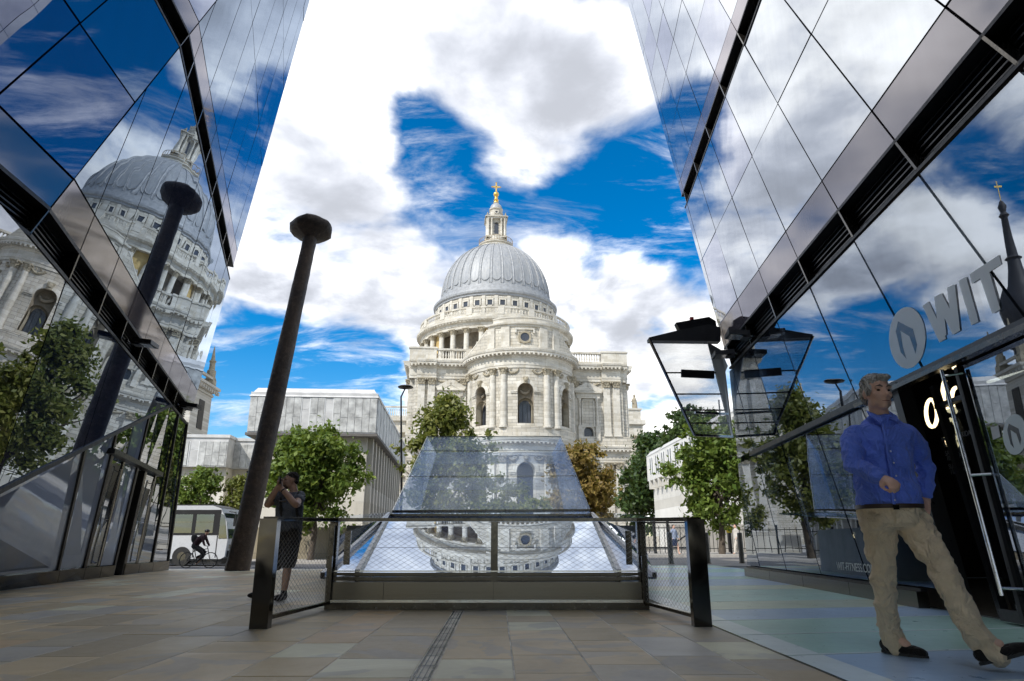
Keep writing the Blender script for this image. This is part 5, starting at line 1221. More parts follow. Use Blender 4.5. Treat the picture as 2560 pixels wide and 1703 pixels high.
# main block: overhanging clad storey on pale walls
sb, SM = block('school_building', -10.4, 52.0, -4.3, 'concrete school block with an overhanging lead-clad upper storey left of the cathedral')
m = MB(); m.box(-9.6, 0, 0, 29, 8.62, 11.75); lpart('upper_storey', m, LEADS, sb, SM)
clad_face(sb, SM, -9.6, 0, 0, 8.7, 11.75, [(-5.75, -5.05), (-4.0, -3.3)])
clad_face(sb, SM, 0, 29, 0, 8.7, 11.75, [(1.2 + 2.3 * k, 2.3 + 2.3 * k) for k in range(12)], 'y', .6)
m = MB(); m.prism([(-9.7, -.1, 11.4), (.1, -.1, 11.4), (-.35, .45, 12.15), (-9.25, .45, 12.15)], (0, 29, 0)); lpart('roof_edge', m, LEADS, sb, SM)
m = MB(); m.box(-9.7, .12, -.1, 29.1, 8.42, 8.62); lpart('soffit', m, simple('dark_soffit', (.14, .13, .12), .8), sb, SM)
m = MB(); m.box(-9.0, -.7, .7, 28.5, -.4, 8.42); lpart('lower_walls', m, CONC, sb, SM)
for k in range(13):
    m = MB(); m.box(-.69, -.3, 1.2 + k * 2.1, 1.75 + k * 2.1, -.4, 8.42); lpart('concrete_fin', m, CONC, sb, SM)
    m = MB(); m.box(-.69, -.66, 1.85 + k * 2.1, 3.2 + k * 2.1, .2, 8.2); lpart('side_window', m, simple('grey_side_window', (.10, .105, .11), .3) if k == 0 else bpy.data.materials['grey_side_window'], sb, SM)
s2, S2 = block('school_wing', -19.0, 57.0, -4.3, 'lower pale school wing with two upper windows behind the parked bus')
m = MB(); m.box(-14, -4.5, 0, 14, 6.62, 9.1); m.box(-4.5, 2, 1.6, 14, 6.62, 9.0); lpart('upper_storey', m, LEADS, s2, S2)
clad_face(s2, S2, -14, -4.5, 0, 6.7, 9.0, [(-12.6, -11.9), (-10.2, -9.3), (-7.6, -6.8)]); clad_face(s2, S2, -4.5, 2, 1.6, 6.7, 9.0, [(-2.6, -1.6)])
m = MB(); m.box(-14.1, -4.4, -.1, 14, 9.0, 9.25); m.box(-4.4, 2, 1.5, 14, 8.95, 9.2); lpart('roof_edge', m, LEADS, s2, S2)
m = MB(); m.box(-14, -4.6, .5, 14, -.4, 6.6); m.box(-4.6, 2, 2.1, 14, -.4, 6.6); lpart('lower_walls', m, CONC, s2, S2)
for (a, y) in ((-7.0, .45), (-3.4, 2.05)):
    m = MB(); m.box(a, a + .8, y, y + .06, .5, 6.5); lpart('tall_window', m, WGL, s2, S2)
    for z in (2.2, 3.7, 5.2): m = MB(); m.box(a, a + .8, y - .04, y + .02, z, z + .12); lpart('window_bar', m, LEADC, s2, S2)
gw = tag(part('garden_wall', MB().box(-34, -6.8, 46.2, 46.6, -.5, 1.62), WALLC), 'rough brown concrete garden wall along the far pavement', 'wall')
rbz, RM = block('pale_building', 16.8, 86.0, -2.3, 'bright white building with narrow upper windows right of the cathedral')
WHITE_ST = m_stone('white_stone', (.74, .73, .69), joint=.15, bw=2.2, bh=1.1, stain=.3)
m = MB(); m.box(0, 18, -40, 0, 7.9, 11.0); lpart('upper_storey', m, WHITE_ST, rbz, RM)
m = MB(); m.box(.55, 18, -40, -.5, -.3, 7.9); lpart('lower_walls', m, WHITE_ST, rbz, RM)
m = MB(); m.prism([(-.05, 0, 10.9), (.5, 0, 11.5), (18, 0, 11.5), (18, 0, 10.9)], (0, -40, 0)); lpart('roof_edge', m, LEADS, rbz, RM)
for k in range(14):
    for q in (0, .9):
        y = -1.8 - k * 2.8 - q; m = MB(); m.box(-.03, .02, y - .5, y, 8.5, 10.5); w_ = lpart('window', m, WGL, rbz, RM); m = MB(); m.box(-.06, .0, y - .56, y - .5, 8.4, 10.6); m.box(-.06, 0, y, y + .06, 8.4, 10.6); lpart('frame', m, WHITEP, w_, RM)
for k in range(18): m = MB(); m.box(.0, .56, -1.2 - k * 2.1, -.7 - k * 2.1, 6.9, 7.9); lpart('bracket', m, WHITE_ST, rbz, RM)
# church tower behind the left building with lead spire
tw, TM = block('church_tower', -44.0, 88, -4, 'pale stone church tower with corner pinnacles behind the left-hand building', 'church tower')
m = MB(); m.box(-3.3, 3.3, -3.3, 3.3, -.5, 20.2); lpart('tower_shaft', m, STONE_TOWER, tw, TM)
for (z, o, h) in ((13.8, .12, .3), (19.6, .15, .3), (20.2, .55, .35), (20.55, .8, .35)): m = MB(); m.box(-3.3 - o, 3.3 + o, -3.3 - o, 3.3 + o, z, z + h); lpart('string_course', m, STONE_TOWER, tw, TM)
for k in range(10):
    for sx in (-1, 1): m = MB(); m.box(-3.7 + k * .8, -3.35 + k * .8, sx * 3.95 - .1, sx * 3.95 + .1, 20.0, 20.35); lpart('corbel', m, STONE_TOWER, tw, TM); m = MB(); m.box(sx * 3.95 - .1, sx * 3.95 + .1, -3.7 + k * .8, -3.35 + k * .8, 19.9, 20.34); lpart('corbel', m, STONE_TOWER, tw, TM)
for sx in (-1, 1):
    m = MB(); m.box(-.9, .9, sx * 3.32 - .06, sx * 3.32 + .06, 14.8, 18.6); lpart('louvre_opening', m, BLACK_LOUVRE, tw, TM); m = MB(); m.box(sx * 3.32 - .06, sx * 3.32 + .06, -.9, .9, 14.8, 18.6); lpart('louvre_opening', m, BLACK_LOUVRE, tw, TM)
    for sy in (-1, 1):
        m = MB(); m.box(sx * 2.95 - .6, sx * 2.95 + .6, sy * 2.95 - .6, sy * 2.95 + .6, 20.9, 22.0); m.lathe([(.75, 22.0), (.6, 22.4), (.62, 23.2), (.42, 23.4), (.38, 24.4), (.5, 24.6), (.3, 24.8), (.06, 26.7), (0, 26.8)], 8, (sx * 2.95, sy * 2.95, 0)); lpart('pinnacle', m, STONE_CARVED, tw, TM)
    for k in range(4): m = MB(); m.box(-1.9 + k * 1.1, -1.5 + k * 1.1, sx * 3.3 - .15, sx * 3.3 + .15, 20.9, 21.9); lpart('parapet_pier', m, STONE_TOWER, tw, TM)
    m = MB(); m.box(-2.4, 2.4, sx * 3.3 - .2, sx * 3.3 + .2, 21.9, 22.2); m.box(sx * 3.3 - .2, sx * 3.3 + .2, -2.4, 2.4, 21.9, 22.2); lpart('parapet_coping', m, STONE_TOWER, tw, TM)
m = MB(); m.lathe([(2.3, 20.9), (2.3, 23.6), (2.6, 23.8), (2.6, 24.2), (1.9, 24.6), (1.5, 25.8), (1.5, 26.2), (1.9, 27.2), (2.1, 28.6), (1.8, 30.2), (1.1, 32), (.75, 34), (.65, 35.2), (.9, 35.4), (.55, 35.7), (.36, 41), (.6, 41.3), (.3, 41.8), (.5, 42.6), (.2, 43.4), (.0, 43.6)], 12); lpart('lead_spire', m, simple('dark_spire_lead', (.04, .04, .045), .6, .2), tw, TM, 40)
m = MB(); m.bar((0, 0, 43.4), (0, 0, 46.4), .08, .08); m.box(-.5, .4, -.03, .03, 45.5, 45.75); lpart('weathervane', m, GOLD, tw, TM)

# ================================================================= trees
def m_leaf(name, a, b, tr=.35):
    n = NT(name); rn = n.new('ShaderNodeNewGeometry').outputs['Random Per Island']; p = n.pos(); f = n.noise(p, .9, 4, .6)
    c = n.mixc(rn, a, b); c = n.mixc(n.ramp(f, .35, .7, 0, .5), c, tuple(q * .55 for q in a))
    d = n.bsdf(Base_Color=c, Roughness=.5); d.inputs['Specular IOR Level'].default_value = .35
    t = n.new('ShaderNodeBsdfTranslucent', {'Color': c}); c2 = n.mixc(.5, c, (.25, .30, .03)); n.L.new(c2, t.inputs['Color'])
    return n.surf(n.new('ShaderNodeMixShader', {0: tr, 1: d.outputs[0], 2: t.outputs[0]}).outputs[0])
LEAF = m_leaf('green_leaf', (.09, .165, .025), (.23, .30, .06)); LEAF_Y = m_leaf('yellow_green_leaf', (.12, .16, .035), (.29, .28, .07)); LEAF_O = m_leaf('turning_leaf', (.22, .14, .04), (.36, .26, .075)); LEAF_D = m_leaf('dark_needle_leaf', (.022, .050, .014), (.075, .125, .028), .2)
BARK = simple('bark', (.09, .072, .055), .9, 0, .3, 4, .5, 20)
def leaf_crown(clumps, nleaf, size, seed, droop=0.0, sp=.5):
    rg = np.random.default_rng(seed); cl = np.array(clumps, float); w = cl[:, 3] ** 2; idx = rg.choice(len(cl), nleaf, p=w / w.sum())
    d = rg.normal(size=(nleaf, 3)); d /= np.linalg.norm(d, axis=1)[:, None]; rr = np.minimum(np.abs(rg.normal(size=nleaf)) * .62 + .12 * rg.random(nleaf), 1.6); c = cl[idx, :3] + d * (rr * cl[idx, 3])[:, None] * np.array([1, 1, .85])
    out = rg.normal(size=(nleaf, 3)) + d * .6 + np.array([0, 0, .5]); out /= np.linalg.norm(out, axis=1)[:, None]
    t = np.cross(out, rg.normal(size=(nleaf, 3))); t /= np.linalg.norm(t, axis=1)[:, None]; t[:, 2] -= droop; t /= np.linalg.norm(t, axis=1)[:, None]; b = np.cross(out, t)
    s = size * rg.uniform(.6, 1.35, nleaf)[:, None]
    v = np.stack([c - t * s, c + b * s * sp - t * s * .1, c + t * s, c - b * s * sp - t * s * .1], 1).reshape(-1, 3)
    return v
def leaves_obj(name, v, mat, parent):
    n = len(v) // 4; me = bpy.data.meshes.new(name); me.vertices.add(n * 4); me.vertices.foreach_set('co', v.astype(np.float32).ravel()); me.loops.add(n * 4); me.loops.foreach_set('vertex_index', np.arange(n * 4, dtype=np.int32)); me.polygons.add(n); me.polygons.foreach_set('loop_start', np.arange(0, n * 4, 4, dtype=np.int32)); me.polygons.foreach_set('loop_total', np.full(n, 4, dtype=np.int32)); me.update(); me.validate(); me.materials.append(mat)
    return link(name, me, parent)
def tree(name, base, h, rx, ry, zc0, label, mat, nleaf, size, seed, nclump=105, group=None, shape='round', lean=0.0):
    rg = np.random.default_rng(seed); base = np.array(base, float); th = thing(name, base, label, 'tree', group)
    cl = []; zc = (h + zc0) / 2; rz = (h - zc0) / 2
    while len(cl) < nclump:
        p = rg.uniform(-1, 1, 3); r = np.linalg.norm(p)
        if r > 1 or r < .30: continue
        if shape == 'cone': k = 1 - .62 * max(0, p[2] + .2); p[0] *= k; p[1] *= k
        s = rg.uniform(.10, .30)
        cl.append((base[0] + p[0] * rx + lean * p[2], base[1] + p[1] * ry, base[2] + zc + p[2] * rz, s * (rx + rz) / 2))
    cl.append((base[0], base[1], base[2] + zc, rx * .45))
    for k in range(14):      # sprays standing out of the outline
        a = rg.uniform(0, 2 * PI); e = rg.uniform(-.3, 1.3); q = np.array([math.cos(a) * math.cos(e) * rx, math.sin(a) * math.cos(e) * ry, math.sin(e) * rz]) * rg.uniform(.98, 1.12) * (np.array([.6, .6, 1]) if shape == 'cone' and e > .4 else 1)
        cl.append((base[0] + q[0], base[1] + q[1], base[2] + zc + q[2], .11 * (rx + rz) / 2))
    cr = leaves_obj('crown', leaf_crown(cl, nleaf, size, seed), mat, th)
    m = MB(); tr = .035 * h * .6 + .05; m.tube([base + [0, 0, -.3], base + [.02 * h, 0, h * .2], base + [-.01 * h, .02 * h, h * .45], base + [0, 0, h * .8]], [tr, tr * .8, tr * .6, tr * .2], 9)
    part('trunk', m, BARK, th, 60)
    m = MB()
    for q in rg.choice(len(cl), 16, replace=False):
        c = np.array(cl[q][:3]); s = base + [0, 0, h * rg.uniform(.22, .55)]; mid = (s + c) / 2 + [0, 0, -.05 * h]; m.tube([s, mid, c], [tr * .42, tr * .25, tr * .08], 6)
    part('limbs', m, BARK, th, 60); return th
def gp(px, depth): return np.array([(px - 1280) / 1790 * depth, depth, zg((px - 1280) / 1790 * depth, depth)])
tree('street_tree', gp(775, 43.6), 7.9, 3.1, 2.6, 1.6, 'green street tree in front of the school block behind the photographer', LEAF, 17000, .18, 11)
tree('street_tree', gp(1108, 47), 10.9, 3.0, 2.8, 2.0, 'yellow-green tree between the lamp post and the skylight hood', LEAF_Y, 15000, .19, 12, 70, None, 'cone')
tree('street_tree', gp(1458, 52), 7.7, 2.4, 2.8, 2.0, 'orange-brown turning tree at the right edge of the skylight hood', LEAF_O, 13000, .19, 13)
tree('street_tree', gp(1805, 43.5), 8.3, 3.0, 2.6, 1.7, 'bright green street tree beneath the glass flap', LEAF, 16000, .18, 14)
tree('street_tree', gp(478, 52), 6.6, 1.5, 1.5, 2.0, 'small leafy tree showing past the edge of the left-hand building', LEAF, 7000, .15, 15)
tree('street_tree', gp(590, 53), 6.0, 1.4, 1.4, 2.2, 'thin light green sapling left of the nail', LEAF_Y, 5000, .15, 16)
tree('churchyard_tree', gp(1645, 92), 15.0, 5.0, 4.0, 1.0, 'dark drooping evergreen tree beside the white building', LEAF_D, 18000, .34, 17, 90, None, 'cone')
tree('churchyard_tree', gp(1680, 100), 15.6, 5.2, 4.0, 6.0, 'dark tree top behind the white building', LEAF_D, 16000, .28, 18, 60)
tree('churchyard_tree', gp(1760, 78), 15.5, 3.4, 3.4, 8.0, 'dark leafy tree rising behind the glass flap', LEAF_D, 14000, .24, 19, 60)
tree('churchyard_tree', gp(1240, 62), 6.5, 3.0, 2.4, 1.0, 'yellow-green tree seen through the glass hood', LEAF_Y, 12000, .18, 20, 50)
tree('churchyard_tree', gp(1345, 66), 4.6, 2.2, 2.0, .6, 'pale low bush seen through the glass hood', LEAF_Y, 9000, .18, 21, 40)

# ================================================================= street furniture
BOLL = simple('bollard_steel', (.10, .095, .085), .45, .6, .2, 6)
bm = MB(); bm.lathe([(.085, 0), (.085, .95), (.08, .985), (.06, 1.0), (0, 1.003)], 16); bmesh_ = bm.mesh('bollard', BOLL, 50)
bc = MB(); bc.lathe([(.09, .0), (.105, .0), (.105, .02), (.085, .025)], 16); bcm = bc.mesh('bollard_collar', STEEL)
for (px, d, lab) in ((1677, 23.6, 'dark steel bollard seen through the mesh right of the skylight'), (1769, 24.0, 'dark steel bollard standing clear right of the barrier end post'), (1854, 24.4, 'dark steel bollard next to the corner of the right-hand building')):
    b = gp(px, d); t_ = thing('bollard', b, lab, 'bollard', 'bollards along the kerb'); link('bollard_body', bmesh_, t_, T(*b)); link('bollard_collar', bcm, t_, T(*b))
# tall street lamp by the cathedral
lp0 = gp(997, 47); lp = thing('street_lamp', lp0, 'tall slender black street lamp left of the cathedral', 'street lamp')
ltop = at(1003, 985, 47); m = MB(); m.tube([lp0 + [0, 0, -.3], lp0 + [0, 0, 4], (ltop[0], ltop[1], ltop[2] - .2), ltop + [.25, 0, .35]], [.11, .085, .06, .05], 10); part('pole', m, BLACK_METAL, lp, 60)
m = MB(); m.lathe([(.05, 0), (.5, .08), (.55, .16), (.4, .24), (.06, .28)], 20, tuple(ltop + [.30, -.1, .32])); part('lamp_head', m, BLACK_METAL, lp, 50)
# pole with small lamp arm and round sign at the right
sp0 = gp(1830, 45.5); spt = at(1797, 1000, 45.5); sp_ = thing('sign_pole', sp0, 'slim black pole with a small round sign in front of the right tree', 'pole')
m = MB(); m.tube([sp0 + [0, 0, -.3], (spt[0] + .0, spt[1], spt[2])], [.075, .05], 8); part('pole', m, BLACK_METAL, sp_)
c = at(1818, 1298, 45.35); m = MB(); ring_y(m, .01, .2, -.01 + c[1], .01 + c[1], c[2], 20, c[0]); part('round_sign', m, simple('white_sign', (.75, .72, .70), .4), sp_)
m = MB(); ring_y(m, .2, .26, -.02 + c[1], .02 + c[1], c[2], 20, c[0]); part('sign_rim', m, simple('red_sign', (.55, .03, .03), .4), sp_)
c = at(1822, 1324, 45.35); m = MB(); m.obox(c, (.16, 0, 0), (0, .05, 0), (0, 0, .2)); part('yellow_box', m, simple('yellow_plastic', (.7, .5, .03), .4), sp_)
c = at(1812, 1230, 45.4); m = MB(); m.tube([c, c + [-.3, 0, .22], c + [-.62, 0, .25]], .04, 6); m.obox(c + [-.75, 0, .23], (.18, 0, 0), (0, .08, 0), (0, 0, .04)); part('lamp_arm', m, STEEL, sp_)
# railings and gate of the churchyard
def railing(x0, x1, y, h, label, dx=.42, panel=False):
    th = thing('churchyard_railing', ((x0 + x1) / 2, y, 0), label, 'railing')
    for z in (.25, h - .15): m = MB(); m.bar((x0, y, z), (x1, y, z), .05, .05); part('rail', m, BLACK_METAL, th)
    x = x0
    m0 = MB(); m0.bar((0, 0, 0), (0, 0, h), .035, .035); me = m0.mesh('railing_bar', BLACK_METAL); k = 0
    mp = MB(); mp.bar((0, 0, -.1), (0, 0, h + .15), .13, .13); mep = mp.mesh('railing_post', BLACK_METAL)
    while x <= x1 + .01:
        link('railing_post' if k % 8 == 0 else 'railing_bar', mep if k % 8 == 0 else me, th, T(x, y, 0)); x += dx; k += 1
    return th
railing(6.6, 12.2, 47.0, 1.75, 'black iron railing with posts behind the right mesh panel', .35)
railing(13.6, 17.5, 52.0, 1.7, 'grey railing in the shade below the right tree', .28)
railing(-6.5, 6.0, 49.0, 1.6, 'black iron railing seen through the skylight glass', .45)
tag(part('churchyard_wall', MB().box(11.9, 22, 54.0, 54.4, -.2, 2.0), simple('grey_panel_wall', (.34, .33, .31), .8, 0, .2, 2)), 'low grey wall under the white building', 'wall')  # plain mid-grey wall colour
tag(part('churchyard_wall', MB().box(-6.6, 12, 58.0, 58.4, -.2, 1.15), CONC), 'low pale churchyard wall in front of the apse', 'wall')
gt = thing('gate', (9.6, 46, 0), 'dark timber braced gate frame behind the right end of the skylight', 'gate')
for x in (8.35, 9.15, 10.0, 11.3):
    m = MB(); m.bar((x, 45.5, -.1), (x, 45.5, 2.0), .16, .12); part('gate_post', m, BLACK_METAL, gt)
for z in (.35, 1.9): m = MB(); m.bar((8.35, 45.5, z), (11.3, 45.5, z), .1, .1); part('gate_rail', m, BLACK_METAL, gt)
m = MB(); m.bar((10.0, 45.5, .4), (11.3, 45.5, 1.2), .1, .08); part('gate_brace', m, BLACK_METAL, gt)
# ================================================================= bus, bicycle
BUSW = simple('white_bus_paint', (.62, .64, .67), .3, 0, .06, 1.0, coat=.4); BUSB = simple('black_bus_trim', (.02, .02, .022), .4); BUSG = m_glass('bus_glass', .10, (.02, .03, .028), see=.15)
RUBBER = simple('rubber', (.02, .02, .02), .7); 
BX, BYn, BZ = -14.7, 36.6, zg(-18, 37) - .13
bus = thing('coach', (BX - 4, BYn + 1.2, BZ), 'white single-deck coach passing behind the cyclist', 'bus')
def bprof(s):     # body outline from the side: front end at s = 0, running back (-x)
    return s
m = MB(); side = [(0.0, .45), (.06, 1.3), (-.10, 2.2), (-.45, 2.86), (-.9, 3.0), (-10, 3.0), (-10, .38), (-.2, .34)]
m.prism([(BX + x, BYn, BZ + z) for (x, z) in side], (0, 2.45, 0)); part('body', m, BUSW, bus)
m = MB(); m.prism([(BX - .5, BYn + .05, BZ + 2.9), (BX - 10, BYn + .05, BZ + 2.9), (BX - 10, BYn + .05, BZ + 3.06), (BX - 1.0, BYn + .05, BZ + 3.06)], (0, 2.35, 0)); part('roof', m, BUSB, bus)
m = MB(); m.box(BX - 10, BX - .42, BYn - .015, BYn, BZ + 1.52, BZ + 2.78); part('window_band', m, BUSB, bus)
for (a, b) in ((-1.65, -.75), (-2.75, -1.85), (-4.0, -2.85), (-5.2, -4.1), (-6.4, -5.3), (-7.6, -6.5)):
    m = MB(); m.box(BX + a, BX + b, BYn - .03, BYn - .016, BZ + 1.62, BZ + 2.55); w_ = part('side_window', m, BUSG, bus)
    m = MB(); m.box(BX + a, BX + b, BYn - .036, BYn - .03, BZ + 2.15, BZ + 2.18); part('window_bar', m, STEEL, w_)
m = MB(); m.prism([(BX + .075, BYn + .12, BZ + 1.35), (BX + .075, BYn + 2.33, BZ + 1.35), (BX - .30, BYn + 2.33, BZ + 2.62), (BX - .30, BYn + .12, BZ + 2.62)], (.03, 0, .01)); part('windscreen', m, BUSG, bus)
m = MB(); m.prism([(BX + .02, BYn - .02, BZ + 1.35), (BX - .42, BYn - .02, BZ + 1.35), (BX - .42, BYn - .02, BZ + 2.6), (BX - .22, BYn - .02, BZ + 2.5)], (0, .015, 0)); part('cab_window', m, BUSG, bus)
m = MB(); m.box(BX + .0, BX + .12, BYn + .2, BYn + 2.25, BZ + .42, BZ + .75); part('bumper', m, BUSB, bus)
for y in (.35, 2.1): m = MB(); m.obox((BX + .07, BYn + y, BZ + .95), (.03, 0, 0), (0, .14, 0), (0, 0, .1)); part('headlight', m, STEEL_BRIGHT, bus)
m = MB(); m.tube([(BX + .0, BYn, BZ + 2.7), (BX + .4, BYn - .15, BZ + 2.65), (BX + .42, BYn - .18, BZ + 2.35)], .035, 6); m.obox((BX + .42, BYn - .18, BZ + 2.15), (.05, 0, 0), (0, .1, 0), (0, 0, .2)); part('mirror', m, BUSB, bus)
m = MB(); m.box(BX - 1.66, BX - 1.62, BYn - .012, BYn, BZ + .42, BZ + 1.5); part('door_seam', m, BUSB, bus); m = MB(); m.box(BX - .5, BX - .46, BYn - .012, BYn, BZ + .42, BZ + 1.5); part('door_seam', m, BUSB, bus)
for x in (-2.2, -7.6):
    w_ = MB(); ring_y(w_, .22, .47, BYn - .03, BYn + .25, BZ + .47, 24, BX + x); wl = part('wheel', w_, RUBBER, bus); w_ = MB(); ring_y(w_, .01, .22, BYn - .02, BYn + .2, BZ + .47, 16, BX + x); part('rim', w_, STEEL, wl)
m = MB(); m.box(BX - 9.9, BX - .15, BYn + .1, BYn + 2.4, BZ + .1, BZ + .4); part('underside', m, BUSB, bus)

# ================================================================= figures
SKIN = simple('skin', (.66, .41, .31), .5, 0, .12, 14, spec=.35); SKIN_T = simple('tanned_skin', (.46, .27, .185), .5, 0, .12, 14)
def m_cloth(name, col, bs=.25, sc=160):
    n = NT(name); p = n.obj(); f = n.noise(p, 5, 4, .6); c = n.mixc(n.ramp(f, .3, .7), tuple(q * .86 for q in col), tuple(min(1, q * 1.12) for q in col))
    b = n.bsdf(Base_Color=c, Roughness=.85); b.inputs['Specular IOR Level'].default_value = .2; b.inputs['Sheen Weight'].default_value = .15
    fold = n.noise(n.obj((9, 9, 5)), 1.0, 3, .5, 1.6); rid = n.new('ShaderNodeMath', {0: n.new('ShaderNodeMath', {0: fold, 1: -.5}, operation='ADD').outputs[0]}, operation='ABSOLUTE').outputs[0]
    hh = n.new('ShaderNodeMath', {0: n.noise(p, 30, 4, .5), 1: .15, 2: rid}, operation='MULTIPLY_ADD').outputs[0]
    n.L.new(n.bump(hh, bs * 3.2, .09), b.inputs['Normal']); return n.surf(b.outputs[0])
SHIRT = m_cloth('blue_shirt', (.13, .22, .78)); CHINO = m_cloth('khaki_cotton', (.72, .58, .40)); SUEDE = m_cloth('dark_suede', (.012, .010, .010)); LEATHER = simple('brown_belt', (.035, .02, .012), .5)
HAIR_G = m_cloth('grey_hair', (.58, .56, .53), .8); TEE = m_cloth('grey_tshirt', (.12, .13, .15)); SHORTS = m_cloth('dark_shorts', (.030, .028, .026)); HAIR_D = m_cloth('short_brown_hair', (.045, .033, .025), .8)
HAIR_B = m_cloth('grey_brown_brow', (.20, .165, .14), .5)
from mathutils import noise as mnoise
def fuse(name, mb, vox, mat, parent, it=4, wr=None, seed=0):
    """one continuous skin over overlapping volumes"""
    me = mb.mesh(name + '_src'); ob = bpy.data.objects.new('tmp', me); COL.objects.link(ob)
    r = ob.modifiers.new('r', 'REMESH'); r.mode = 'VOXEL'; r.voxel_size = vox; r.adaptivity = 0
    s = ob.modifiers.new('s', 'SMOOTH'); s.factor = .5; s.iterations = it
    dg = bpy.context.evaluated_depsgraph_get(); out = bpy.data.meshes.new_from_object(ob.evaluated_get(dg)); bpy.data.objects.remove(ob); bpy.data.meshes.remove(me)
    if wr:
        amp, fx, fz, shear = wr; out.update()
        ns = [v.normal.copy() for v in out.vertices]
        for v, n in zip(out.vertices, ns):
            p = v.co; q = Vector(((p.x + shear * p.z) * fx + seed, p.y * fx, p.z * fz + seed * 2))
            k = mnoise.noise(q) + .5 * mnoise.noise(q * 2.1 + Vector((7, 1, 3))); k = 1 - abs(k) * 2.2
            v.co = p + n * amp * (k - .4)
    out.name = name; out.materials.clear(); out.materials.append(mat); out.shade_smooth()
    return link(name, out, parent)
def limb(mb, pts, rad, n=14, sx=1.0):
    """closed tapering limb with rounded ends through a smooth curve"""
    pts = [np.array(p, float) for p in pts]; P = []; Rr = []
    for i in range(len(pts) - 1):
        p0 = pts[max(i - 1, 0)]; p1, p2 = pts[i], pts[i + 1]; p3 = pts[min(i + 2, len(pts) - 1)]
        for k in range(4):
            t = k / 4; P.append(.5 * ((2 * p1) + (-p0 + p2) * t + (2 * p0 - 5 * p1 + 4 * p2 - p3) * t * t + (-p0 + 3 * p1 - 3 * p2 + p3) * t ** 3)); Rr.append(rad[i] + (rad[i + 1] - rad[i]) * t)
    P.append(pts[-1]); Rr.append(rad[-1])
    d0 = P[0] - P[1]; d0 /= np.linalg.norm(d0); d1 = P[-1] - P[-2]; d1 /= np.linalg.norm(d1)
    P = [P[0] + d0 * Rr[0] * .9, P[0] + d0 * Rr[0] * .6] + P + [P[-1] + d1 * Rr[-1] * .6, P[-1] + d1 * Rr[-1] * .9]; Rr = [Rr[0] * .25, Rr[0] * .8] + Rr + [Rr[-1] * .8, Rr[-1] * .25]
    mb.tube(P, Rr, n, True, sx)
def ell(mb, c, ax, ay, az, n=14):
    c, ax, ay, az = map(np.array, (c, ax, ay, az)); vs = []; fs = []; m_ = n // 2 + 1
    for i in range(m_):
        th = PI * (i + .02) / (m_ - 1 + .04)
        for k in range(n): a = 2 * PI * k / n; vs.append(c + math.sin(th) * (math.cos(a) * ax + math.sin(a) * ay) + math.cos(th) * az)
    fs = [(i * n + k, (i + 1) * n + k, (i + 1) * n + (k + 1) % n, i * n + (k + 1) % n) for i in range(m_ - 1) for k in range(n)] + [tuple(range(n)), tuple(range((m_ - 1) * n + n - 1, (m_ - 1) * n - 1, -1))]
    mb.add(vs, fs)
def rings(mb, rs, yaw, n=20):
    """torso-like loft: (centre, half width, half depth) upwards or downwards"""
    cx, sx_ = math.cos(yaw), math.sin(yaw); vs = []
    for (c, a, b) in rs:
        for k in range(n):
            t = 2 * PI * k / n; x = a * math.copysign(abs(math.cos(t)) ** .85, math.cos(t)); y = b * math.copysign(abs(math.sin(t)) ** .85, math.sin(t)); vs.append((c[0] + x * cx - y * sx_, c[1] + x * sx_ + y * cx, c[2]))
    m_ = len(rs); mb.add(vs, [(i * n + k, i * n + (k + 1) % n, (i + 1) * n + (k + 1) % n, (i + 1) * n + k) for i in range(m_ - 1) for k in range(n)] + [tuple(range(n - 1, -1, -1)), tuple(range((m_ - 1) * n, m_ * n))])
def head(mb, c, f, s=1.0, up=(0, 0, 1)):
    f = np.array(f, float); f /= np.linalg.norm(f); up = np.array(up, float); up -= np.dot(up, f) * f; up /= np.linalg.norm(up); r = np.cross(f, up)
    P = lambda x, y, z: c + s * (x * r + y * f + z * up)
    E = lambda x, y, z, a, b, d: ell(mb, P(x, y, z), r * a * s, f * b * s, up * d * s)
    E(0, -.015, .035, .077, .098, .085); E(0, .012, -.02, .066, .080, .085); E(0, .03, -.065, .050, .058, .050); E(0, .062, -.098, .026, .026, .020)
    for q in (-1, 1):
        E(q * .040, .062, -.022, .024, .022, .026); E(q * .034, .078, .026, .028, .016, .010); E(q * .080, -.008, -.010, .012, .022, .034); E(q * .05, .02, -.07, .018, .04, .03)
    mb.tube([P(0, .078, .024), P(0, .094, -.004), P(0, .112, -.026), P(0, .090, -.036)], [s * .010, s * .012, s * .017, s * .012], 10); E(.013, .094, -.031, .010, .010, .009); E(-.013, .094, -.031, .010, .010, .009)
    E(0, .084, -.060, .024, .012, .007); E(0, .082, -.073, .021, .012, .007)
    return P, r, f, up
def face_bits(parent, P, r, f, up, s, browmat):
    for q in (-1, 1):
        m = MB(); ell(m, P(q * .032, .076, .006), r * .015 * s, f * .007 * s, up * .0075 * s, 10); e = part('eye', m, simple('eye', (.03, .022, .02), .2) if 'eye' not in bpy.data.materials else bpy.data.materials['eye'], parent, 60)
        m = MB(); m.tube([P(q * .014, .093, .028), P(q * .032, .094, .036), P(q * .054, .080, .030)], [.004 * s, .0055 * s, .003 * s], 6); part('eyebrow', m, HAIR_B, parent)
    m = MB(); m.tube([P(-.025, .089, -.066), P(0, .0965, -.065), P(.025, .089, -.066)], [.002 * s, .0035 * s, .002 * s], 6); part('lips', m, simple('lips', (.20, .06, .05), .5) if 'lips' not in bpy.data.materials else bpy.data.materials['lips'], parent)
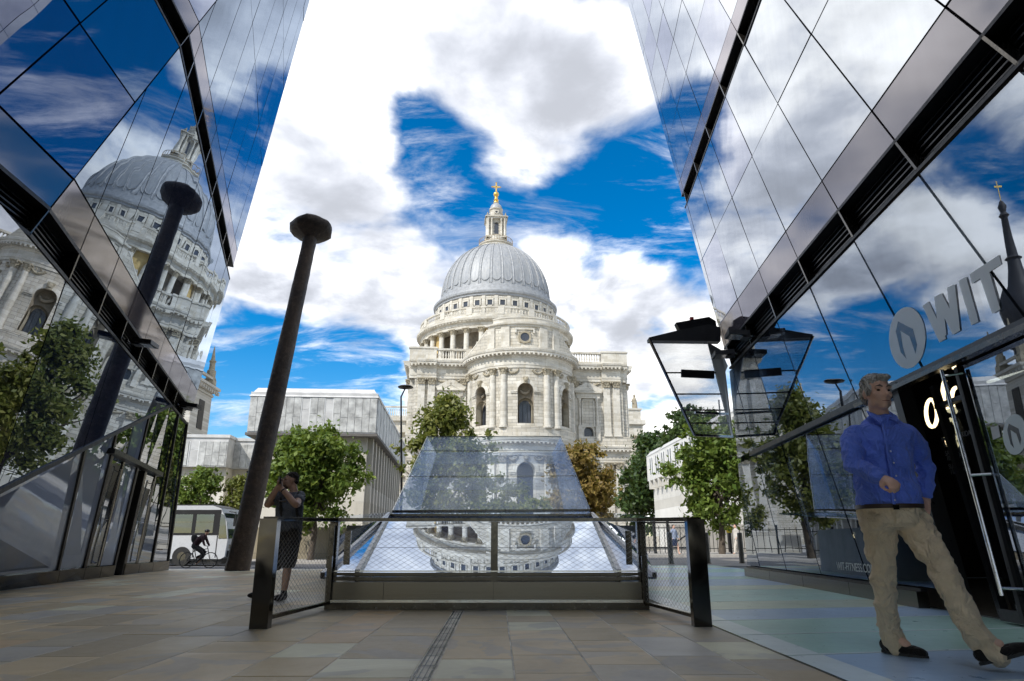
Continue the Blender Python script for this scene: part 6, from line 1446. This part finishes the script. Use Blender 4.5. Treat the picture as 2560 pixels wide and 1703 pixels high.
def hand(mb, wrist, d, palm_n, s=1.0, curl=1.0, side=1):
    """palm, four bent fingers of unequal length, thumb from the side of the palm"""
    wrist = np.array(wrist, float); d = np.array(d, float); d /= np.linalg.norm(d); n = np.array(palm_n, float); n -= np.dot(n, d) * d; n /= np.linalg.norm(n); x = np.cross(d, n) * side
    W = lambda a, b, c: wrist + s * (a * x + b * d + c * n)
    ell(mb, W(0, .045, 0), x * .040 * s, d * .055 * s, n * .019 * s); limb(mb, [W(0, -.04, 0), W(0, .02, 0)], [.027 * s, .028 * s], 10)
    for i, (a, L) in enumerate(((-.030, .066), (-.010, .076), (.011, .072), (.030, .056))):
        b0 = .088 - abs(a) * .2; c1, c2 = 1.05 * curl, 1.25 * curl; p0 = W(a, b0 - .012, 0); p1 = W(a * 1.05, b0 + L * .42 * math.cos(c1 * .6), L * .42 * math.sin(c1 * .6)); e = c1 * .6 + c2 * .8
        p2 = p1 + s * (d * L * .34 * math.cos(e) + n * L * .34 * math.sin(e)); e2 = e + .6 * curl; p3 = p2 + s * (d * L * .26 * math.cos(e2) + n * L * .26 * math.sin(e2)); mb.tube([p0, p1, p2, p3], [.0098 * s, .0095 * s, .0085 * s, .007 * s], 8)
    mb.tube([W(-.030, .022, .006), W(-.050, .045, .018), W(-.044, .070, .034), W(-.026, .082, .040)], [.013 * s, .0115 * s, .010 * s, .008 * s], 8)

# ---------------- walking man
zm = lambda x, y, d: at(2000 + x / 1.905, 880 + y / 1.905, d)
man = thing('person', on_ground(2240, 1635), 'man in a blue shirt and khaki trousers striding past the shop', 'person')
FWD = np.array([.06, -1.0, -.03]); HC = zm(366, 196, 4.45)
shL, shR = zm(246, 388, 4.50), zm(524, 384, 4.47); elL, haL = zm(262, 545, 4.40), zm(380, 595, 4.22); elR, haR = zm(594, 545, 4.60), zm(600, 700, 4.58)
hipL, knL, anL = zm(372, 780, 4.52), zm(392, 1055, 4.56), zm(428, 1345, 4.72); hipR, knR, anR = zm(525, 780, 4.50), zm(690, 1065, 4.28), zm(850, 1375, 4.16)
yaw = R(-13)
b = MB(); P_, r_, f_, u_ = head(b, HC, FWD, 1.0)
limb(b, [zm(385, 330, 4.5), HC + [0, .015, -.06]], [.062, .056], 14)
tor = [(zm(425, 770, 4.5), .15, .10), (zm(415, 690, 4.49), .155, .105), (zm(395, 560, 4.49), .165, .11), (zm(384, 440, 4.49), .175, .11), (zm(382, 372, 4.49), .15, .08), (zm(384, 336, 4.5), .06, .055)]
rings(b, tor, yaw)
for (s_, e_, h_, sd) in ((shL, elL, haL, 1), (shR, elR, haR, -1)): limb(b, [s_ + (.03 if sd > 0 else -.03) * np.array([1, 0, 0]), (s_ + e_) / 2, e_, (e_ + h_) / 2, h_], [.05, .045, .038, .036, .028])
for (h_, k_, a_) in ((hipL, knL, anL), (hipR, knR, anR)): limb(b, [h_, (h_ + k_) / 2, k_, (k_ * .6 + a_ * .4), a_], [.085, .075, .05, .05, .036])
hand(b, haL + (haL - elL) / np.linalg.norm(haL - elL) * .02, haL - elL + np.array([0, -.02, -.02]), (.3, .3, -.9), 1.0, 1.1, 1); hand(b, haR, (.0, .05, -1), (-1, .2, 0), 1.0, .5, -1)
for (a_, td) in ((anL, (.30, -.55, 0)), (anR, (.62, -.55, .35))):
    td = np.array(td); td /= np.linalg.norm(td); limb(b, [a_, a_ + td * .1 - [0, 0, .05]], [.034, .03], 10)
bd = fuse('body', b, .0075, SKIN, man, 3)
face_bits(bd, P_, r_, f_, u_, 1.0, HAIR_G)
# hair
hb_ = MB(); ell(hb_, P_(0, -.025, .062), r_ * .083, f_ * .098, u_ * .075, 18); ell(hb_, P_(0, -.065, .0), r_ * .078, f_ * .062, u_ * .085, 16)
for q in (-1, 1): ell(hb_, P_(q * .070, .005, .018), r_ * .017, f_ * .045, u_ * .045)
ell(hb_, P_(-.02, .055, .098), r_ * .055, f_ * .035, u_ * .022)
fuse('hair', hb_, .007, HAIR_G, man, 2, (.006, 60, 30, 0), 3)
# shirt: torso, both sleeves, collar
s = MB()
rings(s, [(zm(425, 738, 4.5), .190, .140), (zm(420, 700, 4.49), .192, .145), (zm(408, 630, 4.49), .186, .142), (zm(395, 540, 4.49), .178, .135), (zm(386, 450, 4.49), .184, .128), (zm(381, 395, 4.49), .196, .115), (zm(382, 362, 4.495), .165, .095), (zm(383, 338, 4.50), .115, .080), (zm(385, 306, 4.49), .072, .070)], yaw)
limb(s, [shL + [.06, 0, .0], shL + [.005, 0, -.035], (shL + elL) / 2, elL, (elL + haL) / 2, haL], [.062, .072, .070, .062, .056, .048]); limb(s, [shR - [.06, 0, .0], shR + [-.005, 0, -.035], (shR + elR) / 2, elR, (elR + haR) / 2, haR + [0, 0, .04]], [.062, .072, .068, .060, .055, .048])
sh_ = fuse('shirt', s, .009, SHIRT, man, 5, (.013, 6, 7, 1.4), 1)
cl = MB()
for q in (-1, 1):
    a0 = zm(384, 300, 4.46); 
    cl.prism([a0 + r_ * q * .075 + [0, .03, .035], a0 + r_ * q * .012 + f_ * .075 + [0, 0, -.035], a0 + r_ * q * .062 + f_ * .085 + [0, 0, -.065], a0 + r_ * q * .095 + f_ * .03 + [0, 0, -.01]], f_ * -.008)
part('collar', cl, SHIRT, sh_)
pk = MB(); pk.tube([zm(395, 345, 4.38), zm(410, 430, 4.345), zm(432, 560, 4.325), zm(448, 725, 4.335)], .010, 6, True, 1.0); part('placket', pk, SHIRT, sh_)
bt = MB()
for (x, y) in ((432, 473), (447, 528), (458, 590), (452, 706)): ell(bt, zm(x, y, 4.315), (.006, 0, 0), (0, .004, 0), (0, 0, .006), 8)
tag(part('buttons', bt, WHITEP, sh_), None, None, None, 'stuff')
# trousers
t = MB(); rings(t, [(zm(436, 842, 4.5), .172, .130), (zm(428, 800, 4.5), .188, .140), (zm(425, 760, 4.5), .186, .142), (zm(424, 722, 4.5), .178, .135)], yaw)
limb(t, [hipL + [0, 0, -.02], hipL * .6 + knL * .4, knL, knL * .5 + anL * .5, anL * .9 + knL * .1, anL + [.03, -.02, -.085]], [.108, .098, .074, .070, .066, .066], 18); limb(t, [hipR + [0, 0, -.02], hipR * .6 + knR * .4, knR, knR * .5 + anR * .5, anR * .9 + knR * .1, anR + [.06, -.04, -.07]], [.108, .097, .074, .070, .066, .065], 18)
tr_ = fuse('trousers', t, .009, CHINO, man, 4, (.014, 6, 10, 1.1), 5)
be = MB(); rings(be, [(zm(424, 748, 4.5), .198, .155), (zm(424, 728, 4.5), .196, .153)], yaw); bl_ = part('belt', be, LEATHER, man, 60)
bk = MB(); bk.obox(zm(458, 740, 4.33), (.018, 0, 0), (0, .004, 0), (0, 0, .014)); part('buckle', bk, STEEL, bl_)
def shoe(an, toe_dir, up, name='shoe', L=.27):
    td = np.array(toe_dir, float); td /= np.linalg.norm(td); up = np.array(up, float); up -= np.dot(up, td) * td; up /= np.linalg.norm(up); sd = np.cross(td, up); an = np.array(an)
    m = MB(); ell(m, an - up * .052 - td * .015, sd * .040, td * .065, up * .05); ell(m, an - up * .068 + td * .085, sd * .050, td * .125, up * .036); ell(m, an - up * .075 + td * .16, sd * .044, td * .05, up * .027); ell(m, an - up * .03, sd * .036, td * .045, up * .04)
    o = fuse(name, m, .008, SUEDE, man, 3)
    so = MB(); n = 20; pts = []
    for k in range(n):
        a = 2 * PI * k / n; w = .040 + .010 * math.cos(a); pts.append(an - up * .101 + td * (.07 + .142 * math.cos(a)) + sd * w * math.sin(a) * 1.12)
    so.prism(pts, up * .016); part('sole', so, RUBBER, o); return o
shoe(anL + [.0, -.01, -.012], (.62, -.78, -.03), (0, 0, 1)); shoe(anR + [.01, -.02, -.01], (.80, -.50, .34), (-.3, .15, 1))

# ---------------- man taking a photograph
zp = lambda x, y, d: at(560 + x / 3.337, 1130 + y / 3.337, d)
pho = thing('person', on_ground(712, 1503), 'man in grey t-shirt and dark shorts holding up a phone beside the nail', 'person')
D0 = 8.9; HC = zp(556, 240, D0); FW = np.array([-.86, -.48, .02])
b = MB(); P_, r_, f_, u_ = head(b, HC, FW, .92); limb(b, [zp(585, 345, D0), HC + [.03, 0, -.05]], [.056, .05], 12)
tor = [(zp(540, 650, D0), .135, .10), (zp(542, 560, D0), .14, .105), (zp(548, 450, D0), .16, .11), (zp(556, 375, D0), .155, .09), (zp(575, 340, D0), .08, .06)]
rings(b, tor, R(20)); shA, shB = zp(455, 372, D0 - .08), zp(635, 372, D0 + .05); elA, elB = zp(362, 440, D0 - .25), zp(600, 440, D0 - .28); hdA, hdB = zp(452, 285, D0 - .30), zp(478, 300, D0 - .28)
for (s_, e_, h_) in ((shA, elA, hdA), (shB, elB, hdB)): limb(b, [s_, (s_ + e_) / 2, e_, (e_ + h_) / 2, h_], [.052, .048, .042, .040, .028])
hand(b, hdA, (.25, -.1, 1), (.8, -.4, 0), .85, .9, 1); hand(b, hdB, (-.1, -.1, 1), (-.8, .2, 0), .85, .9, -1)
hipA, hipB = zp(575, 680, D0 - .04), zp(510, 680, D0 + .08); knA, knB = zp(535, 930, D0 - .03), zp(430, 930, D0 + .2); anA, anB = zp(500, 1165, D0 - .05), zp(330, 1165, D0 + .35)
for (h_, k_, a_) in ((hipA, knA, anA), (hipB, knB, anB)): limb(b, [h_, (h_ + k_) / 2, k_, k_ * .62 + a_ * .38, a_], [.085, .075, .050, .052, .034])
bd = fuse('body', b, .009, SKIN_T, pho, 3); face_bits(bd, P_, r_, f_, u_, .92, HAIR_D)
h_ = MB(); ell(h_, P_(0, -.022, .055), r_ * .081 * .92, f_ * .094 * .92, u_ * .072 * .92, 16); ell(h_, P_(0, -.06, .0), r_ * .072 * .92, f_ * .055 * .92, u_ * .07 * .92); fuse('hair', h_, .008, HAIR_D, pho, 2)
h_ = MB(); ell(h_, P_(0, .045, -.078), r_ * .055 * .92, f_ * .047 * .92, u_ * .042 * .92); fuse('beard', h_, .008, simple('stubble', (.13, .085, .06), .8), pho, 2)
s = MB(); rings(s, [(zp(538, 668, D0), .165, .13), (zp(540, 600, D0), .165, .132), (zp(545, 500, D0), .168, .13), (zp(550, 420, D0), .172, .12), (zp(556, 372, D0), .165, .10), (zp(578, 335, D0), .075, .062)], R(20))
limb(s, [shA + [.04, 0, 0], shA, shA * .55 + elA * .45], [.07, .073, .070]); limb(s, [shB - [.04, 0, 0], shB, shB * .55 + elB * .45], [.07, .073, .070]); ts_ = fuse('t_shirt', s, .010, TEE, pho, 4, (.007, 7, 10, .8), 2)
for q in (470, 605):
    m = MB(); m.tube([zp(q + 18, 335, D0 - .02), zp(q, 380, D0 - .14), zp(q + 5, 470, D0 - .15), zp(q + 12, 560, D0 - .12)], .018, 6); part('backpack_strap', m, SHORTS, ts_)
m = MB(); m.tube([zp(452, 408, D0 - .17), zp(520, 412, D0 - .175)], .008, 6); part('chest_strap', m, STEEL, ts_)
s = MB(); rings(s, [(zp(540, 740, D0), .155, .125), (zp(540, 680, D0), .158, .128), (zp(540, 640, D0), .15, .12)], R(20)); limb(s, [hipA, (hipA + knA) / 2, knA * .95 + hipA * .05], [.10, .105, .098], 16); limb(s, [hipB, (hipB + knB) / 2, knB], [.10, .105, .098], 16); fuse('shorts', s, .010, SHORTS, pho, 4, (.007, 8, 10, .4), 4)
for (a_, td) in ((anA, (-.25, -.95, 0)), (anB, (-.7, -.6, 0))):
    td = np.array(td); td /= np.linalg.norm(td); m = MB(); g0 = np.array([a_[0], a_[1], 0.0]); ell(m, g0 + [0, 0, .055], np.array([-td[1], td[0], 0]) * .042, td * .06, (0, 0, .055)); ell(m, g0 + td * .09 + [0, 0, .04], np.array([-td[1], td[0], 0]) * .048, td * .12, (0, 0, .04)); limb(m, [g0 + [0, 0, .08], a_ + [0, 0, .01]], [.040, .038], 10); fuse('shoe', m, .010, SUEDE, pho, 3)
ph_ = thing('phone', zp(465, 240, D0 - .32), 'black phone held up in the photographing man\'s hands', 'phone')
m = MB(); c = zp(463, 238, D0 - .33); m.obox(c, f_ * .006, r_ * .062, np.array([0, 0, .045])); part('phone_body', m, BLACK_METAL, ph_); m = MB(); m.obox(c - f_ * .0075, f_ * .001, r_ * .055, np.array([0, 0, .04])); part('screen', m, BLACK_LOUVRE, ph_)
m = MB(); m.tube([hdB - (hdB - elB) * .12 + r_ * .0, hdB - (hdB - elB) * .17], .036, 10); part('wrist_watch', m, BLACK_METAL, pho)

# ---------------- cyclist on the street
cyd = 34.0; cx0 = (497 - 1280) / 1790 * cyd; cz = zg(cx0, cyd) - .126
bike = thing('bicycle', (cx0, cyd, cz), 'dark bicycle ridden along the street in front of the coach', 'bicycle')
xr_, xf_ = cx0 - .55, cx0 + .55; wr = .345
for x in (xr_, xf_):
    m = MB(); m.tube([(x + wr * math.cos(a), cyd, cz + wr + wr * math.sin(a)) for a in np.linspace(0, 2 * PI, 33)], .022, 6, False); w_ = part('wheel', m, RUBBER, bike)
    m = MB()
    for k in range(12): a = PI * k / 6; m.tube([(x, cyd, cz + wr), (x + wr * math.cos(a), cyd, cz + wr + wr * math.sin(a))], .004, 3)
    tag(part('spokes', m, STEEL, w_), None, None, None, 'stuff')
bbk = np.array([cx0 - .08, cyd, cz + .29]); seat_ = np.array([cx0 - .26, cyd, cz + .88]); hdt = np.array([cx0 + .36, cyd, cz + .86])
m = MB()
for (p, q) in ((bbk, seat_), (seat_ + [.03, 0, -.12], hdt), (bbk, hdt + [.02, 0, -.1]), ((xr_, cyd, cz + wr), seat_ + [.02, 0, -.1]), ((xr_, cyd, cz + wr), bbk), (hdt + [0, 0, .1], (xf_, cyd, cz + wr))): m.tube([p, q], .02, 6)
part('frame', m, BLACK_METAL, bike)
m = MB(); m.tube([hdt + [-.02, -.28, .14], hdt + [.04, 0, .12], hdt + [-.02, .28, .14]], .016, 6); part('handlebar', m, BLACK_METAL, bike)
m = MB(); ell(m, seat_ + [0, 0, .04], (.13, 0, 0), (0, .06, 0), (0, 0, .03)); part('saddle', m, BLACK_METAL, bike)
m = MB(); m.tube([bbk + [0, -.1, -.14], bbk, bbk + [0, .1, .14]], .014, 6); part('crank', m, STEEL, bike)
cyc = thing('person', (cx0, cyd, cz), 'dark-clothed cyclist with a backpack riding along the street', 'person')
b = MB(); hip = seat_ + [.0, 0, .1]; sho = np.array([cx0 + .14, cyd, cz + 1.40]); hdc = np.array([cx0 + .26, cyd, cz + 1.62]); P_, r_, f_, u_ = head(b, hdc, (1, -.1, -.1), .95); limb(b, [sho, hdc - [.02, 0, .06]], [.06, .055], 10)
limb(b, [hip, (hip + sho) / 2 + [-.04, 0, .05], sho], [.14, .15, .13], 14)
for y in (-.18, .18): limb(b, [sho + [0, y, 0], sho + [.12, y * 1.3, -.28], hdt + [-.02, y * 1.4, .15]], [.055, .045, .03])
for (y, z, x) in ((-.09, -.10, .05), (.09, .14, -.02)): kn = bbk + [.30, y * 1.2, .36 + z * .3]; limb(b, [hip + [0, y, 0], kn, bbk + [x, y, z]], [.095, .065, .045])
bd = fuse('body', b, .018, SKIN_T, cyc, 3)
s = MB(); limb(s, [hip, (hip + sho) / 2 + [-.04, 0, .05], sho], [.155, .165, .148], 14)
for y in (-.18, .18): limb(s, [sho + [0, y, 0], sho + [.12, y * 1.3, -.28], hdt + [-.04, y * 1.4, .17]], [.07, .058, .045])
fuse('jacket', s, .018, m_cloth('dark_red_jacket', (.045, .02, .024)), cyc, 3)
s = MB()
for (y, z, x) in ((-.09, -.10, .05), (.09, .14, -.02)): kn = bbk + [.30, y * 1.2, .36 + z * .3]; limb(s, [hip + [0, y, 0], kn, bbk + [x, y, z + .05]], [.11, .08, .06])
fuse('trousers', s, .018, SHORTS, cyc, 3)
s = MB(); ell(s, hdc + [-.01, 0, .06], (.13, 0, 0), (0, .095, 0), (0, 0, .085)); fuse('helmet', s, .012, BLACK_METAL, cyc, 2)
bp = thing('backpack', (cx0 - .2, cyd, cz + 1.2), 'black backpack on the cyclist\'s back', 'backpack'); s = MB(); ell(s, (hip + sho) / 2 + [-.24, 0, .12], (.15, 0, .06), (0, .15, 0), (-.08, 0, .24)); fuse('bag', s, .016, SHORTS, bp, 2)

# ---------------- people far down the street
def far_person(px, depth, h, face, top, legs, label, skirt=False, bag=False):
    g = gp(px, depth); g[2] = zg(g[0], g[1]); k = h / 1.75; f = np.array(face, float); f /= np.linalg.norm(f); r = np.array([-f[1], f[0], 0]); Q = lambda a, b_, z: g + k * (a * r + b_ * f) + np.array([0, 0, z * k])
    th = thing('person', g, label, 'person'); b = MB(); P_, r_, f_, u_ = head(b, Q(0, .02, 1.63), f, k); limb(b, [Q(0, 0, 1.42), Q(0, .01, 1.56)], [.06, .055], 10); limb(b, [Q(0, 0, .95), Q(0, 0, 1.2), Q(0, 0, 1.38)], [.13, .13, .12], 12)
    arms = [[Q(q * .19, 0, 1.38), Q(q * .23, .05 * q, 1.1), Q(q * .22, .18 * q + .05, .88)] for q in (-1, 1)]; lg = [[Q(q * .09, 0, .92), Q(q * .09, .14 * q + .05, .5), Q(q * .09, .26 * q, .08)] for q in (-1, 1)]
    for a in arms: limb(b, a, [.05, .042, .03], 10)
    for l in lg: limb(b, l + [l[-1] + np.array([0, 0, -.02]) + f * .12], [.085, .055, .04, .03], 10)
    fuse('body', b, .02, SKIN, th, 3); s = MB(); limb(s, [Q(0, 0, .92), Q(0, 0, 1.2), Q(0, 0, 1.40)], [.155, .155, .145], 12)
    for a in arms: limb(s, a[:2] + [a[1] * .5 + a[2] * .5], [.065, .056, .048], 10)
    fuse('top', s, .02, top, th, 3); s = MB()
    if skirt: rings(s, [(Q(0, 0, .5), .22, .2), (Q(0, 0, .8), .18, .16), (Q(0, 0, 1.0), .15, .13)], 0, 14)
    else:
        for l in lg: limb(s, l, [.105, .08, .065], 10)
    fuse('skirt' if skirt else 'trousers', s, .02, legs, th, 3); s = MB(); ell(s, Q(0, -.02, 1.68), r * .09 * k, f * .1 * k, (0, 0, .1 * k)); fuse('hair', s, .02, HAIR_D, th, 2)
far_person(1688, 41.5, 1.66, (.5, -.8, 0), m_cloth('pale_blue_top', (.30, .36, .50)), m_cloth('navy_skirt', (.02, .03, .07)), 'pedestrian in pale blue top and dark skirt behind the mesh panel', True)
far_person(1845, 42.5, 1.72, (-.9, -.3, 0), m_cloth('white_top', (.6, .58, .55)), m_cloth('cream_trousers', (.62, .58, .52)), 'pedestrian in white clothes half hidden by the bollard near the corner')
